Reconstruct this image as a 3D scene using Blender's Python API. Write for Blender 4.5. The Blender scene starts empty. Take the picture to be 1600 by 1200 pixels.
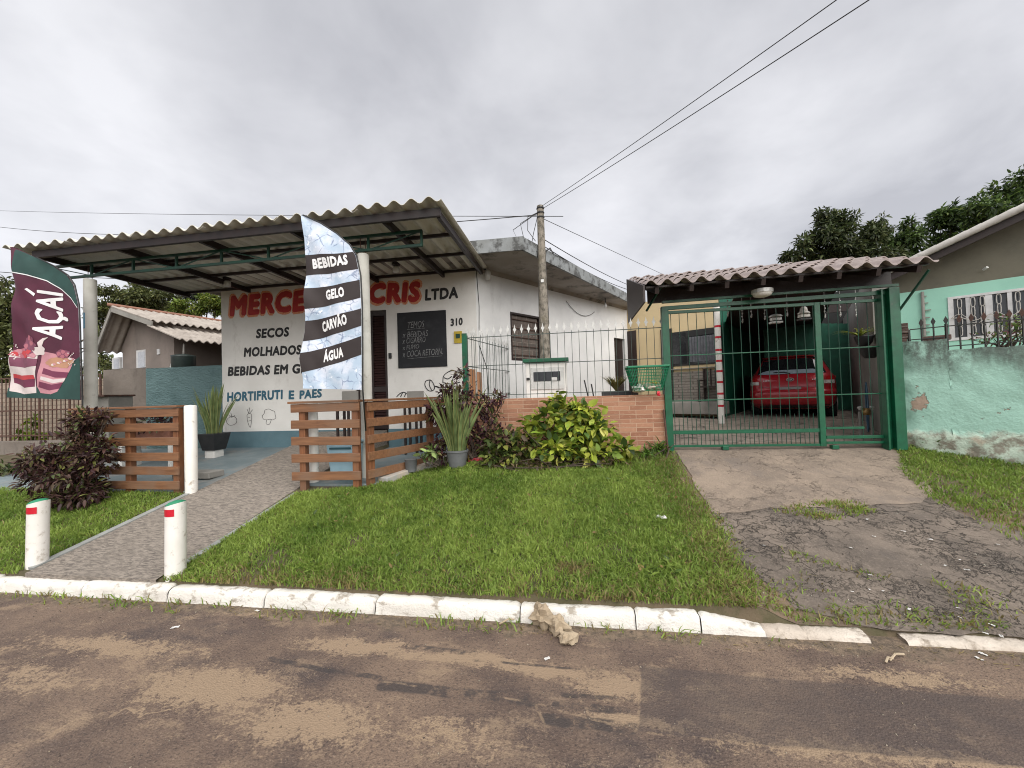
import bpy, math, random
import numpy as np
from mathutils import Vector, Matrix, noise as mnoise

# ------------------------------------------------------------------ camera, sky, sun, exposure
SC = bpy.context.scene
COL = SC.collection
F = 615.0
YAW, PITCH, ROLL = (math.radians(a) for a in (8.8, 1.3, 1.8))
EYE = np.array([0, 0, 1.6])
_f = np.array([-math.sin(YAW) * math.cos(PITCH), math.cos(YAW) * math.cos(PITCH), math.sin(PITCH)])
_r = np.array([math.cos(YAW), math.sin(YAW), 0.0])
_u = np.cross(_r, _f)
CR = _r * math.cos(ROLL) - _u * math.sin(ROLL)
CU = _u * math.cos(ROLL) + _r * math.sin(ROLL)
cd = bpy.data.cameras.new('camera')
cam = bpy.data.objects.new('camera', cd)
COL.objects.link(cam)
cd.sensor_fit = 'HORIZONTAL'
cd.sensor_width = 36
cd.lens = F / 1600 * 36
cd.clip_start = 0.05
cd.clip_end = 2000
cam.matrix_world = Matrix(((CR[0], CU[0], -_f[0], EYE[0]), (CR[1], CU[1], -_f[1], EYE[1]),
                           (CR[2], CU[2], -_f[2], EYE[2]), (0, 0, 0, 1)))
SC.camera = cam

SUN_EL, SUN_AZ = math.radians(46), math.radians(152)     # azimuth clockwise from +Y: behind the camera, to the right
w = bpy.data.worlds.new('World')
SC.world = w
w.use_nodes = True
nt = w.node_tree
nt.nodes.clear()
out = nt.nodes.new('ShaderNodeOutputWorld')
bg = nt.nodes.new('ShaderNodeBackground')
bg.inputs['Strength'].default_value = 0.056
sky = nt.nodes.new('ShaderNodeTexSky')
sky.sky_type = 'NISHITA'
sky.sun_disc = False
sky.sun_elevation = SUN_EL
sky.sun_rotation = SUN_AZ
tc = nt.nodes.new('ShaderNodeTexCoord')
sep = nt.nodes.new('ShaderNodeSeparateXYZ')
nt.links.new(tc.outputs['Generated'], sep.inputs[0])


def wm(op, a, b=None):
    n = nt.nodes.new('ShaderNodeMath')
    n.operation = op
    for i, v in enumerate((a, b)):
        if v is None:
            continue
        if isinstance(v, (int, float)):
            n.inputs[i].default_value = v
        else:
            nt.links.new(v, n.inputs[i])
    return n.outputs[0]


zz = wm('ADD', wm('MAXIMUM', sep.outputs[2], 0.0), 0.22)
cmb = nt.nodes.new('ShaderNodeCombineXYZ')
nt.links.new(wm('DIVIDE', sep.outputs[0], zz), cmb.inputs[0])
nt.links.new(wm('DIVIDE', sep.outputs[1], zz), cmb.inputs[1])


def wnoise(scale, detail, rough, dist=0.0):
    n = nt.nodes.new('ShaderNodeTexNoise')
    n.inputs['Scale'].default_value = scale
    n.inputs['Detail'].default_value = detail
    n.inputs['Roughness'].default_value = rough
    n.inputs['Distortion'].default_value = dist
    nt.links.new(cmb.outputs[0], n.inputs['Vector'])
    return n.outputs[0]


n1 = wnoise(0.9, 6, 0.5, 0.25)
n2 = wnoise(2.3, 5, 0.55, 0.3)
nn = wm('ADD', wm('MULTIPLY', n1, 0.7), wm('MULTIPLY', n2, 0.3))
rmp = nt.nodes.new('ShaderNodeValToRGB')
rmp.color_ramp.elements[0].position = 0.37
rmp.color_ramp.elements[0].color = (3.6, 3.63, 3.9, 1)
rmp.color_ramp.elements[1].position = 0.63
rmp.color_ramp.elements[1].color = (6.4, 6.4, 6.65, 1)
nt.links.new(nn, rmp.inputs[0])
# clouds are brighter towards the horizon, where the layer is seen edge on
hz = wm('POWER', wm('SUBTRACT', 1.0, wm('MAXIMUM', sep.outputs[2], 0.0)), 2.2)
gain = wm('ADD', wm('MULTIPLY', hz, 0.34), 0.80)
vs = nt.nodes.new('ShaderNodeVectorMath')
vs.operation = 'SCALE'
nt.links.new(rmp.outputs[0], vs.inputs[0])
nt.links.new(gain, vs.inputs['Scale'])
mx = nt.nodes.new('ShaderNodeMix')
mx.data_type = 'RGBA'
mx.inputs[0].default_value = 0.94
nt.links.new(sky.outputs[0], mx.inputs[6])
nt.links.new(vs.outputs[0], mx.inputs[7])
nt.links.new(mx.outputs[2], bg.inputs['Color'])
nt.links.new(bg.outputs[0], out.inputs[0])

sl = bpy.data.lights.new('sun', 'SUN')
sl.energy = 1.5
sl.angle = math.radians(80)
sl.color = (1.0, 0.96, 0.9)
so = bpy.data.objects.new('sun', sl)
COL.objects.link(so)
so.rotation_euler = (math.pi / 2 - SUN_EL, 0, math.pi - SUN_AZ)
sdir = Vector((math.sin(SUN_AZ) * math.cos(SUN_EL), math.cos(SUN_AZ) * math.cos(SUN_EL), math.sin(SUN_EL)))
so.rotation_euler = sdir.to_track_quat('Z', 'Y').to_euler()

SC.view_settings.view_transform = 'Standard'
SC.view_settings.look = 'None'
SC.view_settings.exposure = 1.58
SC.view_settings.gamma = 1
SC.render.resolution_x, SC.render.resolution_y = 1024, 768
SC.cycles.use_denoising = True
SC.cycles.denoising_prefilter = 'ACCURATE'
SC.cycles.filter_width = 1.05

rng = np.random.default_rng(7)
random.seed(7)


# ------------------------------------------------------------------ measuring: photograph pixel -> metres
def ray(x, y):
    return _f + (x - 800) / F * CR + (600 - y) / F * CU


def atY(x, y, Y):                     # on the upright plane parallel to the street
    d = ray(x, y)
    return EYE + d * (Y / d[1])


def atZ(x, y, z):
    d = ray(x, y)
    return EYE + d * ((z - 1.6) / d[2])


def atD(x, y, dep):
    return EYE + ray(x, y) * dep


def atP(x, y, p0, n):                 # on an upright plane through p0 with plan normal n
    d = ray(x, y)
    t = ((p0[0] - EYE[0]) * n[0] + (p0[1] - EYE[1]) * n[1]) / (d[0] * n[0] + d[1] * n[1])
    return EYE + d * t


def gz(x, y):
    """height of the ground"""
    x = np.asarray(x, float)
    y = np.asarray(y, float)
    lawn = 0.13 + 0.2 * (np.clip(y, 2.85, 5.8) - 2.85)
    porch = 0.13 + 0.2 * (np.clip(y, 2.85, 4.45) - 2.85) + 0.08 * (np.clip(y, 4.45, 7) - 4.45)
    drive = 0.03 + 0.233 * (np.clip(y, 2.85, 5.8) - 2.85) + 0.03 * (np.clip(y, 5.8, 13) - 5.8)
    k = np.clip((x - 1.12) / 0.3, 0, 1)
    k = k * k * (3 - 2 * k)
    z = lawn * (1 - k) + drive * k
    kp = np.clip((-4.8 - x) / 0.12, 0, 1)
    z = z * (1 - kp) + porch * kp
    kc = np.clip((x + 3.5) / 0.1, 0, 1) * np.clip((-1.7 - x) / 0.1, 0, 1)
    center = np.minimum(z, 0.45 + 0.2 * np.clip(y - 4.7, 0, 0.3) + 0.05 * np.clip(y - 5, 0, 2))
    z = np.where(y > 4.7, z * (1 - kc) + center * kc, z)
    return z


def G(x, y):                          # on the ground
    d = ray(x, y)
    t = np.linspace(2.0, 40, 8000)
    p = EYE[None, :] + d[None, :] * t[:, None]
    i = np.argmax(p[:, 2] < gz(p[:, 0], p[:, 1]))
    return p[i]


A35 = math.radians(35.5)
D1 = np.array([math.sin(A35), math.cos(A35), 0])    # depth direction of the oblique plots
D2 = np.array([math.cos(A35), -math.sin(A35), 0])   # along their fronts
UZ = np.array([0, 0, 1.0])


# ------------------------------------------------------------------ mesh helpers
class MB:
    def __init__(s):
        s.v = []
        s.f = []

    def add(s, verts, faces):
        n = len(s.v)
        s.v += [tuple(map(float, p)) for p in verts]
        s.f += [tuple(i + n for i in f) for f in faces]
        return s

    def box(s, c, size, rz=0.0):
        c = np.array(c, float)
        hx, hy, hz_ = (a / 2 for a in size)
        cs, sn = math.cos(rz), math.sin(rz)
        vs_ = []
        for z in (-hz_, hz_):
            for x, y in ((-hx, -hy), (hx, -hy), (hx, hy), (-hx, hy)):
                vs_.append((c[0] + x * cs - y * sn, c[1] + x * sn + y * cs, c[2] + z))
        return s.add(vs_, [(3, 2, 1, 0), (4, 5, 6, 7), (0, 1, 5, 4), (1, 2, 6, 5), (2, 3, 7, 6), (3, 0, 4, 7)])

    def hexa(s, p):                    # eight points: bottom ring then top ring
        return s.add(p, [(3, 2, 1, 0), (4, 5, 6, 7), (0, 1, 5, 4), (1, 2, 6, 5), (2, 3, 7, 6), (3, 0, 4, 7)])

    def bar(s, a, b, w_, h, up=(0, 0, 1)):
        a = np.array(a, float)
        b = np.array(b, float)
        d = (b - a) / np.linalg.norm(b - a)
        up = np.array(up, float)
        if abs(d @ up) > 0.98:
            up = np.array([0, 1.0, 0])
        x = np.cross(d, up)
        x /= np.linalg.norm(x)
        y = np.cross(x, d)
        o = [(-1, -1), (1, -1), (1, 1), (-1, 1)]
        vs_ = [a + x * w_ / 2 * i + y * h / 2 * j for i, j in o] + [b + x * w_ / 2 * i + y * h / 2 * j for i, j in o]
        return s.add(vs_, [(0, 1, 2, 3), (7, 6, 5, 4), (1, 0, 4, 5), (2, 1, 5, 6), (3, 2, 6, 7), (0, 3, 7, 4)])

    def tube(s, pts, r, n=8, caps=True):
        pts = [np.array(p, float) for p in pts]
        if not hasattr(r, '__len__'):
            r = [r] * len(pts)
        base = len(s.v)
        ref = None
        for i, p in enumerate(pts):
            d = pts[min(i + 1, len(pts) - 1)] - pts[max(i - 1, 0)]
            d = d / (np.linalg.norm(d) + 1e-12)
            if ref is None:
                ref = np.array([0, 0, 1.0]) if abs(d[2]) < 0.9 else np.array([1.0, 0, 0])
            x = np.cross(d, ref)
            x /= np.linalg.norm(x) + 1e-12
            y = np.cross(x, d)
            ref = y
            for k in range(n):
                a = 2 * math.pi * k / n
                s.v.append(tuple(p + (x * math.cos(a) + y * math.sin(a)) * r[i]))
        for i in range(len(pts) - 1):
            for k in range(n):
                k2 = (k + 1) % n
                s.f.append((base + i * n + k, base + i * n + k2, base + (i + 1) * n + k2, base + (i + 1) * n + k))
        if caps:
            s.f.append(tuple(base + k for k in range(n))[::-1])
            s.f.append(tuple(base + (len(pts) - 1) * n + k for k in range(n)))
        return s

    def lathe(s, prof, c, n=20, axis=(0, 0, 1), caps=True):
        axis = np.array(axis, float)
        axis /= np.linalg.norm(axis)
        t = np.array([1.0, 0, 0]) if abs(axis[0]) < 0.8 else np.array([0, 1.0, 0])
        x = np.cross(axis, t)
        x /= np.linalg.norm(x)
        y = np.cross(axis, x)
        base = len(s.v)
        for r, h in prof:
            for k in range(n):
                a = 2 * math.pi * k / n
                s.v.append(tuple(np.array(c) + axis * h + (x * math.cos(a) + y * math.sin(a)) * r))
        for i in range(len(prof) - 1):
            for k in range(n):
                k2 = (k + 1) % n
                s.f.append((base + i * n + k, base + i * n + k2, base + (i + 1) * n + k2, base + (i + 1) * n + k))
        if caps:
            s.f.append(tuple(base + k for k in range(n))[::-1])
            s.f.append(tuple(base + (len(prof) - 1) * n + k for k in range(n)))
        return s

    def prism(s, poly, vec):
        poly = [np.array(p, float) for p in poly]
        n = len(poly)
        vs_ = poly + [p + np.array(vec, float) for p in poly]
        fs = [tuple(range(n))[::-1], tuple(range(n, 2 * n))]
        for i in range(n):
            j = (i + 1) % n
            fs.append((i, j, j + n, i + n))
        return s.add(vs_, fs)

    def grid(s, fn, nu, nv, closed_u=False):
        base = len(s.v)
        for j in range(nv):
            for i in range(nu):
                s.v.append(tuple(map(float, fn(i / (nu - (0 if closed_u else 1)), j / (nv - 1)))))
        for j in range(nv - 1):
            for i in range(nu if closed_u else nu - 1):
                i2 = (i + 1) % nu
                s.f.append((base + j * nu + i, base + j * nu + i2, base + (j + 1) * nu + i2, base + (j + 1) * nu + i))
        return s

    def blob(s, c, r, seed=0, amp=0.25, n=10):
        c = np.array(c, float)
        r = np.array(r if hasattr(r, '__len__') else (r, r, r), float)

        def fn(u, v):
            a, b = 2 * math.pi * u, math.pi * (v - 0.5) * 0.998
            d = np.array([math.cos(a) * math.cos(b), math.sin(a) * math.cos(b), math.sin(b)])
            k = 1 + amp * mnoise.noise(Vector(d * 1.7 + seed * 7.3)) * 1.6
            return c + d * r * k
        return s.grid(fn, n * 2, n, True)

    def build(s, name, mat=None, parent=None, smooth=False, bevel=0.0, origin=None, uvfix=False):
        return link_mesh(name, np.array(s.v).reshape(-1, 3), s.f, mat, parent, smooth, bevel, origin)


def wloc(o):
    v = Vector((0, 0, 0))
    while o is not None:
        v += o.location
        o = o.parent
    return v


def link_mesh(name, v, faces, mat=None, parent=None, smooth=False, bevel=0.0, origin=None, colors=None):
    me = bpy.data.meshes.new(name)
    v = np.asarray(v, float)
    ob = bpy.data.objects.new(name, me)
    COL.objects.link(ob)
    if parent is not None:
        ob.parent = parent
        ob.location = -wloc(parent)
    else:
        if origin is None:
            origin = ((v[:, 0].min() + v[:, 0].max()) / 2, (v[:, 1].min() + v[:, 1].max()) / 2, v[:, 2].min())
        v = v - np.array(origin)
        ob.location = origin
    if isinstance(faces, np.ndarray):
        n, k = faces.shape
        me.vertices.add(len(v))
        me.vertices.foreach_set('co', v.astype(np.float32).ravel())
        me.loops.add(n * k)
        me.loops.foreach_set('vertex_index', faces.astype(np.int32).ravel())
        me.polygons.add(n)
        me.polygons.foreach_set('loop_start', np.arange(0, n * k, k, dtype=np.int32))
        me.update(calc_edges=True)
    else:
        me.from_pydata([tuple(p) for p in v], [], faces)
        me.update()
    if colors is not None:
        ca = me.color_attributes.new('Col', 'FLOAT_COLOR', 'POINT')
        ca.data.foreach_set('color', np.c_[colors, np.ones(len(colors))].astype(np.float32).ravel())
    if smooth:
        me.polygons.foreach_set('use_smooth', np.ones(len(me.polygons), bool))
    if mat is not None:
        me.materials.append(mat)
    if bevel:
        m = ob.modifiers.new('bevel', 'BEVEL')
        m.width = bevel
        m.segments = 2
        m.limit_method = 'ANGLE'
    return ob


def smooth_by_angle(ob, deg=40):
    me = ob.data
    me.polygons.foreach_set('use_smooth', np.ones(len(me.polygons), bool))
    me.set_sharp_from_angle(angle=math.radians(deg))
    return ob


def tag(o, label=None, cat=None, group=None, kind=None):
    if label:
        o['label'] = label
    if cat:
        o['category'] = cat
    if group:
        o['group'] = group
    if kind:
        o['kind'] = kind
    return o


def thing(name, label, cat, loc, group=None):
    o = bpy.data.objects.new(name, None)
    o.empty_display_size = 0.1
    COL.objects.link(o)
    o.location = tuple(map(float, loc))
    return tag(o, label, cat, group)


def copy_tree(o, parent=None):
    c = o.copy()
    COL.objects.link(c)
    if parent is not None:
        c.parent = parent
    for ch in list(o.children):
        copy_tree(ch, c)
    return c


# ------------------------------------------------------------------ materials
def _n(nt_, t, **kw):
    n = nt_.nodes.new(t)
    for k, v in kw.items():
        setattr(n, k, v)
    return n


class NT:
    """a small wrapper for building a node material"""

    def __init__(s, name):
        s.m = bpy.data.materials.new(name)
        s.m.use_nodes = True
        s.t = s.m.node_tree
        s.b = s.t.nodes['Principled BSDF']
        s.pos = s.t.nodes.new('ShaderNodeNewGeometry').outputs['Position']

    def inp(s, node, i, v):
        if v is None:
            return
        if hasattr(v, 'is_output') or hasattr(v, 'links'):
            s.t.links.new(v, node.inputs[i])
        elif isinstance(v, (tuple, list)) and len(v) == 3 and node.inputs[i].type == 'RGBA':
            node.inputs[i].default_value = (*v, 1)
        else:
            node.inputs[i].default_value = v

    def math(s, op, a, b=None, c=None, clamp=False):
        n = _n(s.t, 'ShaderNodeMath', operation=op, use_clamp=clamp)
        for i, v in enumerate((a, b, c)):
            s.inp(n, i, v)
        return n.outputs[0]

    def vmath(s, op, a, b=None, scale=None):
        n = _n(s.t, 'ShaderNodeVectorMath', operation=op)
        s.inp(n, 0, a)
        s.inp(n, 1, b)
        if scale is not None:
            s.inp(n, 'Scale', scale)
        return n.outputs['Value'] if op in ('LENGTH', 'DOT_PRODUCT', 'DISTANCE') else n.outputs[0]

    def mapping(s, scale=(1, 1, 1), rot=(0, 0, 0), loc=(0, 0, 0), vec=None):
        n = _n(s.t, 'ShaderNodeMapping')
        n.inputs['Scale'].default_value = scale
        n.inputs['Rotation'].default_value = rot
        n.inputs['Location'].default_value = loc
        s.t.links.new(vec or s.pos, n.inputs[0])
        return n.outputs[0]

    def noise(s, scale, detail=6, rough=0.55, vec=None, dist=0.0, color=False):
        n = _n(s.t, 'ShaderNodeTexNoise')
        n.inputs['Scale'].default_value = scale
        n.inputs['Detail'].default_value = detail
        n.inputs['Roughness'].default_value = rough
        n.inputs['Distortion'].default_value = dist
        s.t.links.new(vec or s.pos, n.inputs['Vector'])
        return n.outputs[1 if color else 0]

    def voronoi(s, scale, feature='F1', vec=None, out_='Distance', rand=1.0):
        n = _n(s.t, 'ShaderNodeTexVoronoi', feature=feature)
        n.inputs['Scale'].default_value = scale
        n.inputs['Randomness'].default_value = rand
        s.t.links.new(vec or s.pos, n.inputs['Vector'])
        return n.outputs[out_]

    def step(s, v, lo, hi):
        n = _n(s.t, 'ShaderNodeMapRange', interpolation_type='SMOOTHSTEP')
        s.inp(n, 0, v)
        n.inputs[1].default_value = lo
        n.inputs[2].default_value = hi
        return n.outputs[0]

    def mix(s, f, a, b, blend='MIX'):
        n = _n(s.t, 'ShaderNodeMix', data_type='RGBA', blend_type=blend)
        s.inp(n, 0, f)
        s.inp(n, 6, a)
        s.inp(n, 7, b)
        return n.outputs[2]

    def xyz(s, v=None):
        n = _n(s.t, 'ShaderNodeSeparateXYZ')
        s.t.links.new(v or s.pos, n.inputs[0])
        return n.outputs

    def bump(s, h, strength=0.3, dist=0.01, normal=None):
        n = _n(s.t, 'ShaderNodeBump')
        n.inputs['Strength'].default_value = strength
        n.inputs['Distance'].default_value = dist
        s.t.links.new(h, n.inputs['Height'])
        if normal:
            s.t.links.new(normal, n.inputs['Normal'])
        return n.outputs[0]

    def segment(s, p, a, b):
        """distance from p to the segment a-b in the ground plane"""
        a = np.array([a[0], a[1], 0.0])
        b = np.array([b[0], b[1], 0.0])
        d = b - a
        pa = s.vmath('SUBTRACT', p, tuple(a))
        t = s.math('DIVIDE', s.vmath('DOT_PRODUCT', pa, tuple(d)), float(d @ d), clamp=True)
        q = _n(s.t, 'ShaderNodeVectorMath', operation='SCALE')
        q.inputs[0].default_value = tuple(d)
        s.t.links.new(t, q.inputs['Scale'])
        return s.vmath('DISTANCE', pa, q.outputs[0])

    def done(s, color=None, rough=0.8, metallic=0.0, normal=None, spec=None, coat=None):
        s.inp(s.b, 'Base Color', color)
        s.inp(s.b, 'Roughness', rough)
        s.inp(s.b, 'Metallic', metallic)
        if spec is not None:
            s.inp(s.b, 'Specular IOR Level', spec)
        if normal is not None:
            s.t.links.new(normal, s.b.inputs['Normal'])
        if coat:
            s.b.inputs['Coat Weight'].default_value = coat
            s.b.inputs['Coat Roughness'].default_value = 0.05
        return s.m


def simple(name, c1, c2=None, scale=6, rough=0.7, bump=0.0, bscale=80, metallic=0.0, stretch=(1, 1, 1), spec=None,
           dirt=None, dirt_t=(0.58, 0.72), dscale=3.0, coat=None, rough_var=0.0):
    n = NT(name)
    c2 = c2 or tuple(a * 0.8 for a in c1)
    vec = n.mapping(stretch)
    col = n.mix(n.step(n.noise(scale, 6, 0.6, vec), 0.35, 0.65), c1, c2)
    if dirt:
        col = n.mix(n.step(n.noise(dscale, 8, 0.65), *dirt_t), col, dirt)
    nor = n.bump(n.noise(bscale, 4, 0.6, vec), bump, 0.01) if bump else None
    r = rough
    if rough_var:
        r = n.math('ADD', n.math('MULTIPLY', n.noise(scale * 2, 4), rough_var), rough - rough_var / 2)
    return n.done(col, r, metallic, nor, spec, coat)


def leaf_material(name, trans=0.3, rough=0.45):
    n = NT(name)
    at = _n(n.t, 'ShaderNodeAttribute', attribute_name='Col')
    col = n.mix(n.noise(25, 2), at.outputs[0], n.mix(1.0, at.outputs[0], (0.75, 0.8, 0.75), 'MULTIPLY'))
    n.inp(n.b, 'Base Color', col)
    n.inp(n.b, 'Roughness', rough)
    n.inp(n.b, 'Specular IOR Level', 0.35)
    tr = _n(n.t, 'ShaderNodeBsdfTranslucent')
    n.t.links.new(col, tr.inputs[0])
    ms = _n(n.t, 'ShaderNodeMixShader')
    ms.inputs[0].default_value = trans
    o = n.t.nodes['Material Output']
    n.t.links.new(n.b.outputs[0], ms.inputs[1])
    n.t.links.new(tr.outputs[0], ms.inputs[2])
    n.t.links.new(ms.outputs[0], o.inputs[0])
    return n.m


LEAF = leaf_material('leaf')
GRASS = leaf_material('grass_blade', 0.38, 0.55)

GREEN = simple('green_paint', (0.003, 0.098, 0.044), (0.003, 0.07, 0.032), 9, 0.38, 0.08, 40, dirt=(0.05, 0.075, 0.05), dirt_t=(0.66, 0.74), dscale=9)
GREEN_D = simple('dark_green_paint', (0.004, 0.055, 0.03), (0.006, 0.04, 0.025), 7, 0.45)
GREEN_B = simple('board_green_paint', (0.006, 0.105, 0.06), (0.005, 0.075, 0.045), 7, 0.5)
STEEL_D = simple('dark_brown_steel', (0.011, 0.0065, 0.006), (0.018, 0.009, 0.008), 8, 0.5)
BLACK = simple('black', (0.012, 0.012, 0.013), (0.018, 0.018, 0.018), 8, 0.5)
WHITE_PVC = simple('white_painted_post', (0.78, 0.76, 0.72), (0.72, 0.70, 0.65), 5, 0.6, 0.12, 40, dirt=(0.40, 0.35, 0.29), dirt_t=(0.56, 0.70), dscale=9)
CONC_COL = simple('painted_column', (0.72, 0.71, 0.65), (0.62, 0.61, 0.55), 4, 0.75, 0.25, 60, dirt=(0.34, 0.31, 0.26), dirt_t=(0.6, 0.75), dscale=5)
RUST = simple('rusty_iron', (0.05, 0.026, 0.02), (0.1, 0.045, 0.03), 25, 0.75, 0.3, 120)
SILVER = simple('silver_paint', (0.62, 0.62, 0.60), (0.5, 0.5, 0.48), 10, 0.4, metallic=0.2)
PICKET = simple('thin_grey_green_bar', (0.04, 0.065, 0.055), (0.06, 0.075, 0.066), 20, 0.5)
DARKGLASS = simple('dark_glass', (0.012, 0.014, 0.016), (0.02, 0.022, 0.025), 3, 0.08, spec=0.6)


def wood_mat(name, c1, c2, c3, axis=0):
    n = NT(name)
    st = [22, 22, 22]
    st[axis] = 1.4
    grain = n.noise(1.6, 8, 0.65, n.mapping(tuple(st)), 0.6)
    tone = n.noise(1.7, 3, 0.5)
    col = n.mix(n.step(grain, 0.3, 0.7), c1, c2)
    col = n.mix(n.step(tone, 0.5, 0.72), col, c3)
    knots = n.step(n.voronoi(2.6, vec=n.mapping((1, 1, 3.0))), 0.055, 0.02)
    col = n.mix(n.math('MULTIPLY', knots, 0.8), col, (0.05, 0.02, 0.01))
    return n.done(col, 0.5, 0, n.bump(grain, 0.35, 0.006))


WOOD = wood_mat('varnished_slat_wood', (0.24, 0.115, 0.055), (0.14, 0.064, 0.032), (0.19, 0.118, 0.078))
WOOD_V = wood_mat('varnished_post_wood', (0.24, 0.098, 0.04), (0.14, 0.052, 0.022), (0.17, 0.09, 0.053), 2)
WOOD_DARK = wood_mat('dark_timber', (0.028, 0.015, 0.012), (0.016, 0.009, 0.0075), (0.026, 0.018, 0.014), 1)
WOOD_CRATE = wood_mat('orange_crate_wood', (0.5, 0.25, 0.12), (0.38, 0.17, 0.075), (0.45, 0.24, 0.13), 2)


def plaster(name, base, base2, dirt, dirt_lo=0.56, dirt_hi=0.75, dscale=2.2, bump=0.35, streak=0.5):
    n = NT(name)
    col = n.mix(n.step(n.noise(1.3, 7, 0.6), 0.35, 0.65), base, base2)
    st = n.noise(dscale, 9, 0.68, n.mapping((1, 1, streak)))
    col = n.mix(n.math('MULTIPLY', n.step(st, dirt_lo, dirt_hi), 0.85), col, dirt)
    h = n.math('ADD', n.noise(9, 6, 0.6), n.math('MULTIPLY', n.noise(90, 4, 0.6), 0.5))
    return n.done(col, 0.85, 0, n.bump(h, bump, 0.012))


WHITE_WALL = plaster('white_shop_plaster', (0.78, 0.765, 0.73), (0.70, 0.685, 0.65), (0.48, 0.45, 0.41), 0.565, 0.78, 2.6)
SIDE_WALL = plaster('white_side_plaster', (0.80, 0.80, 0.79), (0.70, 0.70, 0.695), (0.42, 0.41, 0.40), 0.56, 0.80, 1.6, 0.4, 0.45)
BLUE_BASE = plaster('blue_base_paint', (0.115, 0.20, 0.235), (0.085, 0.155, 0.185), (0.2, 0.23, 0.235), 0.58, 0.75, 4)
SLAB = plaster('stained_concrete_slab', (0.33, 0.30, 0.27), (0.25, 0.22, 0.19), (0.06, 0.055, 0.05), 0.50, 0.66, 2.0, 0.5, 1.0)
SLAB_EDGE = plaster('slab_edge', (0.28, 0.30, 0.31), (0.2, 0.21, 0.21), (0.05, 0.05, 0.048), 0.48, 0.62, 5, 0.6, 1.0)
MINT = plaster('mint_house_plaster', (0.33, 0.62, 0.50), (0.29, 0.56, 0.45), (0.38, 0.62, 0.50), 0.6, 0.8, 3, 0.3)
YELLOW = plaster('cream_yellow_plaster', (0.58, 0.46, 0.27), (0.53, 0.42, 0.25), (0.42, 0.35, 0.25), 0.6, 0.8)
GREYWALL = plaster('rough_grey_render', (0.21, 0.18, 0.155), (0.16, 0.135, 0.115), (0.09, 0.078, 0.068), 0.52, 0.72, 2.6, 1.0)
GABLE = plaster('bare_grey_render', (0.25, 0.21, 0.185), (0.2, 0.17, 0.15), (0.14, 0.12, 0.105), 0.52, 0.75, 2.6, 0.7, 0.35)
GARAGEWALL = plaster('grey_garage_render', (0.30, 0.285, 0.26), (0.23, 0.22, 0.2), (0.12, 0.115, 0.105), 0.52, 0.75, 1.6, 0.5, 0.35)
OLIVE = plaster('bare_olive_gable', (0.15, 0.14, 0.105), (0.11, 0.105, 0.08), (0.2, 0.18, 0.14), 0.56, 0.75, 1.6, 0.4)


def rough_paint(name, c1, c2):
    n = NT(name)
    v = n.mapping((1, 1, 3.2))
    lump = n.noise(14, 5, 0.62, v)
    col = n.mix(n.step(n.noise(4, 8, 0.65), 0.4, 0.7), c1, c2)
    return n.done(col, 0.8, 0, n.bump(lump, 1.0, 0.05))


TEALWALL = rough_paint('rough_teal_render', (0.15, 0.245, 0.25), (0.11, 0.19, 0.195))


MINT_PEEL = tuple(map(float, atP(1438, 625, (4.35, 5.86), D1)))


def mint_boundary():
    n = NT('peeling_mint_render')
    x, y, z = n.xyz()
    base = n.mix(n.step(n.noise(1.2, 6, 0.6), 0.35, 0.65), (0.36, 0.585, 0.495), (0.32, 0.53, 0.445))
    # black mould running down from the coping
    top = n.step(n.math('ADD', z, n.math('MULTIPLY', n.noise(2.4, 8, 0.7, n.mapping((1, 1, 0.35))), 0.9)), 2.05, 2.42)
    mould = n.math('MULTIPLY', top, n.step(n.noise(6, 9, 0.72, n.mapping((1, 1, 0.6))), 0.33, 0.56))
    col = n.mix(n.math('MULTIPLY', mould, 0.9), base, (0.075, 0.085, 0.075))
    soot = n.step(n.noise(2.2, 10, 0.74, n.mapping((1, 1, 0.4), loc=(3, 1, 0))), 0.50, 0.72)
    col = n.mix(n.math('MULTIPLY', soot, 0.65), col, (0.15, 0.2, 0.17))
    # flaked plinth
    low = n.step(n.math('ADD', z, n.math('MULTIPLY', n.math('SUBTRACT', n.noise(5, 7, 0.65), 0.5), 0.3)), 1.0, 0.9)
    plinth = n.mix(n.step(n.noise(9, 8, 0.7), 0.42, 0.6), (0.46, 0.55, 0.46), (0.22, 0.2, 0.16))
    plinth = n.mix(n.step(n.noise(3.3, 7, 0.7, n.mapping(loc=(5, 2, 1))), 0.52, 0.62), plinth, (0.42, 0.37, 0.29))
    col = n.mix(low, col, plinth)
    # flakes of plaster gone, pinkish mortar under them
    fl = n.step(n.noise(2.6, 7, 0.62, n.mapping(loc=(1.3, 7.1, 2.0))), 0.665, 0.68)
    pc_ = MINT_PEEL
    pk_ = n.vmath('LENGTH', n.vmath('MULTIPLY', n.vmath('SUBTRACT', n.vmath('ADD', n.pos, n.vmath('SCALE', n.vmath('SUBTRACT', n.noise(7, 6, 0.65, color=True), (0.5, 0.5, 0.5)), scale=0.28)), pc_), (9, 9, 4.2)))
    fl = n.math('MAXIMUM', fl, n.step(pk_, 1.0, 0.9))
    col = n.mix(fl, col, (0.36, 0.27, 0.21))
    h = n.math('ADD', n.math('MULTIPLY', n.noise(30, 6, 0.65), 0.6), n.math('MULTIPLY', fl, -0.8))
    h = n.math('ADD', h, n.math('MULTIPLY', low, n.math('MULTIPLY', n.noise(6, 7, 0.7), 1.5)))
    return n.done(col, 0.85, 0, n.bump(h, 0.8, 0.02))


MINT_WALL = mint_boundary()


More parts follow.
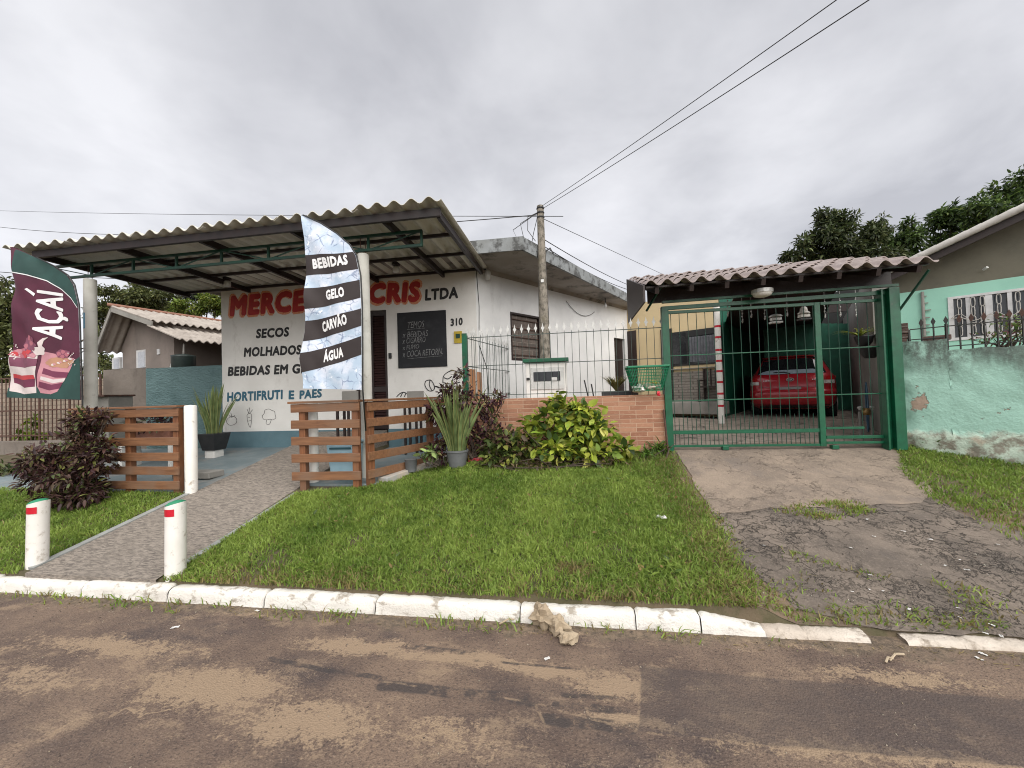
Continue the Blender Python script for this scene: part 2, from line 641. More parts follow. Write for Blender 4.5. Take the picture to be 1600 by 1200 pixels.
def corrug_mat(name, c1, c2, dirt, stretch):
    n = NT(name)
    v = n.mapping(stretch)
    col = n.mix(n.step(n.noise(3, 7, 0.6, v), 0.35, 0.68), c1, c2)
    col = n.mix(n.math('MULTIPLY', n.step(n.noise(5, 9, 0.7, v), 0.52, 0.72), 0.8), col, dirt)
    return n.done(col, 0.9, 0, n.bump(n.noise(60, 5, 0.65), 0.4, 0.01))


SHEET = corrug_mat('fibre_cement_sheet', (0.66, 0.64, 0.575), (0.56, 0.54, 0.48), (0.36, 0.34, 0.29), (1.6, 0.35, 1))
SHEET_L = corrug_mat('pale_fibre_cement', (0.38, 0.34, 0.30), (0.29, 0.255, 0.225), (0.16, 0.135, 0.115), (1, 1, 1))
VERGE_M = corrug_mat('pale_verge_tile', (0.55, 0.53, 0.50), (0.44, 0.42, 0.39), (0.26, 0.24, 0.22), (1, 1, 1))
TILE = corrug_mat('weathered_clay_tile', (0.37, 0.315, 0.30), (0.29, 0.24, 0.225), (0.15, 0.12, 0.115), (1, 1, 1))
TILE_RED = simple('red_clay_ridge', (0.30, 0.145, 0.095), (0.24, 0.12, 0.085), 6, 0.8, 0.3)


def brick_facing():
    n = NT('brick_facing_tile')
    x, y, z = n.xyz()
    cb = _n(n.t, 'ShaderNodeCombineXYZ')
    n.t.links.new(n.math('ADD', x, y), cb.inputs[0])
    n.t.links.new(z, cb.inputs[1])
    bt = _n(n.t, 'ShaderNodeTexBrick')
    n.t.links.new(cb.outputs[0], bt.inputs['Vector'])
    bt.offset = 0.37
    bt.offset_frequency = 3
    bt.squash = 1.0
    bt.inputs['Color1'].default_value = (0.40, 0.205, 0.125, 1)
    bt.inputs['Color2'].default_value = (0.25, 0.105, 0.06, 1)
    bt.inputs['Mortar'].default_value = (0.46, 0.31, 0.215, 1)
    bt.inputs['Scale'].default_value = 1.0
    bt.inputs['Mortar Size'].default_value = 0.0045
    bt.inputs['Mortar Smooth'].default_value = 0.15
    bt.inputs['Bias'].default_value = -0.1
    bt.inputs['Brick Width'].default_value = 0.23
    bt.inputs['Row Height'].default_value = 0.062
    var = n.noise(22, 6, 0.7, n.mapping((1, 1, 2)))
    col = n.mix(n.math('MULTIPLY', n.step(var, 0.5, 0.75), 0.6), bt.outputs[0], (0.5, 0.3, 0.2))
    col = n.mix(n.math('MULTIPLY', n.step(n.noise(3, 4), 0.55, 0.7), 0.5), col, (0.3, 0.16, 0.1))
    h = n.math('ADD', n.math('MULTIPLY', bt.outputs['Fac'], -1.0), n.math('MULTIPLY', var, 0.5))
    return n.done(col, 0.75, 0, n.bump(h, 0.6, 0.008))


BRICK = brick_facing()


def block_mat(name, c1, c2, mortar, bw, rh, bumpd=0.02):
    n = NT(name)
    x, y, z = n.xyz()
    cb = _n(n.t, 'ShaderNodeCombineXYZ')
    n.t.links.new(n.math('ADD', x, n.math('MULTIPLY', y, 0.6)), cb.inputs[0])
    n.t.links.new(z, cb.inputs[1])
    bt = _n(n.t, 'ShaderNodeTexBrick')
    n.t.links.new(cb.outputs[0], bt.inputs['Vector'])
    for k, v in (('Color1', c1), ('Color2', c2), ('Mortar', mortar)):
        bt.inputs[k].default_value = (*v, 1)
    bt.inputs['Scale'].default_value = 1
    bt.inputs['Mortar Size'].default_value = 0.008
    bt.inputs['Brick Width'].default_value = bw
    bt.inputs['Row Height'].default_value = rh
    col = n.mix(n.step(n.noise(12, 7, 0.7), 0.45, 0.7), bt.outputs[0], tuple(a * 0.6 for a in c1))
    h = n.math('ADD', n.math('MULTIPLY', bt.outputs['Fac'], -1.0), n.math('MULTIPLY', n.noise(40, 5), 0.6))
    return n.done(col, 0.9, 0, n.bump(h, 0.8, bumpd))


BLOCKS = block_mat('dark_concrete_blocks', (0.17, 0.135, 0.115), (0.12, 0.10, 0.088), (0.25, 0.21, 0.18), 0.32, 0.155)
STONECLAD = block_mat('grey_stone_strips', (0.28, 0.25, 0.22), (0.21, 0.19, 0.165), (0.12, 0.105, 0.09), 0.34, 0.07)
TANBLOCK = block_mat('tan_block_wall', (0.36, 0.29, 0.225), (0.28, 0.225, 0.175), (0.17, 0.135, 0.105), 0.38, 0.11)


def road_mat():
    n = NT('worn_asphalt')
    warp = n.vmath('SCALE', n.vmath('SUBTRACT', n.noise(3.0, 6, 0.6, color=True), (0.5, 0.5, 0.5)), scale=0.16)
    p = n.vmath('ADD', n.vmath('MULTIPLY', n.pos, (1, 1, 0)), n.vmath('MULTIPLY', warp, (1, 1, 0)))
    fine = n.noise(70, 6, 0.85)
    grit = n.voronoi(110)
    col = n.mix(n.step(n.noise(1.6, 8, 0.62), 0.38, 0.62), (0.10, 0.068, 0.054), (0.185, 0.128, 0.092))
    col = n.mix(n.step(n.noise(0.9, 6, 0.6, n.mapping((1, 1.6, 1), loc=(4, 9, 0))), 0.52, 0.66), col, (0.064, 0.047, 0.044))
    col = n.mix(n.math('MULTIPLY', n.step(fine, 0.52, 0.62), 0.6), col, (0.25, 0.185, 0.14))
    col = n.mix(n.math('MULTIPLY', n.step(n.noise(60, 4, 0.8, n.mapping(loc=(4, 4, 0))), 0.53, 0.60), 0.65), col, (0.036, 0.027, 0.025))
    # washed sand: soft-edged drifts at the places where it lies, broken up by noise
    drift = None
    for (px, py, rx, ry, k) in [(330, 1075, .5, .16, 1.1), (170, 1010, .7, .10, .9), (480, 1130, .45, .15, 1.0), (60, 1060, .5, .12, .7),
                                (560, 1010, .45, .075, 1.15), (720, 1030, .5, .06, 1.1), (860, 1050, .4, .05, 1.05), (960, 1075, .22, .1, 1.1),
                                (700, 1150, .35, .09, .7), (990, 1130, .3, .05, .95), (1400, 1060, .5, .08, .8), (1280, 1170, .5, .06, .75), (1150, 1000, .7, .05, .75),
                                (840, 985, .5, .05, .7), (1480, 1190, .5, .05, .8), (400, 960, .4, .05, .7)]:
        c = atZ(px, py, 0)
        q = n.vmath('DIVIDE', n.vmath('SUBTRACT', p, (c[0], c[1], 0)), (rx * 1.5, ry * 1.6, 1))
        g = n.math('MULTIPLY', n.math('SUBTRACT', 1.0, n.vmath('LENGTH', q), clamp=True), k)
        drift = g if drift is None else n.math('MAXIMUM', drift, g)
    brk = n.noise(7, 9, 0.72, n.mapping((1, 1.7, 1)))
    mid = n.noise(26, 6, 0.75)
    sand = n.math('ADD', n.math('MULTIPLY', drift, 0.75), n.math('MULTIPLY', n.math('SUBTRACT', brk, 0.5), 1.25))
    sand = n.math('ADD', sand, n.math('MULTIPLY', n.math('SUBTRACT', mid, 0.5), 1.3))
    sand = n.math('MULTIPLY', n.step(n.math('ADD', sand, n.math('MULTIPLY', n.math('SUBTRACT', fine, 0.5), 0.9)), 0.15, 0.50), n.step(drift, 0.0, 0.12))
    gen = n.math('MULTIPLY', n.step(n.noise(2.1, 10, 0.72, n.mapping((1, 1.7, 1), loc=(2, 3, 0))), 0.48, 0.66), 0.7)
    sand = n.math('MAXIMUM', sand, gen)
    sand = n.math('MULTIPLY', sand, n.step(n.math('ADD', n.math('ADD', n.math('MULTIPLY', fine, 0.65), n.math('MULTIPLY', mid, 0.35)), n.math('MULTIPLY', sand, 0.16)), 0.50, 0.60))
    col = n.mix(sand, col, n.mix(fine, (0.235, 0.165, 0.108), (0.33, 0.24, 0.16)))

    def S(a, b):
        return n.segment(p, atZ(*a, 0)[:2], atZ(*b, 0)[:2])
    # the trench patch: pale sandy seams with straight edges, darker new asphalt to the right, dark strokes beside them
    p = n.vmath('ADD', n.vmath('MULTIPLY', n.pos, (1, 1, 0)), n.vmath('MULTIPLY', n.vmath('SCALE', warp, scale=0.38), (1, 1, 0)))

    def half(a, b):
        """signed distance to the line a-b, positive on its left"""
        A, B = atZ(*a, 0)[:2], atZ(*b, 0)[:2]
        d = (B - A) / np.linalg.norm(B - A)
        return n.vmath('DOT_PRODUCT', n.vmath('SUBTRACT', p, (A[0], A[1], 0)), (-d[1], d[0], 0))
    right = n.math('MINIMUM', n.math('MINIMUM', half((998, 1146), (1000, 1052)) if False else n.math('MULTIPLY', half((998, 1146), (1000, 1052)), -1.0), half((1000, 1146), (1600, 1200))), n.math('MULTIPLY', half((1000, 1040), (1600, 1095)), -1.0))
    newer = n.math('MULTIPLY', n.step(right, -0.01, 0.012), n.math('ADD', 0.6, n.math('MULTIPLY', n.step(n.noise(5, 8, 0.72), 0.35, 0.62), 0.4)))
    col = n.mix(n.math('MULTIPLY', newer, 0.72), col, n.mix(fine, (0.048, 0.037, 0.036), (0.085, 0.066, 0.06)))
    seams = [((845, 1100), (1000, 1146)), ((1000, 1146), (1600, 1200)), ((1000, 1052), (998, 1146)), ((430, 1012), (720, 1038)), ((720, 1038), (1000, 1052)), ((830, 1085), (850, 1130)), ((600, 1066), (845, 1100))]
    ds = None
    for a, b in seams:
        d = n.segment(p, atZ(*a, 0)[:2], atZ(*b, 0)[:2])
        ds = d if ds is None else n.math('MINIMUM', ds, d)
    edge = n.math('MULTIPLY', n.step(ds, 0.010, 0.003), n.step(n.noise(8, 9, 0.78), 0.46, 0.56))
    dark = None
    for a, b, wd in [((420, 1030), (600, 1062), .022), ((640, 1010), (740, 1022), .03), ((600, 1072), (830, 1094), .05), ((856, 1122), (990, 1140), .045), ((870, 1100), (985, 1114), .03),
                     ((740, 1032), (930, 1048), .012), ((880, 1085), (985, 1096), .02)]:
        d = n.step(n.segment(p, atZ(*a, 0)[:2], atZ(*b, 0)[:2]), wd, wd * 0.6)
        dark = d if dark is None else n.math('MAXIMUM', dark, d)
    dark = n.math('MULTIPLY', dark, n.step(n.math('ADD', n.noise(7, 9, 0.75), n.math('MULTIPLY', fine, 0.3)), 0.56, 0.70))
    col = n.mix(n.math('MULTIPLY', dark, 0.85), col, (0.045, 0.037, 0.036))
    col = n.mix(n.math('MULTIPLY', edge, 0.6), col, (0.30, 0.215, 0.14))
    gy_ = n.math('ADD', n.xyz()[1], n.math('MULTIPLY', n.math('SUBTRACT', n.noise(3.2, 8, 0.72), 0.5), 0.6))
    gut = n.math('MULTIPLY', n.step(gy_, 2.60, 2.68), 0.85)
    col = n.mix(gut, col, n.mix(n.step(n.noise(18, 8, 0.75), 0.42, 0.58), (0.085, 0.066, 0.047), (0.19, 0.14, 0.095)))
    # hairline cracks
    wv = n.vmath('ADD', n.pos, n.vmath('SCALE', n.noise(2.5, 5, 0.6, color=True), scale=0.7))
    cr = n.math('MULTIPLY', n.step(n.voronoi(0.8, 'DISTANCE_TO_EDGE', wv), 0.012, 0.003), n.step(n.noise(1.1, 3), 0.55, 0.62))
    col = n.mix(n.math('MULTIPLY', cr, 0.8), col, (0.3, 0.215, 0.14))
    # pale chips of aggregate
    chip = n.step(n.voronoi(70), 0.17, 0.10)
    col = n.mix(n.math('MULTIPLY', chip, n.math('MULTIPLY', n.step(n.noise(30, 2), 0.5, 0.6), 0.55)), col, (0.3, 0.26, 0.22))
    h = n.math('ADD', n.math('MULTIPLY', grit, 0.6), n.math('MULTIPLY', fine, 0.8))
    h = n.math('SUBTRACT', h, n.math('MULTIPLY', sand, 0.2))
    return n.done(col, 0.85, 0, n.bump(h, 0.6, 0.010))


ROAD = road_mat()


def soil_mat():
    n = NT('soil_under_grass')
    col = n.mix(n.step(n.noise(5, 8, 0.65), 0.4, 0.62), (0.075, 0.066, 0.032), (0.12, 0.09, 0.055))
    return n.done(col, 0.95, 0, n.bump(n.noise(50, 6, 0.7), 0.7, 0.02))


SOIL = soil_mat()


def dirt_mat():
    n = NT('bare_dirt')
    col = n.mix(n.step(n.noise(4, 9, 0.68), 0.36, 0.64), (0.2, 0.14, 0.095), (0.105, 0.08, 0.06))
    col = n.mix(n.step(n.noise(9, 8, 0.7), 0.54, 0.66), col, (0.12, 0.125, 0.05))
    return n.done(col, 0.95, 0, n.bump(n.noise(60, 6, 0.7), 0.8, 0.02))


DIRT = dirt_mat()


def cracked(name, c1, c2, crack, vs_=5.0, width=0.03, mask=(0.3, 0.45), stain=(0.1, 0.085, 0.075)):
    n = NT(name)
    wv = n.vmath('ADD', n.pos, n.vmath('SCALE', n.noise(3.5, 7, 0.65, color=True), scale=0.55))
    wv2 = n.mapping((1, 1.35, 1), vec=wv)
    e = n.voronoi(vs_, 'DISTANCE_TO_EDGE', wv2)
    e2 = n.voronoi(vs_ * 2.6, 'DISTANCE_TO_EDGE', wv)
    cr = n.math('MULTIPLY', n.step(e, width, width * 0.25), n.step(n.noise(1.8, 4), *mask))
    cr2 = n.math('MULTIPLY', n.math('MULTIPLY', n.step(e2, width * 1.3, width * 0.3), n.step(n.noise(2.4, 5, 0.6, n.mapping(loc=(8, 3, 0))), 0.46, 0.6)), 0.7)
    cr = n.math('MAXIMUM', cr, cr2)
    fine = n.noise(42, 6, 0.75)
    col = n.mix(n.step(n.noise(2.2, 9, 0.68), 0.36, 0.64), c1, c2)
    col = n.mix(n.math('MULTIPLY', n.step(fine, 0.5, 0.72), 0.5), col, tuple(min(1, a * 1.6) for a in c1))
    col = n.mix(n.math('MULTIPLY', n.step(n.noise(1.3, 7, 0.65, n.mapping(loc=(3, 5, 0))), 0.52, 0.7), 0.6), col, stain)
    col = n.mix(cr, col, crack)
    h = n.math('SUBTRACT', n.math('MULTIPLY', fine, 0.8), n.math('MULTIPLY', cr, 1.6))
    return n.done(col, 0.9, 0, n.bump(h, 0.85, 0.018))


ASPHALT_OLD = cracked('crazed_old_asphalt', (0.195, 0.158, 0.128), (0.115, 0.094, 0.078), (0.03, 0.023, 0.018), 5.2, 0.034, (0.42, 0.58))
CONCRETE_DRIVE = cracked('worn_concrete', (0.28, 0.222, 0.172), (0.185, 0.147, 0.117), (0.09, 0.065, 0.05), 2.2, 0.010, (0.5, 0.62), (0.16, 0.135, 0.12))
YARD = cracked('yard_concrete', (0.36, 0.30, 0.25), (0.27, 0.225, 0.19), (0.07, 0.055, 0.045), 1.3, 0.02, (0.4, 0.5), (0.17, 0.145, 0.125))


def ramp_mat():
    n = NT('brushed_ramp_concrete')
    v = n.mapping((4.5, 15, 15), rot=(0, 0, 0.45))
    rid = n.noise(3.4, 7, 0.74, v, 0.5)
    col = n.mix(n.step(rid, 0.36, 0.62), (0.125, 0.108, 0.094), (0.33, 0.285, 0.24))
    col = n.mix(n.math('MULTIPLY', n.step(n.noise(2, 5), 0.5, 0.7), 0.4), col, (0.21, 0.18, 0.15))
    return n.done(col, 0.85, 0, n.bump(rid, 0.9, 0.02))


RAMP = ramp_mat()
PORCH = simple('blue_grey_floor_paint', (0.21, 0.255, 0.27), (0.155, 0.2, 0.215), 2.5, 0.6, 0.25, 60, dirt=(0.28, 0.27, 0.25), dirt_t=(0.5, 0.72), dscale=2.2)
KERB_M = plaster('white_kerb_paint', (0.72, 0.70, 0.66), (0.63, 0.60, 0.55), (0.26, 0.22, 0.17), 0.535, 0.66, 7, 1.0, 1.6)
KERB_WORN = plaster('worn_kerb', (0.58, 0.52, 0.45), (0.4, 0.34, 0.28), (0.2, 0.16, 0.12), 0.5, 0.66, 8, 1.0, 1.0)
STONE = plaster('tan_rubble', (0.42, 0.34, 0.24), (0.32, 0.25, 0.17), (0.2, 0.16, 0.11), 0.55, 0.7, 9, 0.9, 1.0)


# ------------------------------------------------------------------ the setting
def sheet(name, mat, x0, x1, y0, y1, nx, ny, dz=0.0, zf=gz, kind='structure'):
    xs = np.linspace(x0, x1, nx)
    ys = np.linspace(y0, y1, ny)
    X, Y = np.meshgrid(xs, ys)
    Z = zf(X, Y) + dz
    v = np.c_[X.ravel(), Y.ravel(), Z.ravel()]
    i = np.arange(nx * ny).reshape(ny, nx)
    f = np.c_[i[:-1, :-1].ravel(), i[:-1, 1:].ravel(), i[1:, 1:].ravel(), i[1:, :-1].ravel()]
    return tag(link_mesh(name, v, f, mat, smooth=True), kind=kind)


tag(MB().add([(-900, -900, -0.06), (900, -900, -0.06), (900, 900, -0.06), (-900, 900, -0.06)], [(0, 1, 2, 3)]).build('ground', SOIL), kind='structure')
tag(MB().add([(-90, -6, 0), (90, -6, 0), (90, 2.83, 0), (-90, 2.83, 0)], [(0, 1, 2, 3)]).build('road', ROAD), kind='structure')
sheet('verge', SOIL, -30, 30, 2.81, 7.3, 900, 138, zf=lambda X, Y: np.where(Y < 2.83, -0.03, gz(X, Y)))
sheet('yard_ground', YARD, 1.3, 14, 5.83, 16, 120, 100, 0.006)
tag(MB().add([(-60, 7.28, 0.6), (60, 7.28, 0.6), (60, 120, 0.75), (-60, 120, 0.75)], [(0, 1, 2, 3)]).build('back_ground', DIRT), kind='structure')


def draped(name, mat, poly_px, dz, jitter=0.0, world=False, kind='structure', step_=0.06, thick=0.0):
    """a paving sheet with a ragged outline that follows the ground"""
    P = [np.array(p[:2], float) if world else G(*p)[:2] for p in poly_px]
    pts = []
    for i in range(len(P)):
        a, b = P[i], P[(i + 1) % len(P)]
        m = max(1, int(np.linalg.norm(b - a) / 0.08))
        for k in range(m):
            q = a + (b - a) * k / m
            if jitter:
                q = q + np.array([mnoise.noise(Vector((q[0] * 4, q[1] * 4, 1))) + 0.6 * mnoise.noise(Vector((q[0] * 13, q[1] * 13, 1))),
                                  mnoise.noise(Vector((q[0] * 4, q[1] * 4, 9))) + 0.6 * mnoise.noise(Vector((q[0] * 13, q[1] * 13, 9)))]) * jitter
            pts.append(q)
    pts = np.array(pts)
    from mathutils.geometry import delaunay_2d_cdt
    lo, hi = pts.min(0), pts.max(0)
    gx, gy = np.meshgrid(np.arange(lo[0], hi[0], step_ * 2), np.arange(lo[1], hi[1], step_ * 2))
    inner = [Vector(p) for p in np.c_[gx.ravel(), gy.ravel()] if inside(pts, p)]
    vin = [Vector(p) for p in pts] + inner
    res = delaunay_2d_cdt(vin, [], [list(range(len(pts)))], 1, 1e-5)
    v2 = np.array([tuple(p) for p in res[0]])
    z = gz(v2[:, 0], v2[:, 1]) + dz
    v = np.c_[v2, z]
    return tag(link_mesh(name, v, [tuple(f) for f in res[2]], mat, smooth=True), kind=kind)


def inside(poly, p):
    x, y = p
    c = False
    n = len(poly)
    j = n - 1
    for i in range(n):
        if (poly[i][1] > y) != (poly[j][1] > y) and x < (poly[j][0] - poly[i][0]) * (y - poly[i][1]) / (poly[j][1] - poly[i][1]) + poly[i][0]:
            c = not c
        j = i
    return c


def inside_np(poly, X, Y):
    c = np.zeros(X.shape, bool)
    n = len(poly)
    j = n - 1
    for i in range(n):
        yi, yj, xi, xj = poly[i][1], poly[j][1], poly[i][0], poly[j][0]
        if yi != yj:
            t = ((yi > Y) != (yj > Y)) & (X < (xj - xi) * (Y - yi) / (yj - yi) + xi)
            c ^= t
        j = i
    return c


draped('driveway_dirt', DIRT, [(0.98, 2.86), (6.5, 2.86), (6.5, 4.0), (4.6, 5.75), (1.30, 5.8), (1.16, 4.4)], 0.005, 0.02, world=True)
draped('driveway_asphalt', ASPHALT_OLD, [(1112, 802), (1130, 850), (1185, 905), (1240, 950), (1330, 975), (1440, 990), (1600, 1000), (1760, 1000), (1760, 850), (1600, 835), (1510, 808), (1465, 780), (1380, 770), (1240, 775)], 0.010, 0.045)
draped('driveway_concrete', CONCRETE_DRIVE, [(1056, 708), (1080, 745), (1112, 803), (1200, 797), (1330, 793), (1440, 788), (1462, 770), (1420, 733), (1400, 708), (1408, 692), (1230, 692), (1052, 698)], 0.015, 0.03)

# ramp and porch floors: solid slabs
RZ = lambda y: 0.144 + 0.2 * (y - 2.85)
mb = MB()


def rampf(u, v):
    x = -4.86 + 1.37 * u
    y = 2.815 + (6.99 - 2.815) * v
    return (x, y, RZ(y))


mb.grid(rampf, 8, 30)
mb.add([(-4.86, 2.8155, 0.0), (-3.49, 2.8155, 0.0), (-3.49, 2.8155, RZ(2.8155)), (-4.86, 2.8155, RZ(2.8155))], [(0, 1, 2, 3)])
mb.add([(-4.86, 2.88, 0), (-4.86, 6.99, 0.3), (-4.86, 6.99, RZ(6.99)), (-4.86, 2.88, RZ(2.88))], [(0, 1, 2, 3)][:1])
mb.add([(-3.49, 2.88, 0), (-3.49, 6.99, 0.3), (-3.49, 6.99, RZ(6.99)), (-3.49, 2.88, RZ(2.88))], [(3, 2, 1, 0)])
tag(mb.build('ramp', RAMP), kind='structure')
mb = MB()
for x in (-4.9, -3.45):
    mb.bar((x, 2.88, RZ(2.88) - 0.012), (x, 4.45 if x < -4 else 4.6, RZ(4.45) - 0.012), 0.07, 0.05)
tag(mb.build('ramp_edge', simple('pale_edge', (0.3, 0.31, 0.3), (0.22, 0.23, 0.22), 6, 0.8, 0.3), bevel=0.006), kind='structure')
mb = MB()
mb.hexa([(-9.2, 4.42, 0.2), (-4.865, 4.42, 0.2), (-4.865, 6.99, 0.4), (-9.2, 6.99, 0.4),
         (-9.2, 4.42, 0.46), (-4.865, 4.42, 0.46), (-4.865, 6.99, 0.675), (-9.2, 6.99, 0.675)])
mb.hexa([(-3.485, 4.62, 0.2), (-2.5, 4.62, 0.2), (-1.75, 6.99, 0.4), (-3.485, 6.99, 0.4),
         (-3.485, 4.62, 0.515), (-2.5, 4.62, 0.515), (-1.75, 6.99, 0.66), (-3.485, 6.99, 0.66)])
tag(mb.build('porch_floor', PORCH, bevel=0.01), kind='structure')
tag(MB().bar((-2.44, 4.72, 0.525), (-1.95, 6.1, 0.625), 0.16, 0.1).build('porch_edge', simple('bare_edge', (0.42, 0.36, 0.29), (0.33, 0.33, 0.32), 5, 0.85, 0.4), bevel=0.01), kind='structure')


# kerb
def kerb_stone(x0, x1, h0, h1, seed, mat):
    n = 44
    m = MB()
    prof = [(0.0, 0.0), (0.004, 0.25), (0.008, 0.5), (0.014, 0.75), (0.026, 0.93), (0.045, 1.0), (0.075, 1.0), (0.105, 0.98), (0.112, 0.6), (0.112, 0.0)]

    def fn(u, v):
        i = min(int(round(v * (len(prof) - 1))), len(prof) - 1)
        y, hh = prof[i]
        x = x0 + (x1 - x0) * u
        e = min(u, 1 - u) * (x1 - x0)
        sh = 1 - 0.13 * max(0, 1 - e / 0.014)
        h = (h0 + (h1 - h0) * u) * sh
        j = mnoise.noise(Vector((x * 5, v * 4, seed))) * 0.009 + mnoise.noise(Vector((x * 24, v * 9, seed))) * 0.006
        return (x, 2.742 + y + j, hh * h + (j if i else 0) - 0.005)
    m.grid(fn, n, len(prof))
    a = len(m.v) - n * len(prof)
    m.f.append(tuple(a + i * n for i in range(len(prof)))[::-1])
    m.f.append(tuple(a + i * n + n - 1 for i in range(len(prof))))
    return m


kx = [-12.0, -11, -10, -9, -8, -7.05, -6.05, -5.1, -4.15, -3.3, -2.42, -1.5, -0.42, 0.36, 0.77]
km = MB()
for i in range(len(kx) - 1):
    m = kerb_stone(kx[i] + 0.003, kx[i + 1] - 0.003, 0.110 + random.uniform(-.006, .006), 0.110 + random.uniform(-.006, .006), i, KERB_M)
    km.add(m.v, m.f)
m = kerb_stone(0.775, 1.16, 0.108, 0.045, 50, KERB_M)
km.add(m.v, m.f)
tag(km.build('kerb', KERB_M, smooth=True), kind='structure')
km = MB()
for i, (a, b, h0, h1) in enumerate([(1.15, 1.4, .05, .04), (1.4, 1.75, .035, .04), (1.95, 2.25, .03, .035), (2.25, 2.6, .035, .03), (2.6, 3.2, .03, .03), (3.2, 4.2, .03, .02), (4.2, 5.2, .03, .03), (5.2, 7.2, .03, .03)]):
    m = kerb_stone(a, b, h0, h1, 70 + i, None)
    km.add(m.v, m.f)
tag(km.build('worn_kerb', KERB_WORN, smooth=True), kind='structure')

# ------------------------------------------------------------------ grass
# shared outlines
LAWN = [(-3.44, 2.82), (1.15, 2.84), (1.36, 3.3), (1.40, 3.9), (1.40, 4.6), (1.40, 5.2), (1.38, 5.75), (-1.95, 5.75), (-2.30, 5.0), (-2.52, 4.60), (-3.41, 4.42)]
LAWN_LEFT = [(-12, 2.81), (-4.95, 2.81), (-4.95, 4.36), (-12, 4.6)]
pr_ = [G(*p)[:2] for p in [(1404, 705), (1408, 738), (1445, 776), (1500, 812), (1580, 846)]]
LAWN_RIGHT = [tuple(p) for p in pr_] + [(6.5, 3.2), (7, 5.3), (4.35, 5.85)]
pt_ = [G(*p)[:2] for p in [(1205, 800), (1260, 786), (1340, 786), (1372, 803), (1310, 815), (1240, 813)]]
TUFT = [tuple(p) for p in pt_]


def blades(pts, hmin, hmax, wid, lean, cols, seed):
    r = np.random.default_rng(seed)
    n = len(pts)
    h = r.uniform(hmin, hmax, n) if not hasattr(hmin, '__len__') else r.uniform(hmin, hmax)
    a = r.uniform(0, 2 * np.pi, n)
    b = r.uniform(0, 2 * np.pi, n)
    L = np.abs(r.normal(0, lean, n)) + 0.15
    dx, dy = np.cos(a), np.sin(a)
    wx, wy = np.cos(b) * wid / 2 * r.uniform(.7, 1.3, n), np.sin(b) * wid / 2 * r.uniform(.7, 1.3, n)
    z0 = pts[:, 2] - 0.004
    V = np.zeros((n, 5, 3))
    for k, (t, s) in enumerate([(0, 1), (0, -1), (0.55, 0.9), (0.55, -0.9)]):
        V[:, k, 0] = pts[:, 0] + dx * L * h * t * t + wx * s
        V[:, k, 1] = pts[:, 1] + dy * L * h * t * t + wy * s
        V[:, k, 2] = z0 + h * t
    V[:, 4, 0] = pts[:, 0] + dx * L * h * 1.05
    V[:, 4, 1] = pts[:, 1] + dy * L * h * 1.05
    V[:, 4, 2] = z0 + h * (1 - 0.25 * np.clip(L, 0, 1.5))
    base = np.arange(n)[:, None] * 5
    tri = np.concatenate([base + np.array([[0, 1, 3]]), base + np.array([[0, 3, 2]]), base + np.array([[2, 3, 4]])])
    C = np.repeat(cols[:, None, :], 5, 1).reshape(-1, 3)
    return V.reshape(-1, 3), tri, C


def vnoise(X, Y, s, seed=0):
    return np.array([mnoise.noise(Vector((x * s, y * s, seed))) for x, y in zip(X, Y)])


def scatter(poly, dens, seed, keep=None):
    r = np.random.default_rng(seed)
    p = np.array(poly)
    lo, hi = p.min(0), p.max(0)
    n = int((hi[0] - lo[0]) * (hi[1] - lo[1]) * dens)
    X, Y = r.uniform(lo[0], hi[0], n), r.uniform(lo[1], hi[1], n)
    m = inside_np(poly, X, Y)
    if keep is not None:
        m &= r.uniform(0, 1, n) < keep(X, Y)
    X, Y = X[m], Y[m]
    return np.c_[X, Y, gz(X, Y)]


def grass(name, poly, dens, hmin, hmax, label, seed, dry=None, keep=None, wid=0.0092, lean=0.7, tint=(1, 1, 1)):
    p = scatter(poly, dens, seed, keep)
    r = np.random.default_rng(seed + 1)
    n = len(p)
    big = vnoise(p[:, 0], p[:, 1], 1.4, seed)
    sm = vnoise(p[:, 0], p[:, 1], 6, seed + 3)
    k = np.clip(0.5 + big * 0.7 + sm * 0.4 + r.normal(0, .22, n), 0, 1)[:, None]
    c = (1 - k) * np.array([0.14, 0.23, 0.036]) + k * np.array([0.36, 0.46, 0.10])
    dryp = np.full(n, 0.03) if dry is None else dry(p[:, 0], p[:, 1])
    d = (r.uniform(0, 1, n) < dryp)[:, None]
    c = np.where(d, np.array([0.34, 0.27, 0.12]) * r.uniform(.6, 1.15, (n, 1)), c) * np.array(tint)
    hs = 1 + 0.35 * sm
    v, f, C = blades(p, hmin * hs, hmax * hs, wid, lean, c, seed + 2)
    o = link_mesh(name, v, f, GRASS, colors=C)
    return tag(o, label, 'grass', kind='stuff')


brown = atZ(895, 890, .2)


def lawn_dry(X, Y):
    d = 0.03 + 0.55 * np.clip((3.12 - Y) / 0.28, 0, 1) * (0.55 + 0.9 * vnoise(X, Y, 3, 5))
    d += 0.3 * np.clip((X - 0.75) / 0.35, 0, 1)
    e = np.hypot((X - brown[0]) / .16, (Y - brown[1]) / .09)
    return np.clip(d + 0.85 * np.clip(1.3 - e, 0, 1), 0, .95)


def lawn_keep(X, Y):
    e = np.clip((1.38 + .12 * vnoise(X, Y, 3, 77) - X) / 0.34, 0.0, 1)
    b = np.clip(1.1 - 0.9 * np.clip((Y - 5.25) / .25, 0, 1) * ((X > -2.3) & (X < 0.95)), 0.1, 1)
    worn = np.clip(1.35 + 2.2 * vnoise(X, Y, 1.7, 41) + .6 * vnoise(X, Y, 7, 42) + .5 * np.clip((Y - 3.2) / .5, -.3, 1), 0.25, 1)
    return e * b * worn


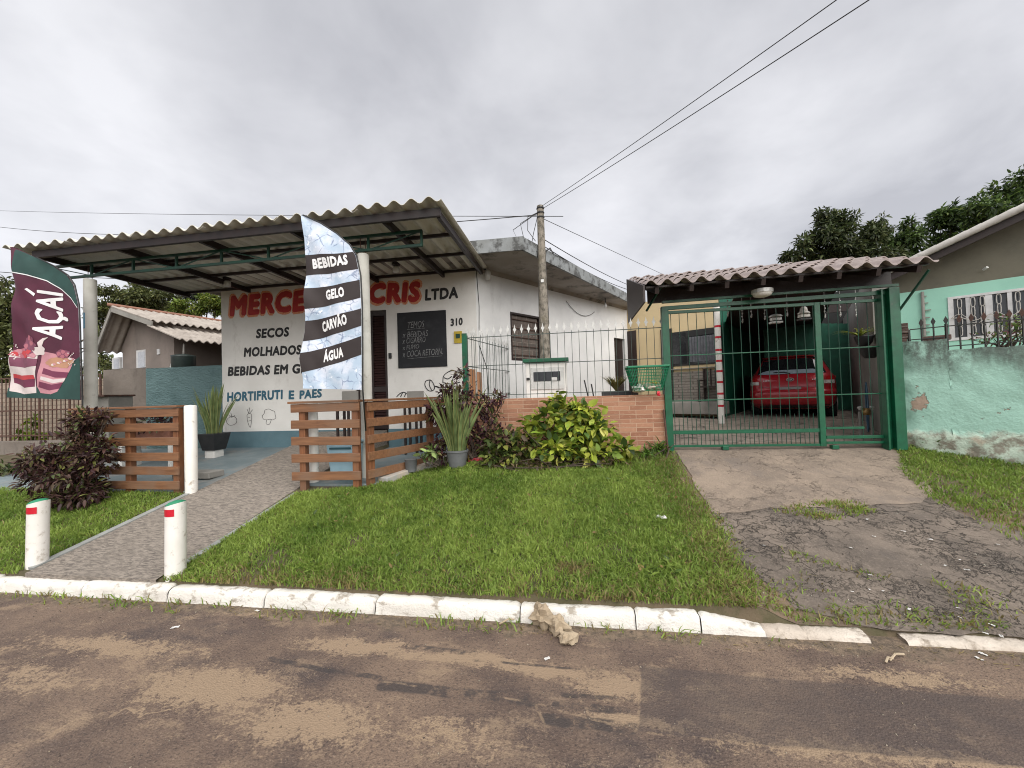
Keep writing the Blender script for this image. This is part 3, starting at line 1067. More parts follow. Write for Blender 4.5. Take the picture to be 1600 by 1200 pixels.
grass('lawn_grass', LAWN, 9500, 0.03, 0.075, 'thick green lawn between the ramp, the white kerb and the driveway', 11, lawn_dry, lawn_keep)
grass('verge_grass', LAWN_LEFT, 4200, 0.035, 0.08, 'green grass left of the ramp behind the kerb', 21)
grass('verge_grass', LAWN_RIGHT, 5200, 0.03, 0.08, 'green grass in front of the mint boundary wall', 31, lambda X, Y: np.clip(0.05 + 0.5 * np.clip((4.6 - Y), 0, 1), 0, .6),
      lambda X, Y: np.clip(0.35 + vnoise(X, Y, 2.2, 3) + np.clip((Y - 4.2), 0, 1), 0.08, 1))
grass('weed_strip', TUFT, 5200, 0.03, 0.075, 'strip of weeds growing between the driveway concrete and asphalt', 41, lambda X, Y: np.full(X.shape, .3),
      lambda X, Y: np.clip(0.55 + 1.2 * vnoise(X, Y, 4, 3), 0, 1), tint=(1.1, 1.05, 1))
grass('weed_fringe', [(0.8, 2.86), (6.2, 2.86), (6.2, 3.1), (3.4, 3.15), (2.2, 3.35), (1.5, 3.75), (1.12, 4.9), (1.05, 4.0)], 4200, 0.015, 0.065,
      'sparse dry weeds on the dirt edge of the driveway', 51, lambda X, Y: np.full(X.shape, .42),
      lambda X, Y: np.clip(0.14 + 1.3 * vnoise(X, Y, 3, 8) + 0.45 * np.clip((1.45 - X) / .25, 0, 1) + 0.3 * (Y < 3.02) + 0.5 * (X < 1.5) * (Y < 3.1), 0, 1), lean=0.9)
grass('gutter_weed', [(-6, 2.60), (3.6, 2.60), (3.6, 2.75), (-6, 2.75)], 2600, 0.015, 0.08, 'low weeds and dead stems in the gutter below the kerb', 61,
      lambda X, Y: np.full(X.shape, .4), lambda X, Y: np.clip(0.05 + 1.2 * vnoise(X, Y, 2.6, 12) + 0.5 * np.clip((Y - 2.67) / .08, 0, 1) * (vnoise(X, Y, 1.3, 2) > -.1), 0, 1), lean=1.0)
for p in list(bpy.data.objects):
    if p.name.startswith('gutter_weed'):
        co = np.zeros(len(p.data.vertices) * 3, np.float32)
        p.data.vertices.foreach_get('co', co)
        co = co.reshape(-1, 3)
        co[:, 2] -= 0.128
        p.data.vertices.foreach_set('co', co.ravel())
        p.data.update()


# loose grit on the road and dry clippings in the gutter
def grit(name, label, n_, area, rmin, rmax, cols, seed, dens=None, on_road=True):
    r = np.random.default_rng(seed)
    X = r.uniform(area[0], area[1], n_)
    Y = r.uniform(area[2], area[3], n_)
    if dens is not None:
        k = r.uniform(0, 1, n_) < dens(X, Y)
        X, Y = X[k], Y[k]
    n_ = len(X)
    Zg = np.zeros(n_) if on_road else gz(X, Y) + .012
    base = np.array([(1, 0, 0), (-.5, .87, 0), (-.5, -.87, 0), (0, 0, 1.1), (.2, .3, -.6)])
    rad = rmin + (rmax - rmin) * r.uniform(0, 1, n_) ** 3
    a = r.uniform(0, 2 * np.pi, n_)
    bx, by = base[:, 0][None], base[:, 1][None]
    jx = r.uniform(.6, 1.4, (n_, 5))
    V = np.zeros((n_, 5, 3))
    V[:, :, 0] = X[:, None] + rad[:, None] * (bx * np.cos(a)[:, None] - by * np.sin(a)[:, None]) * jx
    V[:, :, 1] = Y[:, None] + rad[:, None] * (bx * np.sin(a)[:, None] + by * np.cos(a)[:, None]) * jx
    V[:, :, 2] = Zg[:, None] + rad[:, None] * base[:, 2][None] * .7
    Fq = (np.arange(n_)[:, None, None] * 5 + np.array([(0, 1, 3), (1, 2, 3), (2, 0, 3), (1, 0, 4), (2, 1, 4), (0, 2, 4)])[None]).reshape(-1, 3)
    c = np.array(cols)[r.integers(0, len(cols), n_)] * r.uniform(.7, 1.25, (n_, 1))
    return tag(link_mesh(name, V.reshape(-1, 3), Fq, GRIT, colors=np.repeat(c[:, None], 5, 1).reshape(-1, 3)), label, 'grit', kind='stuff')


GRIT = leaf_material('loose_grit', 0.0, 0.9)
grit('road_grit', 'loose grit and pebbles scattered over the worn road', 11000, (-6, 4, .9, 2.74), .0025, .008, [(.24, .19, .14), (.18, .135, .10), (.09, .068, .058), (.3, .25, .2)], 501,
     lambda X, Y: np.clip(.18 + .75 * np.clip((Y - 2.3) / .4, 0, 1) + .7 * vnoise(X, Y, 1.6, 21), .05, 1))
grit('driveway_grit', 'loose grit on the cracked driveway', 3500, (1.2, 5.5, 2.9, 5.2), .003, .010, [(.3, .25, .2), (.2, .16, .13), (.12, .1, .085), (.42, .38, .33)], 502,
     lambda X, Y: np.clip(.35 + 1.0 * vnoise(X, Y, 1.8, 22), .05, 1), False)
r_ = np.random.default_rng(503)
X_ = r_.uniform(-6, 3.8, 1500)
Y_ = 2.735 - np.abs(r_.normal(0, .07, 1500))
k_ = r_.uniform(0, 1, 1500) < np.clip(.35 + 1.4 * vnoise(X_, Y_, 1.5, 31), 0, 1)
X_, Y_ = X_[k_], Y_[k_]
v, f, c_ = blades(np.c_[X_, Y_, np.full(len(X_), .008)], .015, .05, .006, .2, np.array([(.34, .26, .13)]) * r_.uniform(.5, 1.2, (len(X_), 1)), 504)
vz = v.reshape(-1, 5, 3)
ln = vz[:, :, 2] - .004
an = r_.uniform(0, 2 * np.pi, len(vz))
vz[:, :, 0] += ln * np.cos(an)[:, None]
vz[:, :, 1] += ln * np.sin(an)[:, None] * .5
vz[:, :, 2] = .004 + ln * .12
tag(link_mesh('dry_clippings', vz.reshape(-1, 3), f, GRASS, colors=c_), 'dry grass clippings lying in the gutter', 'clippings', kind='stuff')

# ------------------------------------------------------------------ text
def text2d(s, bold=0.0, shear=0.0, res=3):
    c = bpy.data.curves.new('txt', 'FONT')
    c.body = s
    c.shear = shear
    c.space_character = 1 + max(0.0, bold) * 1.9
    c.resolution_u = res
    c.fill_mode = 'BOTH'
    o = bpy.data.objects.new('txt', c)
    COL.objects.link(o)
    bpy.context.view_layer.update()
    m = bpy.data.meshes.new_from_object(o.evaluated_get(bpy.context.evaluated_depsgraph_get()))
    v = np.array([tuple(p.co) for p in m.vertices])
    f = [tuple(p.vertices) for p in m.polygons]
    bpy.data.objects.remove(o)
    bpy.data.curves.remove(c)
    bpy.data.meshes.remove(m)
    v = v[:, :2]
    if bold <= 0:
        return v, f, np.zeros(len(v))
    # a thick rounded stroke: the thin letters laid several times side by side, each a hair above the last
    V, Fs, L = [], [], []
    n_c = 10
    for k in range(n_c):
        a = 2 * math.pi * k / n_c
        V.append(v + bold * np.array([math.cos(a), math.sin(a)]))
        Fs += [tuple(i + k * len(v) for i in q) for q in f]
        L.append(np.full(len(v), k * 0.00012))
    return np.concatenate(V), Fs, np.concatenate(L)


def split_long(v2, lay, f, maxlen):
    """cut the faces of a flat text so that it can follow a curved cloth"""
    import bmesh
    bm = bmesh.new()
    ly = bm.verts.layers.float.new('lay')
    vs_ = [bm.verts.new((x, z, 0.0)) for x, z in v2]
    for b, l in zip(vs_, lay):
        b[ly] = l
    for q in f:
        try:
            bm.faces.new([vs_[i] for i in q])
        except ValueError:
            pass
    for _ in range(6):
        bmesh.ops.triangulate(bm, faces=bm.faces[:])
        long_ = [e for e in bm.edges if e.calc_length() > maxlen]
        if not long_:
            break
        bmesh.ops.subdivide_edges(bm, edges=long_, cuts=1)
    bmesh.ops.triangulate(bm, faces=bm.faces[:])
    bm.verts.index_update()
    V = np.array([(b.co.x, b.co.y) for b in bm.verts])
    L = np.array([b[ly] for b in bm.verts])
    Fs = [tuple(x.index for x in q.verts) for q in bm.faces]
    bm.free()
    return V, L, Fs


def fit_text(s, o, ex, ey, bold=0.0, shear=0.0, nrm=(0, -1, 0), off=0.003, wob=0.0):
    """text stretched into the box o, o+ex, o+ey"""
    v, f, lay_ = text2d(s, bold, shear)
    lo, hi = v.min(0), v.max(0)
    uv = (v - lo) / (hi - lo)
    if wob:
        uv[:, 1] += wob * np.array([mnoise.noise(Vector((a * 9, 3, 1))) for a in uv[:, 0]])
    p = np.array(o) + uv[:, :1] * np.array(ex) + uv[:, 1:] * np.array(ey) + np.array(nrm) * (off + lay_[:, None])
    return p, f


# ------------------------------------------------------------------ shop
SY = 7.0
CORN = np.array([-1.70, 7.0, 0])
FAR = CORN + D1 * 5.65


def sh(px, py):
    return atY(px, py, SY)


shop = thing('shop_building', 'white grocery shop with painted red lettering and a flat concrete roof', 'shop', (-4.4, 8.5, 0.66))
wx0 = -7.04
dL, dR = -4.12, -3.46
dT = 3.26
mb = MB()
th = 0.16
mb.box(((wx0 + dL) / 2, SY + th / 2, 2.42), (dL - wx0, th, 3.3))
mb.box(((dR + CORN[0]) / 2, SY + th / 2, 2.42), (CORN[0] - dR, th, 3.3))
mb.box(((dL + dR) / 2, SY + th / 2, (dT + 4.07) / 2), (dR - dL, th, 4.07 - dT))
mb.build('front_wall', WHITE_WALL, shop)
mb = MB()
wl0, wl1, wz0, wz1 = 0.88, 1.80, 2.25, 3.22


def onside(s_, z, outw=0.0):
    return CORN + D1 * s_ + D2 * outw + UZ * z


def wallpiece(mb, s0, s1, z0, z1, t=0.16, out_=0.0):
    a, b = onside(s0, 0, out_), onside(s1, 0, out_)
    i = -D2 * t
    mb.hexa([a + UZ * z0, b + UZ * z0, b + i + UZ * z0, a + i + UZ * z0, a + UZ * z1, b + UZ * z1, b + i + UZ * z1, a + i + UZ * z1])


mb = MB()
wallpiece(mb, 0.0, wl0, 0.3, 4.07)
wallpiece(mb, wl1, 4.9, 0.3, 4.07)
wallpiece(mb, 5.5, 5.7, 0.3, 4.07)
wallpiece(mb, 4.9, 5.5, 3.02, 4.07)
wallpiece(mb, wl0, wl1, 0.3, wz0)
wallpiece(mb, wl0, wl1, wz1, 4.07)
mb.build('side_wall', SIDE_WALL, shop)
mb = MB()
mb.box((wx0 + 0.08, SY + 4, 2.3), (0.16, 7.6, 3.5))
mb.box((-3.5, SY + 7.5, 2.3), (7.2, 0.16, 3.5))
mb.build('back_wall', GREYWALL, shop)
# window blocked up with concrete blocks
wf = MB()
for s0, s1, z0, z1 in ((wl0, wl0 + .04, wz0, wz1), (wl1 - .04, wl1, wz0, wz1), (wl0 + .04, wl1 - .04, wz0, wz0 + .05), (wl0 + .04, wl1 - .04, wz1 - .04, wz1)):
    wallpiece(wf, s0, s1, z0, z1, 0.1, 0.004)
wf = wf.build('window', WOOD_DARK, shop)
mb = MB()
wallpiece(mb, wl0 + .04, wl1 - .04, wz0 + .05, wz1 - .04, 0.05, -0.05)
mb.build('block_infill', BLOCKS, wf)
mb = MB()
for k in range(5):
    z = wz0 + 0.12 + k * 0.18
    mb.bar(onside(wl0 + .04, z, -0.03), onside(wl1 - .04, z, -0.03), 0.012, 0.012)
mb.build('grille_bar', RUST, wf)
mb = MB()
wallpiece(mb, 4.9, 5.5, 0.8, 3.02, 0.05, -0.08)
mb.build('side_door', WOOD_DARK, shop)
# blue base band
zb_l, zb_r = 0.985, 1.0
mb = MB()
mb.box(((wx0 + dL) / 2 - 0.02, SY - 0.012, 0.78), (dL - wx0 + 0.04, 0.024, 0.43))
mb.box(((dR + CORN[0]) / 2, SY - 0.012, 0.78), (CORN[0] - dR, 0.024, 0.43))
mb.build('base_band', BLUE_BASE, shop)
# louvred door
mb = MB()
dz0 = 0.98
for x in (dL + .03, dR - .03, (dL + dR) / 2 - .0):
    mb.box((x, SY + 0.06, (dT + dz0) / 2), (0.06, 0.05, dT - dz0))
for z in (dz0 + .06, 1.75, dT - .05):
    mb.box(((dL + dR) / 2, SY + 0.062, z), (dR - dL, 0.046, 0.1))
door = mb.build('door', WOOD_DARK, shop)
mb = MB()
z = dz0 + 0.15
while z < dT - .1:
    mb.add([(dL, SY + 0.045, z - .02), (dR, SY + 0.045, z - .02), (dR, SY + 0.085, z + .025), (dL, SY + 0.085, z + .025)], [(0, 1, 2, 3)])
    z += 0.05
mb.add([(dL, SY + 0.09, dz0), (dR, SY + 0.09, dz0), (dR, SY + 0.09, dT), (dL, SY + 0.09, dT)], [(0, 1, 2, 3)])
mb.build('louvre', simple('dark_red_brown_paint', (0.045, 0.02, 0.018), (0.03, 0.014, 0.013), 6, 0.5), door)
MB().box((sh(610, 556)[0], SY - 0.015, sh(610, 556)[2]), (0.05, 0.03, 0.1)).build('door_bell', BLACK, shop)
# flat roof slab, stained, with an overhang that narrows to the back
so_a = np.array([-0.74, 6.33, 0])
so_b = np.array([1.80, 11.35, 0])
ring = [(-7.6, 6.33), (so_a[0], so_a[1]), (so_b[0], so_b[1]), (1.0, 12.3), (-7.6, 14.8)]
MB().prism([(x, y, 3.93) for x, y in ring], (0, 0, 0.13)).build('roof_slab', SLAB, shop)
mb = MB()
mb.bar((-7.6, 6.315, 4.03), (so_a[0] + .02, 6.315, 4.03), 0.03, 0.22)
mb.bar(so_a + UZ * 4.03, so_b + UZ * 4.03, 0.04, 0.22)
mb.build('roof_edge', SLAB_EDGE, shop)
# soffit coving where wall and slab meet: patches of dark stain are in the material
MB().add([onside(0, 3.86, 0.004), onside(5.7, 3.86, 0.004), onside(5.7, 3.931, 0.06), onside(0, 3.931, 0.06)], [(0, 1, 2, 3)]).build('cornice', SLAB, shop)

RED = simple('red_sign_paint', (0.44, 0.025, 0.022), (0.36, 0.02, 0.02), 8, 0.7)
ORANGE = simple('orange_halo_paint', (0.66, 0.22, 0.10), (0.70, 0.36, 0.22), 30, 0.8)
INK = simple('black_sign_paint', (0.018, 0.018, 0.02), (0.03, 0.03, 0.03), 8, 0.7)
TEAL_INK = simple('teal_sign_paint', (0.035, 0.13, 0.19), (0.03, 0.1, 0.15), 8, 0.7)


def wall_text(s, bl, br, tl, mat, bold, shear=0.0, name='lettering', off=0.003, wob=0.03, halo=None):
    o, r_, t_ = sh(*bl), sh(*br), sh(*tl)
    v, f = fit_text(s, o, r_ - o, t_ - o, bold, shear, off=off, wob=wob)
    return link_mesh(name, v, f, mat, shop)


def M_word(s, bl, br, tl):
    o, r_, t_ = sh(*bl), sh(*br), sh(*tl)
    v, f = fit_text(s, o, r_ - o, t_ - o, 0.062, 0.1, off=0.0035, wob=0.04)
    link_mesh('lettering', v, f, RED, shop)
    m = 0.04
    ex, ey = (r_ - o), (t_ - o)
    o2 = o - ex / np.linalg.norm(ex) * m - ey / np.linalg.norm(ey) * m
    v, f = fit_text(s, o2, ex * (1 + 2 * m / np.linalg.norm(ex)), ey * (1 + 2 * m / np.linalg.norm(ey)), 0.105, 0.1, off=0.0015, wob=0.04)
    link_mesh('lettering_outline', v, f, ORANGE, shop)


M_word('MERCEARIA', (359, 495), (566, 480), (359, 462))
M_word('CRIS', (577, 475), (657, 472), (577, 443))
wall_text('LTDA', (664, 470), (716, 466), (664, 452), INK, 0.05, 0.05)
wall_text('SECOS', (400, 529), (452, 526), (400, 514), INK, 0.05, 0.1)
wall_text('MOLHADOS', (381, 558), (471, 554), (381, 543), INK, 0.05, 0.1)
wall_text('BEBIDAS EM GERAL', (356, 588), (512, 582), (356, 573), INK, 0.05, 0.1)
wall_text('HORTIFRUTI', (355, 628), (442, 624), (355, 613), TEAL_INK, 0.05, 0.03)
wall_text('E', (451, 624), (460, 624), (451, 610), TEAL_INK, 0.05, 0.03)
wall_text('PAES', (468, 624), (503, 621), (468, 610), TEAL_INK, 0.05, 0.03)
wall_text('310', (704, 510), (723, 508), (704, 498), INK, 0.05, 0.0, name='house_number')


def drawing(name, strokes, r=0.006, mat=INK):
    m = MB()
    for st in strokes:
        P = [sh(*p) + np.array([0, -0.002, 0]) for p in st]
        Q = []
        for i in range(len(P) - 1):
            for k in range(4):
                t = k / 4
                p0, p1, p2, p3 = P[max(i - 1, 0)], P[i], P[i + 1], P[min(i + 2, len(P) - 1)]
                Q.append(0.5 * ((2 * p1) + (-p0 + p2) * t + (2 * p0 - 5 * p1 + 4 * p2 - p3) * t * t + (-p0 + 3 * p1 - 3 * p2 + p3) * t ** 3))
        Q.append(P[-1])
        m.tube(Q, r, 5)
    return m.build(name, mat, shop)


drawing('tomato_drawing', [[(361, 651), (356, 654), (354, 659), (358, 664), (364, 664), (369, 661), (370, 655), (366, 651), (361, 651)], [(357, 648), (362, 652), (367, 649)], [(362, 652), (361, 645)]], 0.004)
drawing('carrot_drawing', [[(386, 649), (387, 658), (391, 668), (393, 658), (393, 648), (389, 646), (386, 649)], [(389, 646), (386, 639)], [(389, 646), (390, 637)], [(390, 646), (395, 640)], [(387, 653), (391, 652)], [(388, 658), (392, 657)]], 0.004)
drawing('broccoli_drawing', [[(418, 656), (412, 655), (410, 650), (413, 646), (414, 641), (420, 639), (424, 641), (429, 643), (430, 648), (431, 653), (426, 656), (422, 655), (418, 656)], [(417, 656), (416, 662), (421, 663), (424, 656)]], 0.004)
drawing('pepper_drawing', [[(669, 594), (665, 596), (664, 602), (668, 609), (674, 611), (679, 607), (677, 599), (673, 594), (669, 594)], [(672, 594), (671, 602), (675, 610)], [(679, 603), (688, 606), (694, 600)]], 0.009)
drawing('loaf_drawing', [[(692, 598), (693, 588), (699, 582), (707, 579), (715, 581), (719, 583)], [(694, 590), (700, 592), (706, 588)], [(707, 596), (709, 588), (716, 584)], [(693, 598), (706, 600), (719, 597)]], 0.009)
drawing('croissant_drawing', [[(620, 620), (625, 615), (631, 613), (637, 616), (641, 620)], [(626, 620), (629, 614)], [(632, 620), (634, 615)], [(648, 621), (655, 617), (659, 616)]], 0.009)

# chalkboard
bl, br, tl, tr = sh(622, 576), sh(699, 572), sh(622, 489), sh(697, 485)
bx0, bx1 = (bl[0] + tl[0]) / 2, (br[0] + tr[0]) / 2
bz0, bz1 = (bl[2] + br[2]) / 2, (tl[2] + tr[2]) / 2
board = thing('chalkboard', 'black chalkboard with handwritten price list between the door and the number', 'chalkboard', (bx0, SY - 0.02, bz0))
n = NT('chalkboard_black')
MB().box(((bx0 + bx1) / 2, SY - 0.012, (bz0 + bz1) / 2), (bx1 - bx0, 0.02, bz1 - bz0)).build(
    'board', n.done(n.mix(n.step(n.noise(4, 7, 0.65), 0.5, 0.85), (0.011, 0.012, 0.015), (0.035, 0.035, 0.04)), 0.75), board, bevel=0.003)
CHALK = simple('chalk', (0.27, 0.27, 0.27), (0.07, 0.07, 0.075), 55, 0.9)
for s, b, r_, t_ in [('TEMOS', (637, 513), (663, 511), (637, 503)), ('x BEBIDAS', (629, 528), (669, 525), (629, 519)), ('x CIGARRO', (629, 537.5), (665, 534.5), (629, 529)),
                     ('x FUMO', (629, 547), (655, 544.5), (629, 540)), ('x COCA RETORN.', (629, 558.5), (692, 553.5), (629, 549))]:
    o, rr, tt = (atY(*p, SY - 0.022) for p in (b, r_, t_))
    v, f = fit_text(s, o, rr - o, tt - o, -0.008, 0.15, off=0.002, wob=0.09)
    link_mesh('chalk_lettering', v, f, CHALK, board)
for a_, b_ in (((636, 515), (664, 512.5)), ((637, 560.5), (690, 556))):
    MB().bar(atY(*a_, SY - .0245), atY(*b_, SY - .0245), 0.004, 0.005).build('chalk_underline', CHALK, board)

# small yellow meter plate by the corner
p = sh(716, 527)
t = thing('wall_plate', 'small yellow sign plate on the shop front beside the green fence post', 'sign', p)
MB().box((p[0], SY - 0.012, p[2]), (0.15, 0.02, 0.22)).build('plate', simple('yellow_plate', (0.5, 0.36, 0.02), (0.4, 0.3, 0.03), 8, 0.5), t, bevel=0.004)
MB().box((p[0], SY - 0.026, p[2] + .02), (0.08, 0.006, 0.08)).build('emblem', GREEN_D, t)
p = atP(762, 428, CORN + D2 * 0.12, D2)
t = thing('security_lamp', 'white egg shaped lamp under the roof slab at the shop corner', 'lamp', p)
MB().lathe([(0.005, -0.11), (0.04, -0.1), (0.06, -0.05), (0.062, 0.0), (0.05, 0.05), (0.03, 0.08)], p, 16).build('shade', SILVER, t, smooth=True)
MB().bar(p + np.array([0, 0, .07]), p + np.array([-.1, .02, .12]), 0.025, 0.025).build('bracket', BLACK, t)
mb = MB()
pts = [onside(0.02, 3.86, 0.01), onside(0.06, 3.2, 0.012), onside(0.03, 2.5, 0.012), onside(0.2, 2.1, 0.01), onside(0.24, 1.5, 0.01)]
mb.tube(pts, 0.006, 5)
tag(mb.build('wall_cable', BLACK), 'thin black cable running down the white side wall from the corner lamp', 'cable')
mb = MB()
pts = []
for k in range(13):
    u = k / 12
    pts.append(onside(2.75 + 1.2 * u, 3.70 - 0.10 * u - 0.35 * 4 * u * (1 - u) * 0.6, 0.02))
mb.tube(pts, 0.006, 5)
tag(mb.build('wall_cable', BLACK), 'slack black cable looped along the top of the white side wall', 'cable')
p = onside(4.1, 3.93, 0.25)
t = thing('soffit_lamp', 'bare bulb hanging under the concrete eave of the side wall', 'lamp', p - UZ * .25)
MB().tube([p, p - UZ * .13], 0.012, 6).build('cord', BLACK, t)
MB().lathe([(0.012, 0), (0.02, -.03), (0.035, -.08), (0.03, -.11), (0.005, -.125)], p - UZ * .12, 12).build('bulb', SILVER, t, smooth=True)

# ------------------------------------------------------------------ canopy
CX0, CX1, CY0, CY1 = -8.13, -1.48, 4.5, 7.0
CZF, CZB = 3.95, 3.92
canopy = thing('shop_canopy', 'open porch canopy of grey corrugated sheets on two white columns', 'canopy', (-4.8, 5.4, 0.5))


def corr_sheet(mb, x0, x1, y0, y1, z0, z1, pitch=0.222, amp=0.034, t=0.008, ny=3, ph=0.0):
    nx = int((x1 - x0) / pitch * 10) + 1

    def top(u, v):
        x = x0 + (x1 - x0) * u
        a = math.sin(2 * math.pi * (x - CX0 + ph) / pitch)
        return (x, y0 + (y1 - y0) * v, z0 + (z1 - z0) * v + amp * a)
    mb.grid(top, nx, ny)
    b = len(mb.v)
    mb.grid(lambda u, v: tuple(np.array(top(u, v)) - np.array([0, 0, t])), nx, ny)
    # close the front and the side rims
    n = nx * ny
    a = b - n
    for i in range(nx - 1):
        mb.f.append((a + i, b + i, b + i + 1, a + i + 1))
    for j in range(ny - 1):
        for i in (0, nx - 1):
            mb.f.append((a + j * nx + i, b + j * nx + i, b + (j + 1) * nx + i, a + (j + 1) * nx + i))


# overlapping sheets six crests wide; each front edge sits a little differently
k = 0
x = CX0
while x < CX1 - 0.05:
    x2 = min(x + 0.222 * 5, CX1)
    mb = MB()
    dj = random.uniform(-.03, .03)
    corr_sheet(mb, x - (0.06 if k else 0), x2, CY0 + dj, CY1 + 0.2 if False else CY1 - 0.005, CZF + (k % 2) * 0.009, CZB + (k % 2) * 0.009, ph=x - x)
    o = mb.build('roof_sheet', SHEET, canopy)
    smooth_by_angle(o, 50)
    x = x2
    k += 1
zb = CZF - 0.028 - 0.02


def cz(y):
    return CZF - 0.045 + (CZB - CZF) * (y - CY0) / (CY1 - CY0)


mb = MB()
mb.bar((CX0 + .35, 4.62, cz(4.6) - .05), (CX1 - .06, 4.62, cz(4.6) - .05), 0.05, 0.1)
mb.build('front_beam', STEEL_D, canopy)
for xr in (-7.75, -6.35, -5.0, -3.6, -2.3, CX1 - .1):
    MB().bar((xr, 4.66, cz(4.66) - .055), (xr, 6.97, cz(6.97) - .055), 0.05, 0.09).build('rafter', STEEL_D, canopy)
for yp in (5.35, 6.1, 6.9):
    MB().bar((CX0 + .2, yp, cz(yp) - .02), (CX1 - .08, yp, cz(yp) - .02), 0.04, 0.045).build('purlin', STEEL_D, canopy)
# green lattice truss over the columns
ty, tz0, tz1 = 4.95, 3.60, 3.79
mb = MB()
mb.bar((-8.0, ty, tz0), (-1.91, ty, tz0), 0.035, 0.035)
mb.bar((-8.0, ty, tz1), (-1.91, ty, tz1), 0.035, 0.035)
k = 0
xx = -8.0
while xx < -1.95:
    x2 = min(xx + 0.76, -1.91)
    mb.bar((x2, ty, tz0), (x2, ty, tz1), 0.028, 0.028)
    if k % 2 == 0:
        mb.bar((xx, ty, tz1), (x2, ty, tz0), 0.014, 0.014)
    else:
        mb.bar((xx, ty, tz0), (x2, ty, tz1), 0.014, 0.014)
    xx = x2
    k += 1
mb.build('truss', GREEN_D, canopy)
for xc, zb_, nm in ((-7.27, 0.46, 'l'), (-2.76, 0.52, 'r')):
    o = MB().lathe([(0.076, 0), (0.076, 0.95), (0.074, 0.96), (0.076, 0.97), (0.076, 1.95), (0.0745, 1.96), (0.076, 1.97), (0.076, 3.53 - zb_), (0.07, 3.545 - zb_)], (xc, 4.95, zb_), 28).build('column', CONC_COL, canopy)
    smooth_by_angle(o, 40)
    m2 = MB()
    for dx in (-.04, .04):
        m2.tube([(xc + dx, 4.95, 3.53), (xc + dx * .8, 4.95, 3.8)], 0.005, 5)
    m2.build('tie_rod', RUST, o)
# sticker on the left column
st = MB()
st.grid(lambda u, v: (-7.27 + .0775 * math.sin(-.55 + .7 * u), 4.95 - .0775 * math.cos(-.55 + .7 * u), 2.78 + .24 * v), 6, 2)
tag(st.build('sticker', simple('blue_sticker', (0.1, 0.32, 0.45), (0.08, 0.27, 0.4), 40, 0.4)), 'small blue sticker on the left canopy column', 'sticker')
for (px, py, y, lab) in ((355, 441, 6.4, 'white lamp hanging under the canopy above the word painted in red at left'), (619, 419, 6.4, 'white lamp hanging under the canopy above the chalkboard')):
    p = atY(px, py, y)
    t = thing('canopy_lamp', lab, 'lamp', p, 'lamps under the shop canopy')
    MB().lathe([(0.02, 0.1), (0.065, 0.09), (0.07, 0.05), (0.03, 0.03)], p, 14).build('holder', STEEL_D, t)
    MB().lathe([(0.03, 0.035), (0.055, 0.01), (0.06, -0.03), (0.055, -0.075), (0.01, -0.085)], p, 14).build('bulb', SILVER, t, smooth=True)
    MB().bar(p + np.array([0, 0, .09]), (p[0], p[1], cz(6.4) - .03), 0.03, 0.03).build('stem', STEEL_D, t)

# ------------------------------------------------------------------ feather flags
FY = 4.36


class Flag:
    def __init__(s, left, right, ph):
        s.L = np.array([atY(*p, FY)[[0, 2]] for p in left])      # bottom to top, (x, z)
        s.R = np.array([atY(*p, FY)[[0, 2]] for p in right])
        s.ph = ph

    def bound(s, z):
        l = np.interp(z, s.L[:, 1], s.L[:, 0])
        r = np.interp(z, s.R[:, 1], s.R[:, 0])
        return l, r

    def y(s, x, z):
        l, r = s.bound(z)
        u = 1 - min(1.0, max(0.0, (x - l) / max(r - l, 0.05)))
        return FY + u * (0.03 * math.sin(x * 7 + z * 1.3 + s.ph) + 0.02 * math.sin(x * 13 - z * 4.0 + s.ph) + 0.012 * math.sin(x * 5 + z * 9.0 + 2 * s.ph) + 0.008 * math.sin(x * 19 + z * 14)) - 0.05 * u * u

    def cloth(s, nu=40, nv=90):
        z0 = min(s.L[0, 1], s.R[0, 1])
        m = MB()

        def fn(u, v):
            zl = s.L[0, 1] + (s.L[-1, 1] - s.L[0, 1]) * v
            zr = s.R[0, 1] + (s.R[-1, 1] - s.R[0, 1]) * v
            xl = np.interp(zl, s.L[:, 1], s.L[:, 0])
            xr = np.interp(zr, s.R[:, 1], s.R[:, 0])
            x, z = xl + (xr - xl) * u, zl + (zr - zl) * u
            return (x, s.y(x, z), z)
        m.grid(fn, nu, nv)
        return m

    def decal(s, pts2, faces, off):
        off = np.broadcast_to(off, len(pts2))
        v = np.array([(x, s.y(x, z) - o_, z) for (x, z), o_ in zip(pts2, off)])
        return v, faces


def polygon_decal(flag, px_poly, off, name, mat, parent, sub=0.05):
    P = np.array([atY(*p, FY)[[0, 2]] for p in px_poly])
    return polygon_decal_w(flag, P, off, name, mat, parent, sub)


def polygon_decal_w(flag, P, off, name, mat, parent, sub=0.05):
    from mathutils.geometry import delaunay_2d_cdt
    pts = []
    for i in range(len(P)):
        a, b = P[i], P[(i + 1) % len(P)]
        m = max(1, int(np.linalg.norm(b - a) / sub))
        for k in range(m):
            pts.append(a + (b - a) * k / m)
    pts = np.array(pts)
    lo, hi = pts.min(0), pts.max(0)
    gx, gy = np.meshgrid(np.arange(lo[0] + sub / 3, hi[0], sub), np.arange(lo[1] + sub / 3, hi[1], sub))
    inner = [Vector(p) for p in np.c_[gx.ravel(), gy.ravel()] if inside(pts, p)]
    res = delaunay_2d_cdt([Vector(p) for p in pts] + inner, [], [list(range(len(pts)))], 1, 1e-6)
    v, f = flag.decal(np.array([tuple(p) for p in res[0]]), [tuple(q) for q in res[2]], off)
    return v, f


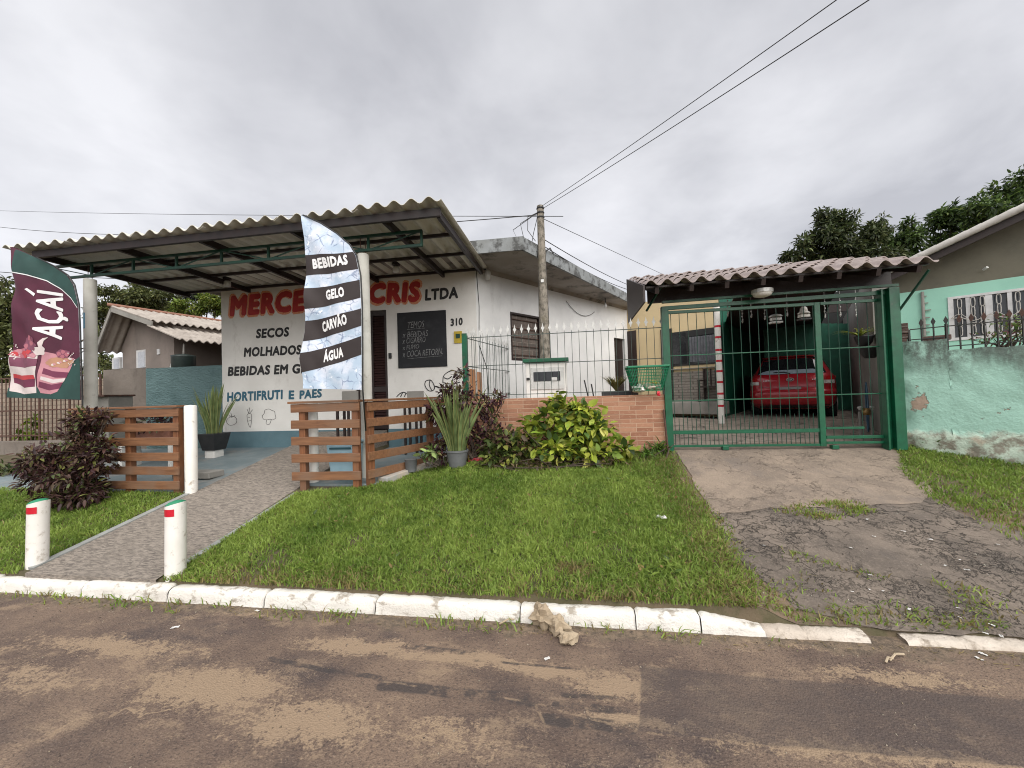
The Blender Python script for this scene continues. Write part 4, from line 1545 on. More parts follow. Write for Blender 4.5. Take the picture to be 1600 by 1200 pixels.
def text_decal(flag, s, bl, br, tl, bold, off, shear=0.0):
    o, r_, t_ = (atY(*p, FY)[[0, 2]] for p in (bl, br, tl))
    v, f, lay_ = text2d(s, bold, shear, 2)
    lo, hi = v.min(0), v.max(0)
    uv = (v - lo) / (hi - lo)
    pts = o + uv[:, :1] * (r_ - o) + uv[:, 1:] * (t_ - o)
    pts, lay_, f = split_long(pts, lay_, f, .05)
    return flag.decal(pts, f, off + lay_)


def cloth_mat(name, c1, c2):
    n = NT(name)
    col = n.mix(n.step(n.noise(3, 4), 0.4, 0.65), c1, c2)
    return n.done(col, 0.75, 0, n.bump(n.noise(160, 2), 0.15, 0.003))


def ice_mat():
    n = NT('printed_ice_pattern')
    x, y, z = n.xyz()
    cb = _n(n.t, 'ShaderNodeCombineXYZ')
    n.t.links.new(x, cb.inputs[0])
    n.t.links.new(z, cb.inputs[1])
    wv = n.vmath('ADD', cb.outputs[0], n.vmath('SCALE', n.noise(6, 4, 0.6, cb.outputs[0], color=True), scale=0.09))
    e = n.voronoi(7.5, 'DISTANCE_TO_EDGE', wv)
    e2 = n.voronoi(15, 'DISTANCE_TO_EDGE', wv)
    col = n.mix(n.step(n.noise(5, 6, 0.6, wv), 0.36, 0.66), (0.42, 0.53, 0.66), (0.68, 0.72, 0.82))
    ln = n.math('MAXIMUM', n.math('MULTIPLY', n.step(e, 0.06, 0.015), n.step(n.noise(9, 3, 0.5, wv), 0.42, 0.6)), n.math('MULTIPLY', n.math('MULTIPLY', n.step(e2, 0.05, 0.01), 0.6), n.step(n.noise(4, 3, 0.5, wv), 0.52, 0.66)))
    col = n.mix(n.math('MULTIPLY', ln, 0.75), col, (0.15, 0.2, 0.34))
    col = n.mix(n.step(n.noise(11, 5, 0.6, wv), 0.62, 0.7), col, (0.8, 0.85, 0.92))
    return n.done(col, 0.7)


def merge(lst):
    V, Fs = [], []
    for v, f in lst:
        b = len(V)
        V += [tuple(p) for p in v]
        Fs += [tuple(i + b for i in q) for q in f]
    return np.array(V), Fs


PRINT_W = cloth_mat('white_print', (0.78, 0.78, 0.78), (0.70, 0.70, 0.72))
# drinks flag
fl2 = Flag([(477, 607), (474, 560), (480, 520), (480, 470), (479, 420), (476, 375), (472, 338)],
           [(565, 609), (565, 540), (564.5, 480), (562, 430), (556, 400), (546, 383), (525, 365), (500, 349), (473, 337)], 0.6)
f2 = thing('feather_flag', 'tall pale blue feather flag with four dark bands reading drinks, ice, charcoal and water', 'flag', (atY(565, 640, FY)[0], FY, 0.6), 'feather flags on the shop front')
fl2.cloth().build('cloth', ice_mat(), f2, smooth=True)
BROWNBAND = cloth_mat('dark_brown_print', (0.028, 0.02, 0.02), (0.036, 0.027, 0.027))
bands = [((479.5, 399), (547, 394), (561, 420), (480, 431)), ((480, 452), (563.5, 437), (563, 465), (480, 484)),
         ((480, 502), (563, 482), (563.5, 509), (479, 534)), ((478.5, 552), (564, 525), (564, 554), (476.5, 582))]


def band_decal(b, off):
    """a printed band from the left hem to the right hem"""
    P = [atY(*p, FY)[[0, 2]] for p in b]
    m = MB()

    def fn(u, v):
        zl = P[3][1] + (P[0][1] - P[3][1]) * v
        zr = P[2][1] + (P[1][1] - P[2][1]) * v
        xl = fl2.bound(zl)[0] + .002
        xr = fl2.bound(zr)[1] - .002
        z = zl + (zr - zl) * u + 0.012 * math.sin(math.pi * u) * -1
        x = xl + (xr - xl) * u
        return (x, fl2.y(x, z) - off, z)
    m.grid(fn, 30, 8)
    return m


for b in bands:
    band_decal(b, 0.003).build('band', BROWNBAND, f2, smooth=True)
for s, b_, r_, t_, bold in [('BEBIDAS', (492, 422), (545, 414), (490, 406), .055), ('GELO', (511, 470), (540, 464), (509, 454), .055),
                      ('CARVÃO', (504, 520), (544, 507), (502, 500), .055), ('ÁGUA', (508, 567), (537, 558), (507, 547), .055)]:
    v, f = text_decal(fl2, s, b_, r_, t_, bold, 0.006)
    link_mesh('lettering', v, f, PRINT_W, f2)
mb = MB()
zz_ = [p for p in fl2.R]
mb.tube([(atY(566, 660, FY)[0] + .01, FY + 0.06, 1.2)] + [(x + .012, FY + 0.004, z) for x, z in fl2.R[:-1]] + [(fl2.R[-1][0], FY + .004, fl2.R[-1][1] + .01)], 0.009, 8)
mb.build('pole', BLACK, f2, smooth=True)

# acai flag
fl1 = Flag([(14, 621), (20, 590), (24, 545), (27, 500), (28, 450), (26, 415), (24, 388)],
           [(127, 625), (125, 560), (124, 520), (122, 476), (115, 445), (105, 430), (84, 416), (55, 402), (25, 387)], 2.1)
f1 = thing('feather_flag', 'tall burgundy feather flag printed with dessert cups at the far left', 'flag', (atY(126, 640, FY)[0], FY, 0.45), 'feather flags on the shop front')
fl1.cloth().build('cloth', cloth_mat('burgundy_print', (0.085, 0.014, 0.036), (0.065, 0.011, 0.028)), f1, smooth=True)
GREENPRINT = cloth_mat('deep_green_print', (0.018, 0.062, 0.055), (0.014, 0.048, 0.042))


def hem_decal(flag, px_low, px_high, off):
    """print between two lines drawn across the flag, given as pixel polylines from left to right, clipped at the hems"""
    lo = np.array([atY(*p, FY)[[0, 2]] for p in px_low])
    hi = np.array([atY(*p, FY)[[0, 2]] for p in px_high])
    m = MB()

    def fn(u, v):
        x = lo[0, 0] + (lo[-1, 0] - lo[0, 0]) * u
        za = np.interp(x, lo[:, 0], lo[:, 1])
        zb_ = np.interp(x, hi[:, 0], hi[:, 1])
        z = za + (zb_ - za) * v
        l, r = flag.bound(z)
        x = min(max(x, l + .002), r - .002)
        return (x, flag.y(x, z) - off, z)
    m.grid(fn, 40, 14)
    return m


curve = [(27.5, 427), (50, 431), (75, 439), (95, 451), (112, 466), (121.5, 481)]
topc = [(24.5, 389), (40, 395), (55, 402), (84, 416.5), (105, 430.5), (115, 446), (121.5, 475)]
mb = hem_decal(fl1, curve, topc, 0.003)
mb.build('green_top', GREENPRINT, f1, smooth=True)
mb = hem_decal(fl1, [(a, b + .9) for a, b in curve], [(a, b - .6) for a, b in curve], 0.0055)
mb.build('white_line', PRINT_W, f1, smooth=True)
mb = hem_decal(fl1, [(15, 621), (40, 621.7), (70, 622.6), (100, 623.6), (126, 624.6)], [(18, 606), (40, 605), (70, 603), (92, 600), (104, 580), (112, 566), (125.5, 557)], 0.003)
mb.build('green_hem', GREENPRINT, f1, smooth=True)
# text runs upward
o = atY(107, 533, FY)[[0, 2]]
v, f, lay_ = text2d('AÇAI', 0.03, 0, 2)
lo_, hi_ = v.min(0), v.max(0)
uv = (v - lo_) / (hi_ - lo_)
ex = atY(108, 460, FY)[[0, 2]] - o         # along the word: upwards
ey = atY(59, 525, FY)[[0, 2]] - o          # letter height: to the left
ey2 = ey * 1.0
pts = o + uv[:, :1] * ex + (uv[:, 1:] * 1.0) * ey2
pts, lay_, f = split_long(pts, lay_, f, .05)
v, f = fl1.decal(pts, f, 0.006 + lay_)
link_mesh('lettering', v, f, PRINT_W, f1)
v, f = polygon_decal(fl1, [(48, 453.5), (50.5, 451.5), (58.5, 459.5), (57, 463.5)], 0.006, '', None, None, 0.05)
link_mesh('lettering_accent', v, f, PRINT_W, f1)


def cm(name, c):
    return cloth_mat(name, c, tuple(a * 0.8 for a in c))


PR = {'pink': cm('pink_print', (0.52, 0.24, 0.28)), 'berry': cm('berry_print', (0.16, 0.03, 0.07)), 'cream': cm('cream_print', (0.66, 0.58, 0.57)),
      'red': cm('red_print', (0.5, 0.05, 0.06)), 'plum': cm('plum_print', (0.21, 0.065, 0.11)), 'nut': cm('nut_print', (0.45, 0.24, 0.15)), 'rose': cm('rose_print', (0.42, 0.14, 0.18))}


def circ(cx, cy, rx, ry, n=14, seed=0):
    return [(cx + rx * math.cos(2 * math.pi * k / n) * (1 + .16 * math.sin(k * 2.3 + seed)), cy + ry * math.sin(2 * math.pi * k / n) * (1 + .16 * math.cos(k * 1.7 + seed))) for k in range(n)]


art = {k: [] for k in PR}
lay = 0.004
# left cup: glass, layers, fruit heap
art['cream'].append(([(22, 553), (64, 556), (60, 614), (40, 616), (18, 611), (20, 580)], lay))
art['plum'].append(([(22, 558), (64, 561), (63, 572), (45, 575), (22, 572)], lay + .0015))
art['red'].append(([(23, 584), (40, 587), (60, 586), (61, 592), (42, 594), (22, 590)], lay + .003))
art['berry'].append(([(22, 589), (42, 594), (61, 592), (59, 604), (44, 606), (34, 603), (22, 598)], lay + .0015))
art['rose'].append((circ(43, 552, 22, 8), lay + .001))
for i, (a, b, r_) in enumerate([(32, 549, 5), (41, 552, 5), (50, 550, 5), (58, 556, 4.5), (27, 553, 4), (46, 557, 4)]):
    art['red' if i % 3 else 'pink'].append((circ(a, b, r_, r_ * .8, 12, i), lay + .003 + .0003 * i))
art['plum'].append((circ(52, 540, 11, 14, 16, 2), lay + .002))
for i, (a, b) in enumerate([(49, 534), (56, 537), (52, 543), (45, 541), (58, 544), (53, 529)]):
    art['rose' if i % 2 else 'plum'].append((circ(a, b, 4, 4.4, 10, i), lay + .0035 + .0003 * i))
art['cream'].append((circ(66, 549, 8, 7, 14, 4), lay + .0025))
art['cream'].append(([(67, 545), (66, 536), (72, 529), (78, 527), (73, 533), (71, 541), (74, 545)], lay + .0025))
# right cup, leaning
art['pink'].append(([(70, 549), (116, 560), (112, 572), (92, 612), (84, 616), (66, 614), (62, 604)], lay + .0005))
art['berry'].append(([(71, 575), (84, 580), (107, 582), (104, 590), (88, 590), (70, 584)], lay + .002))
art['cream'].append(([(69, 588), (86, 593), (103, 591), (101, 596), (86, 599), (68, 593)], lay + .003))
art['berry'].append(([(66, 596), (84, 601), (99, 598), (95, 607), (82, 610), (64, 605)], lay + .002))
art['nut'].append((circ(94, 566, 20, 9, 18, 1), lay + .003))
for i in range(12):
    a, b = 78 + (i * 37 % 34), 560 + (i * 23 % 12)
    art[('pink', 'nut', 'cream')[i % 3]].append((circ(a, b, 2.8, 1.6, 8, i), lay + .004 + .0002 * i))
art['plum'].append((circ(99, 553, 11, 7, 14, 3), lay + .0042))
for i, (a, b) in enumerate([(93, 553), (100, 550), (106, 554), (99, 557)]):
    art['rose'].append((circ(a, b, 3.5, 3.2, 10, i), lay + .0052 + .0003 * i))
for i in range(26):
    a, b = (22 + (i * 29 % 9), 538 + (i * 17 % 24)) if i % 2 else (108 + (i * 13 % 12), 552 + (i * 19 % 20))
    art['cream'].append((circ(a, b, .9, 1.1, 6, i), lay + .006))
for k, lst in art.items():
    for P, off in lst:
        v, f = polygon_decal(fl1, P, off, '', None, None, 0.04)
        link_mesh('dessert_print', v, f, PR[k], f1)
mb = MB()
mb.tube([(atY(128, 760, FY)[0], FY + 0.01, 0.42)] + [(x + .012, FY + 0.004, z) for x, z in fl1.R[:-1]], 0.009, 8)
mb.build('pole', BLACK, f1, smooth=True)

# ------------------------------------------------------------------ slat fences, white posts, bollards
ZT = 1.575


def slat_fence(root, runs, ztop, zs, cap=True):
    """runs: list of (A, B, [post fractions]); zs: heights of the slat centres"""
    for A, B, posts in runs:
        A, B = np.array(A, float), np.array(B, float)
        d = (B - A) / np.linalg.norm(B - A)
        nrm = np.array([d[1], -d[0]])
        if nrm[1] > 0:
            nrm = -nrm
        for z in zs:
            a = np.r_[A + nrm * 0.055, z] + np.array([0, 0, random.uniform(-.006, .006)])
            b = np.r_[B + nrm * 0.055, z] + np.array([0, 0, random.uniform(-.006, .006)])
            MB().bar(a, b, 0.024, 0.105).build('slat', WOOD, root, bevel=0.004)
        for t_ in posts:
            p = A + d * t_
            g = float(gz(p[0], p[1])) - .03
            MB().box((p[0], p[1], (g + ztop - .03) / 2), (0.08, 0.08, ztop - .03 - g), math.atan2(d[1], d[0])).build('post', WOOD_V, root, bevel=0.005)
        if cap:
            MB().bar(np.r_[A + nrm * .01 - d * .03, ztop - .012], np.r_[B + nrm * .01 + d * .0, ztop - .012], 0.15, 0.028).build('top_rail', WOOD, root, bevel=0.005)


lf = thing('slat_fence', 'left wooden slat fence with purple shrub in front of it', 'fence', (-5.7, 4.42, 0.42), 'wooden slat fences')
slat_fence(lf, [((-6.75, 4.44), (-5.02, 4.40), [0.12, 0.9, 1.66])], ZT, [1.49, 1.30, 1.115, 0.92, 0.735, 0.55])
cf = thing('slat_fence', 'corner shaped wooden slat fence around the light blue bin', 'fence', (-2.9, 4.6, 0.48), 'wooden slat fences')
slat_fence(cf, [((-3.52, 4.53), (-2.615, 4.57), [0.13, 0.83]), ((-2.585, 4.57), (-1.98, 6.15), [0.08, 1.2])], ZT, [1.49, 1.285, 1.075, 0.865, 0.645])
for x, y, lab in ((-4.90, 4.40, 'round white post at the right end of the left slat fence'), (-3.40, 4.72, 'round white post behind the corner slat fence at the ramp')):
    z0 = float(gz(x, y)) - .02 if x < -4 else 0.46
    o = MB().lathe([(0.068, 0), (0.068, ZT - z0 - .02), (0.06, ZT - z0 - .005), (0.0, ZT - z0)], (x, y, z0), 26, caps=False).build('ramp_post', WHITE_PVC)
    smooth_by_angle(o, 50)
    tag(o, lab, 'post', 'white posts beside the ramp')
REDTAPE = simple('red_reflector', (0.55, 0.012, 0.03), (0.48, 0.01, 0.025), 30, 0.35)
CAPGREEN = simple('green_cap_paint', (0.02, 0.22, 0.11), (0.015, 0.17, 0.085), 9, 0.6)
for (x, y, zt, lab, tl_) in ((-4.95, 2.95, 0.745, 'white concrete bollard with green top left of the ramp', 0.02), (-3.41, 2.91, 0.76, 'white concrete bollard with green top right of the ramp', 0.01)):
    z0 = 0.11
    t = thing('bollard', lab, 'bollard', (x, y, z0), 'white bollards at the foot of the ramp')
    R_ = 0.073
    th0 = math.atan2(-x, y) - 1.45
    o = MB().grid(lambda u, v: (x + R_ * math.cos(2 * math.pi * u) + tl_ * v, y + R_ * math.sin(2 * math.pi * u), z0 + (zt - z0 - .02) * v + (0.02 * math.cos(2 * math.pi * u) * v)), 28, 8, True).build('body', WHITE_PVC, t, smooth=True)
    MB().lathe([(R_, -.004), (R_ * .93, .008), (R_ * .6, .024), (0.001, .032)], (x + tl_, y, zt - .02), 28, axis=(-.25, 0, 1), caps=False).build('cap', CAPGREEN, t, smooth=True)
    MB().grid(lambda u, v: (x + tl_ + (R_ + .002) * math.sin(th0 + 1.3 * u), y - (R_ + .002) * math.cos(th0 + 1.3 * u), zt - .11 + .06 * v), 12, 2).build('reflector', REDTAPE, t, smooth=True)

# ------------------------------------------------------------------ brick wall and spiked fence
GY = 5.8
bw = MB()
bw.box(((-1.75 + 1.30) / 2, GY + 0.09, (0.4 + 1.515) / 2), (3.05, 0.18, 1.115))
tag(bw.build('brick_wall', BRICK, bevel=0.006), 'low brick faced wall under the spiked metal fence', 'wall')
mf = thing('metal_fence', 'green metal fence with silver spear tips on the brick wall', 'fence', (-0.2, GY + .09, 1.515))
PY = GY + 0.09
xa, xb = atY(726, 522, PY)[0], 1.30
z_up, z_mid = 2.47, 2.03
for z in (z_up, z_mid, 1.575):
    MB().bar((xa, PY, z), (xb, PY, z), 0.015, 0.01).build('rail', PICKET, mf)


def spear(mb, p):
    x, y, z = p
    mb.lathe([(0.006, 0), (0.012, .012), (0.004, .02), (0.024, .055), (0.02, .065), (0.013, .08), (0.0, .115)], p, 6)


npk = 28
for k in range(npk):
    x = xa + 0.04 + (xb - xa - .06) * k / (npk - 1)
    pk = MB().tube([(x, PY - 0.012, 1.516), (x, PY - 0.012, 2.52)], 0.0042, 6).build('picket', PICKET, mf)
    m = MB()
    m.add([(x - .004, PY - .012, 2.50), (x + .004, PY - .012, 2.50), (x + .024, PY - .012, 2.555), (x + .010, PY - .012, 2.575), (x, PY - .012, 2.625), (x - .010, PY - .012, 2.575), (x - .024, PY - .012, 2.555),
           ], [])
    m = MB().prism([(x - .005, PY - .016, 2.50), (x + .005, PY - .016, 2.50), (x + .010, PY - .016, 2.53), (x + .027, PY - .016, 2.56), (x + .012, PY - .016, 2.578), (x, PY - .016, 2.635), (x - .012, PY - .016, 2.578), (x - .027, PY - .016, 2.56), (x - .010, PY - .016, 2.53)], (0, .008, 0))
    m.build('spear_tip', SILVER, pk)
MB().box((-1.63, PY, 1.99), (0.08, 0.07, 1.1)).build('post', GREEN, mf, bevel=0.004)
# return run from the corner post back to the shop wall
rb = np.array([-1.22, 7.72])
ra = np.array([-1.6, PY + .05])
for z in (2.47, 2.03, 1.6):
    MB().bar(np.r_[ra, z], np.r_[rb, z], 0.015, 0.01).build('rail', PICKET, mf)
for k in range(1, 13):
    q = ra + (rb - ra) * k / 13
    pk = MB().tube([(q[0], q[1], 1.2), (q[0], q[1], 2.52)], 0.0042, 6).build('picket', PICKET, mf)
    MB().prism([(q[0] - .004, q[1], 2.50), (q[0] + .004, q[1], 2.50), (q[0] + .02, q[1], 2.56), (q[0], q[1], 2.63), (q[0] - .02, q[1], 2.56)], (0, .008, 0)).build('spear_tip', SILVER, pk)

# meter box behind the fence
mbx = thing('meter_box', 'white masonry meter box with a green lid behind the fence', 'meter box', (-0.41, 6.25, 0.9))
x0, x1 = atY(822, 600, 6.08)[0], atY(886, 600, 6.08)[0]
zt = atY(850, 566, 6.08)[2]
MB().box(((x0 + x1) / 2, 6.26, (0.8 + zt) / 2), (x1 - x0, 0.36, zt - .8)).build('cabinet', WHITE_WALL, mbx, bevel=0.01)
MB().box(((x0 + x1) / 2, 6.25, zt + .03), (x1 - x0 + .07, 0.44, 0.055)).build('lid', GREEN, mbx, bevel=0.006)
pn = MB().box(((x0 + x1) / 2 + .02, 6.072, zt - .25), (x1 - x0 - .12, 0.016, 0.34)).build('door', SILVER, mbx, bevel=0.004)
wa, wb = atY(834, 596, 6.06), atY(875, 580, 6.06)
MB().box(((wa[0] + wb[0]) / 2, 6.06, (wa[2] + wb[2]) / 2), (wb[0] - wa[0], 0.012, wb[2] - wa[2])).build('window', DARKGLASS, pn)
pm = atY(866, 592, 6.05)
MB().box((pm[0], 6.05, pm[2]), (.09, .01, .05)).build('meter', SILVER, pn)
pm = atY(825, 592, 6.05)
MB().box((pm[0], 6.06, pm[2]), (.05, .02, .035)).build('latch', BLACK, pn)

# wooden crate and planters on the ground behind the wall
t = thing('wooden_crate', 'orange wooden crate standing behind the green corner post', 'crate', (-1.5, 6.3, 1.5))
a, b = atY(729, 612, 6.2), atY(743, 577, 6.2)
for k in range(3):
    wdt = (b[0] - a[0]) / 3
    MB().box((a[0] + wdt * (k + .5), 6.2, (1.0 + b[2]) / 2), (wdt - .006, 0.02, b[2] - 1.0 + .02 * (k == 1))).build('board', WOOD_CRATE, t, bevel=0.003)
for k in range(2):
    MB().box((b[0] + .02, 6.3 + k * .12, (1.0 + b[2]) / 2 - .02), (0.02, 0.11, b[2] - 1.04)).build('board', WOOD_CRATE, t, bevel=0.003)
MB().box(((a[0] + b[0]) / 2, 6.3, 1.3), (b[0] - a[0] - .02, 0.18, 0.6)).build('core', WOOD_DARK, t)

# ------------------------------------------------------------------ gate
gate = thing('sliding_gate', 'green barred sliding gate on small wheels across the driveway', 'gate', (2.2, GY, 0.75))
gx0, gx1 = 1.36, atY(1280, 580, GY)[0]
gx2 = atY(1383, 580, GY)[0]


def zlin(x, pA, pB):
    a, b = atY(*pA, GY), atY(*pB, GY)
    return a[2] + (b[2] - a[2]) * (x - a[0]) / (b[0] - a[0])


ztop = 2.66
bars_z = [('lower', (1050, 700), (1283, 692), 0.03), ('thick', (1050, 678), (1283, 670), 0.05), ('mid', (1050, 627), (1283, 620), 0.014), ('high', (1050, 556), (1283, 546), 0.014)]
for nm, pa, pb, hgt in bars_z:
    z = (zlin(gx0, pa, pb) + zlin(gx1, pa, pb)) / 2
    MB().bar((gx0, GY, z), (gx1, GY, z), 0.03 if hgt > .02 else .012, hgt).build('rail', GREEN, gate, bevel=0.002)
zlow = (zlin(gx0, (1050, 700), (1283, 692)) + zlin(gx1, (1050, 700), (1283, 692))) / 2
MB().bar((gx0, GY, ztop), (gx1, GY, ztop), 0.04, 0.04).build('rail', GREEN, gate, bevel=0.002)
nb = 17
for k in range(nb):
    x = gx0 + 0.03 + (gx1 - gx0 - .07) * k / (nb - 1)
    MB().tube([(x, GY, zlow), (x, GY, ztop)], 0.0045, 6).build('bar', GREEN_D, gate)
for k in range(nb - 1):
    x = gx0 + 0.03 + (gx1 - gx0 - .07) * (k + .5) / (nb - 1)
    MB().tube([(x, GY, zlow), (x, GY, 1.2)], 0.0042, 6).build('bar', GREEN_D, gate)
MB().box((gx1, GY, (zlow + ztop) / 2), (0.07, 0.05, ztop - zlow + .04)).build('stile', GREEN, gate, bevel=0.004)
for px in (1133, 1304):
    p = atY(px, 704, GY)
    wp = MB().box((p[0], GY, zlow - 0.03), (0.08, 0.07, 0.05)).build('wheel_bracket', GREEN, gate, bevel=0.004)
    MB().lathe([(0.038, -.022), (0.042, -.014), (0.042, .014), (0.038, .022)], (p[0], GY, zlow - .066), 18, axis=(0, 1, 0)).build('wheel', BLACK, wp)
wk = thing('wicket_gate', 'narrow green barred gate leaf beside the thick green post', 'gate', (gx1 + .4, GY, 0.75))
for pa, pb, hgt in [((1290, 692), (1385, 688), .03), ((1290, 683), (1385, 684), .04), ((1290, 669), (1350, 668), .03), ((1290, 617), (1383, 615), .014), ((1290, 545), (1380, 541), .014)]:
    z = zlin(gx1 + .1, pa, pb)
    MB().bar((gx1 + .045, GY, z), (gx2 - .02 if hgt != .03 or pb[1] > 680 else gx2 - .28, GY, z), 0.03 if hgt > .02 else .012, hgt).build('rail', GREEN, wk, bevel=.002)
MB().bar((gx1 + .045, GY, ztop), (gx2 - .02, GY, ztop), 0.04, 0.035).build('rail', GREEN, wk)
for k in range(6):
    x = gx1 + 0.14 + (gx2 - gx1 - .2) * k / 5
    MB().tube([(x, GY, zlow + .02), (x, GY, ztop)], 0.0045, 6).build('bar', GREEN_D, wk)

# ------------------------------------------------------------------ carport
cp = thing('carport', 'carport with clay tile roof and green steel posts over the gate', 'carport', (2.8, 6.3, 0.75))
zL = atY(1005, 450, 5.25)[2] + 0.02
zR = atY(1466, 411, 5.25)[2] + 0.02
TX0, TX1, TY0, TY1 = 0.97, 4.24, 5.25, 6.75
pit, rows = 0.205, 5
rl = (TY1 - TY0) / rows
slope = 0.33


def tz(x, y):
    return zL + (zR - zL) * (x - TX0) / (TX1 - TX0) + slope * (y - TY0)


def tile_wave(x):
    f_ = ((x - TX0) / pit) % 1.0
    if f_ < 0.62:
        return 0.045 * math.sin(math.pi * f_ / 0.62)
    return -0.018 * math.sin(math.pi * (f_ - 0.62) / 0.38)


mb = MB()
nxs = int((TX1 - TX0) / pit * 14)
for r_ in range(rows):
    y0, y1 = TY0 + r_ * rl, TY0 + (r_ + 1) * rl + 0.03
    jit = [random.uniform(-.012, .012) for _ in range(60)]

    def top(u, v, y0=y0, y1=y1, jit=jit):
        x = TX0 + (TX1 - TX0) * u
        j = jit[int((x - TX0) / pit)]
        y = y0 + (y1 - y0) * v + j * (1 - v)
        return np.array([x, y, tz(x, y) + tile_wave(x) * (1.0 + .12 * (1 - v)) + 0.03 * (1 - v) + j * .3])
    mb.grid(top, nxs, 3)
    b = len(mb.v)
    a = b - nxs * 3
    mb.grid(lambda u, v: top(u, v) - np.array([0, 0, 0.014]), nxs, 3)
    for i in range(nxs - 1):
        mb.f.append((a + i, b + i, b + i + 1, a + i + 1))
o = mb.build('tile_roof', TILE, cp)
smooth_by_angle(o, 50)
# unseen rear slope, added to shade the garage, and rafters, purlins and barge board below the tiles
mb = MB()
bx_ = TX1 + .0
mb.hexa([(TX0 + 1.75, TY1, tz(TX0, TY1) - .03), (TX1, TY1, tz(TX1, TY1) - .03), (TX1 + 3.8, 14.6, 3.0), (TX0 + 3.7, 13.4, 3.05),
         (TX0 + 1.75, TY1, tz(TX0, TY1) + .0), (TX1, TY1, tz(TX1, TY1) + .0), (TX1 + 3.8, 14.6, 3.04), (TX0 + 3.7, 13.4, 3.09)])
mb.build('rear_roof', WOOD_DARK, cp)
for x in np.linspace(TX0 + .15, TX1 - .15, 8):
    MB().bar((x, TY0 + .06, tz(x, TY0 + .06) - .075), (x, TY1 - .02, tz(x, TY1) - .085), 0.05, 0.08).build('rafter', WOOD_DARK, cp)
for y in (TY0 + .12, TY0 + .5, TY0 + .88, TY0 + 1.26):
    MB().bar((TX0 + .02, y, tz(TX0, y) - .032), (TX1 - .02, y, tz(TX1, y) - .032), 0.05, 0.022).build('batten', WOOD_DARK, cp)
MB().hexa([(TX0 - .03, TY0 + .03, tz(TX0, TY0) - .20), (TX0 - .005, TY0 + .03, tz(TX0, TY0) - .20), (TX0 - .005, TY1, tz(TX0, TY0) - .22), (TX0 - .03, TY1, tz(TX0, TY0) - .22),
           (TX0 - .03, TY0 + .03, tz(TX0, TY0) + .02), (TX0 - .005, TY0 + .03, tz(TX0, TY0) + .02), (TX0 - .005, TY1, tz(TX0, TY1) + .02), (TX0 - .03, TY1, tz(TX0, TY1) + .02)]).build('barge_board', WOOD_DARK, cp)
lp = MB().box((1.31, GY, 1.72), (0.095, 0.08, 2.05)).build('post', GREEN, cp, bevel=.004)
# thick right post: a steel channel
rx0, rx1 = atY(1374, 570, GY)[0], atY(1400, 570, GY)[0]
zt_, zb2 = atY(1388, 452, GY)[2], atY(1398, 702, GY)[2]
mb = MB()
mb.box((rx0 + .10, GY + .02, (zt_ + zb2) / 2), (0.16, 0.10, zt_ - zb2))
mb.box((rx1 - .045, GY - .02, (zt_ + zb2) / 2 + .003), (0.12, 0.16, zt_ - zb2))
mb.box((rx0 + .012, GY - .04, (zt_ + zb2) / 2 - .003), (0.024, 0.10, zt_ - zb2 - .01))
mb.build('post', GREEN, cp, bevel=.005)
for z_, yy, hgt in ((2.72, GY - .02, 0.05), (2.80, GY - .06, .03)):
    MB().bar((1.27, yy, z_), (rx1 + .02, yy, z_ + .03), 0.05, hgt).build('front_beam', GREEN, cp)
MB().bar((1.1, GY + .06, 2.93), (rx1 + .02, GY + .06, 2.97), 0.06, 0.22).build('front_beam', WOOD_DARK, cp)
for pa, pb in (((1010, 486), (1031, 455)), ((1400, 492), (1430, 435))):
    MB().bar(atY(*pa, GY - .05), atY(*pb, GY - .15) + np.array([0, -.2, .05]), 0.022, 0.022).build('brace', GREEN_D, cp)
# striped inner post
q = atD(1127, 651, 8.35)
q[2] = float(gz(q[0], q[1]))
zt2 = 3.30
sp = MB().lathe([(0.062, 0), (0.062, zt2 - q[2])], q, 18).build('striped_post', WHITE_PVC, cp, smooth=False)
smooth_by_angle(sp, 40)
top_px = 496
for k, py in enumerate((510, 527, 547, 564, 580, 597, 615, 634)):
    z = atY(1124, py, q[1])[2]
    MB().lathe([(0.0635, -.022), (0.0635, .022)], (q[0], q[1], z), 18, caps=False).build('red_band', REDTAPE, sp, smooth=True)
p = atY(1191, 458, 5.6)
t = thing('ceiling_light', 'round white ceiling light under the carport tiles', 'lamp', p)
MB().lathe([(0.11, 0.02), (0.115, 0.0), (0.10, -.035), (0.06, -.05), (0.0, -.053)], p, 22, caps=False).build('diffuser', WHITE_PVC, t, smooth=True)
MB().lathe([(0.125, 0.0), (0.125, 0.045)], p, 22).build('base', SILVER, t)

# ------------------------------------------------------------------ things hung in the carport


def hung(px, py, dep, ztop=3.05):
    p = atD(px, py, dep)
    return p


for px, py, lab in ((1212, 497, 'hanging grey bird feeder under the carport left of the white one'), (1256, 492, 'hanging white bird feeder under the carport above the car')):
    p = hung(px, py, 6.6)
    t = thing('bird_feeder', lab, 'feeder', p, 'bird feeders under the carport')
    white = px > 1230
    MB().lathe([(0.005, .16), (0.02, .15), (0.05, .11), (0.055, .06), (0.09, .03), (0.085, .02)] if white else [(0.005, .07), (0.07, .055), (0.1, .03), (0.095, .02)], p, 12).build('cover', WHITE_PVC if white else SILVER, t, smooth=True)
    MB().box(p - UZ * .02, (.15, .1, .05)).build('tray', WHITE_PVC if white else SILVER, t, bevel=.01)
    MB().box(p - UZ * .075, (.17, .12, .03)).build('perch', BLACK if white else SILVER, t, bevel=.004)
    m = MB()
    for dx in (-.06, .06):
        m.tube([p + np.array([dx, 0, -.08]), p + np.array([dx, 0, .05])], .005, 5)
    m.tube([p + UZ * .1, p + UZ * .5], .003, 5)
    m.build('wire', BLACK, t)
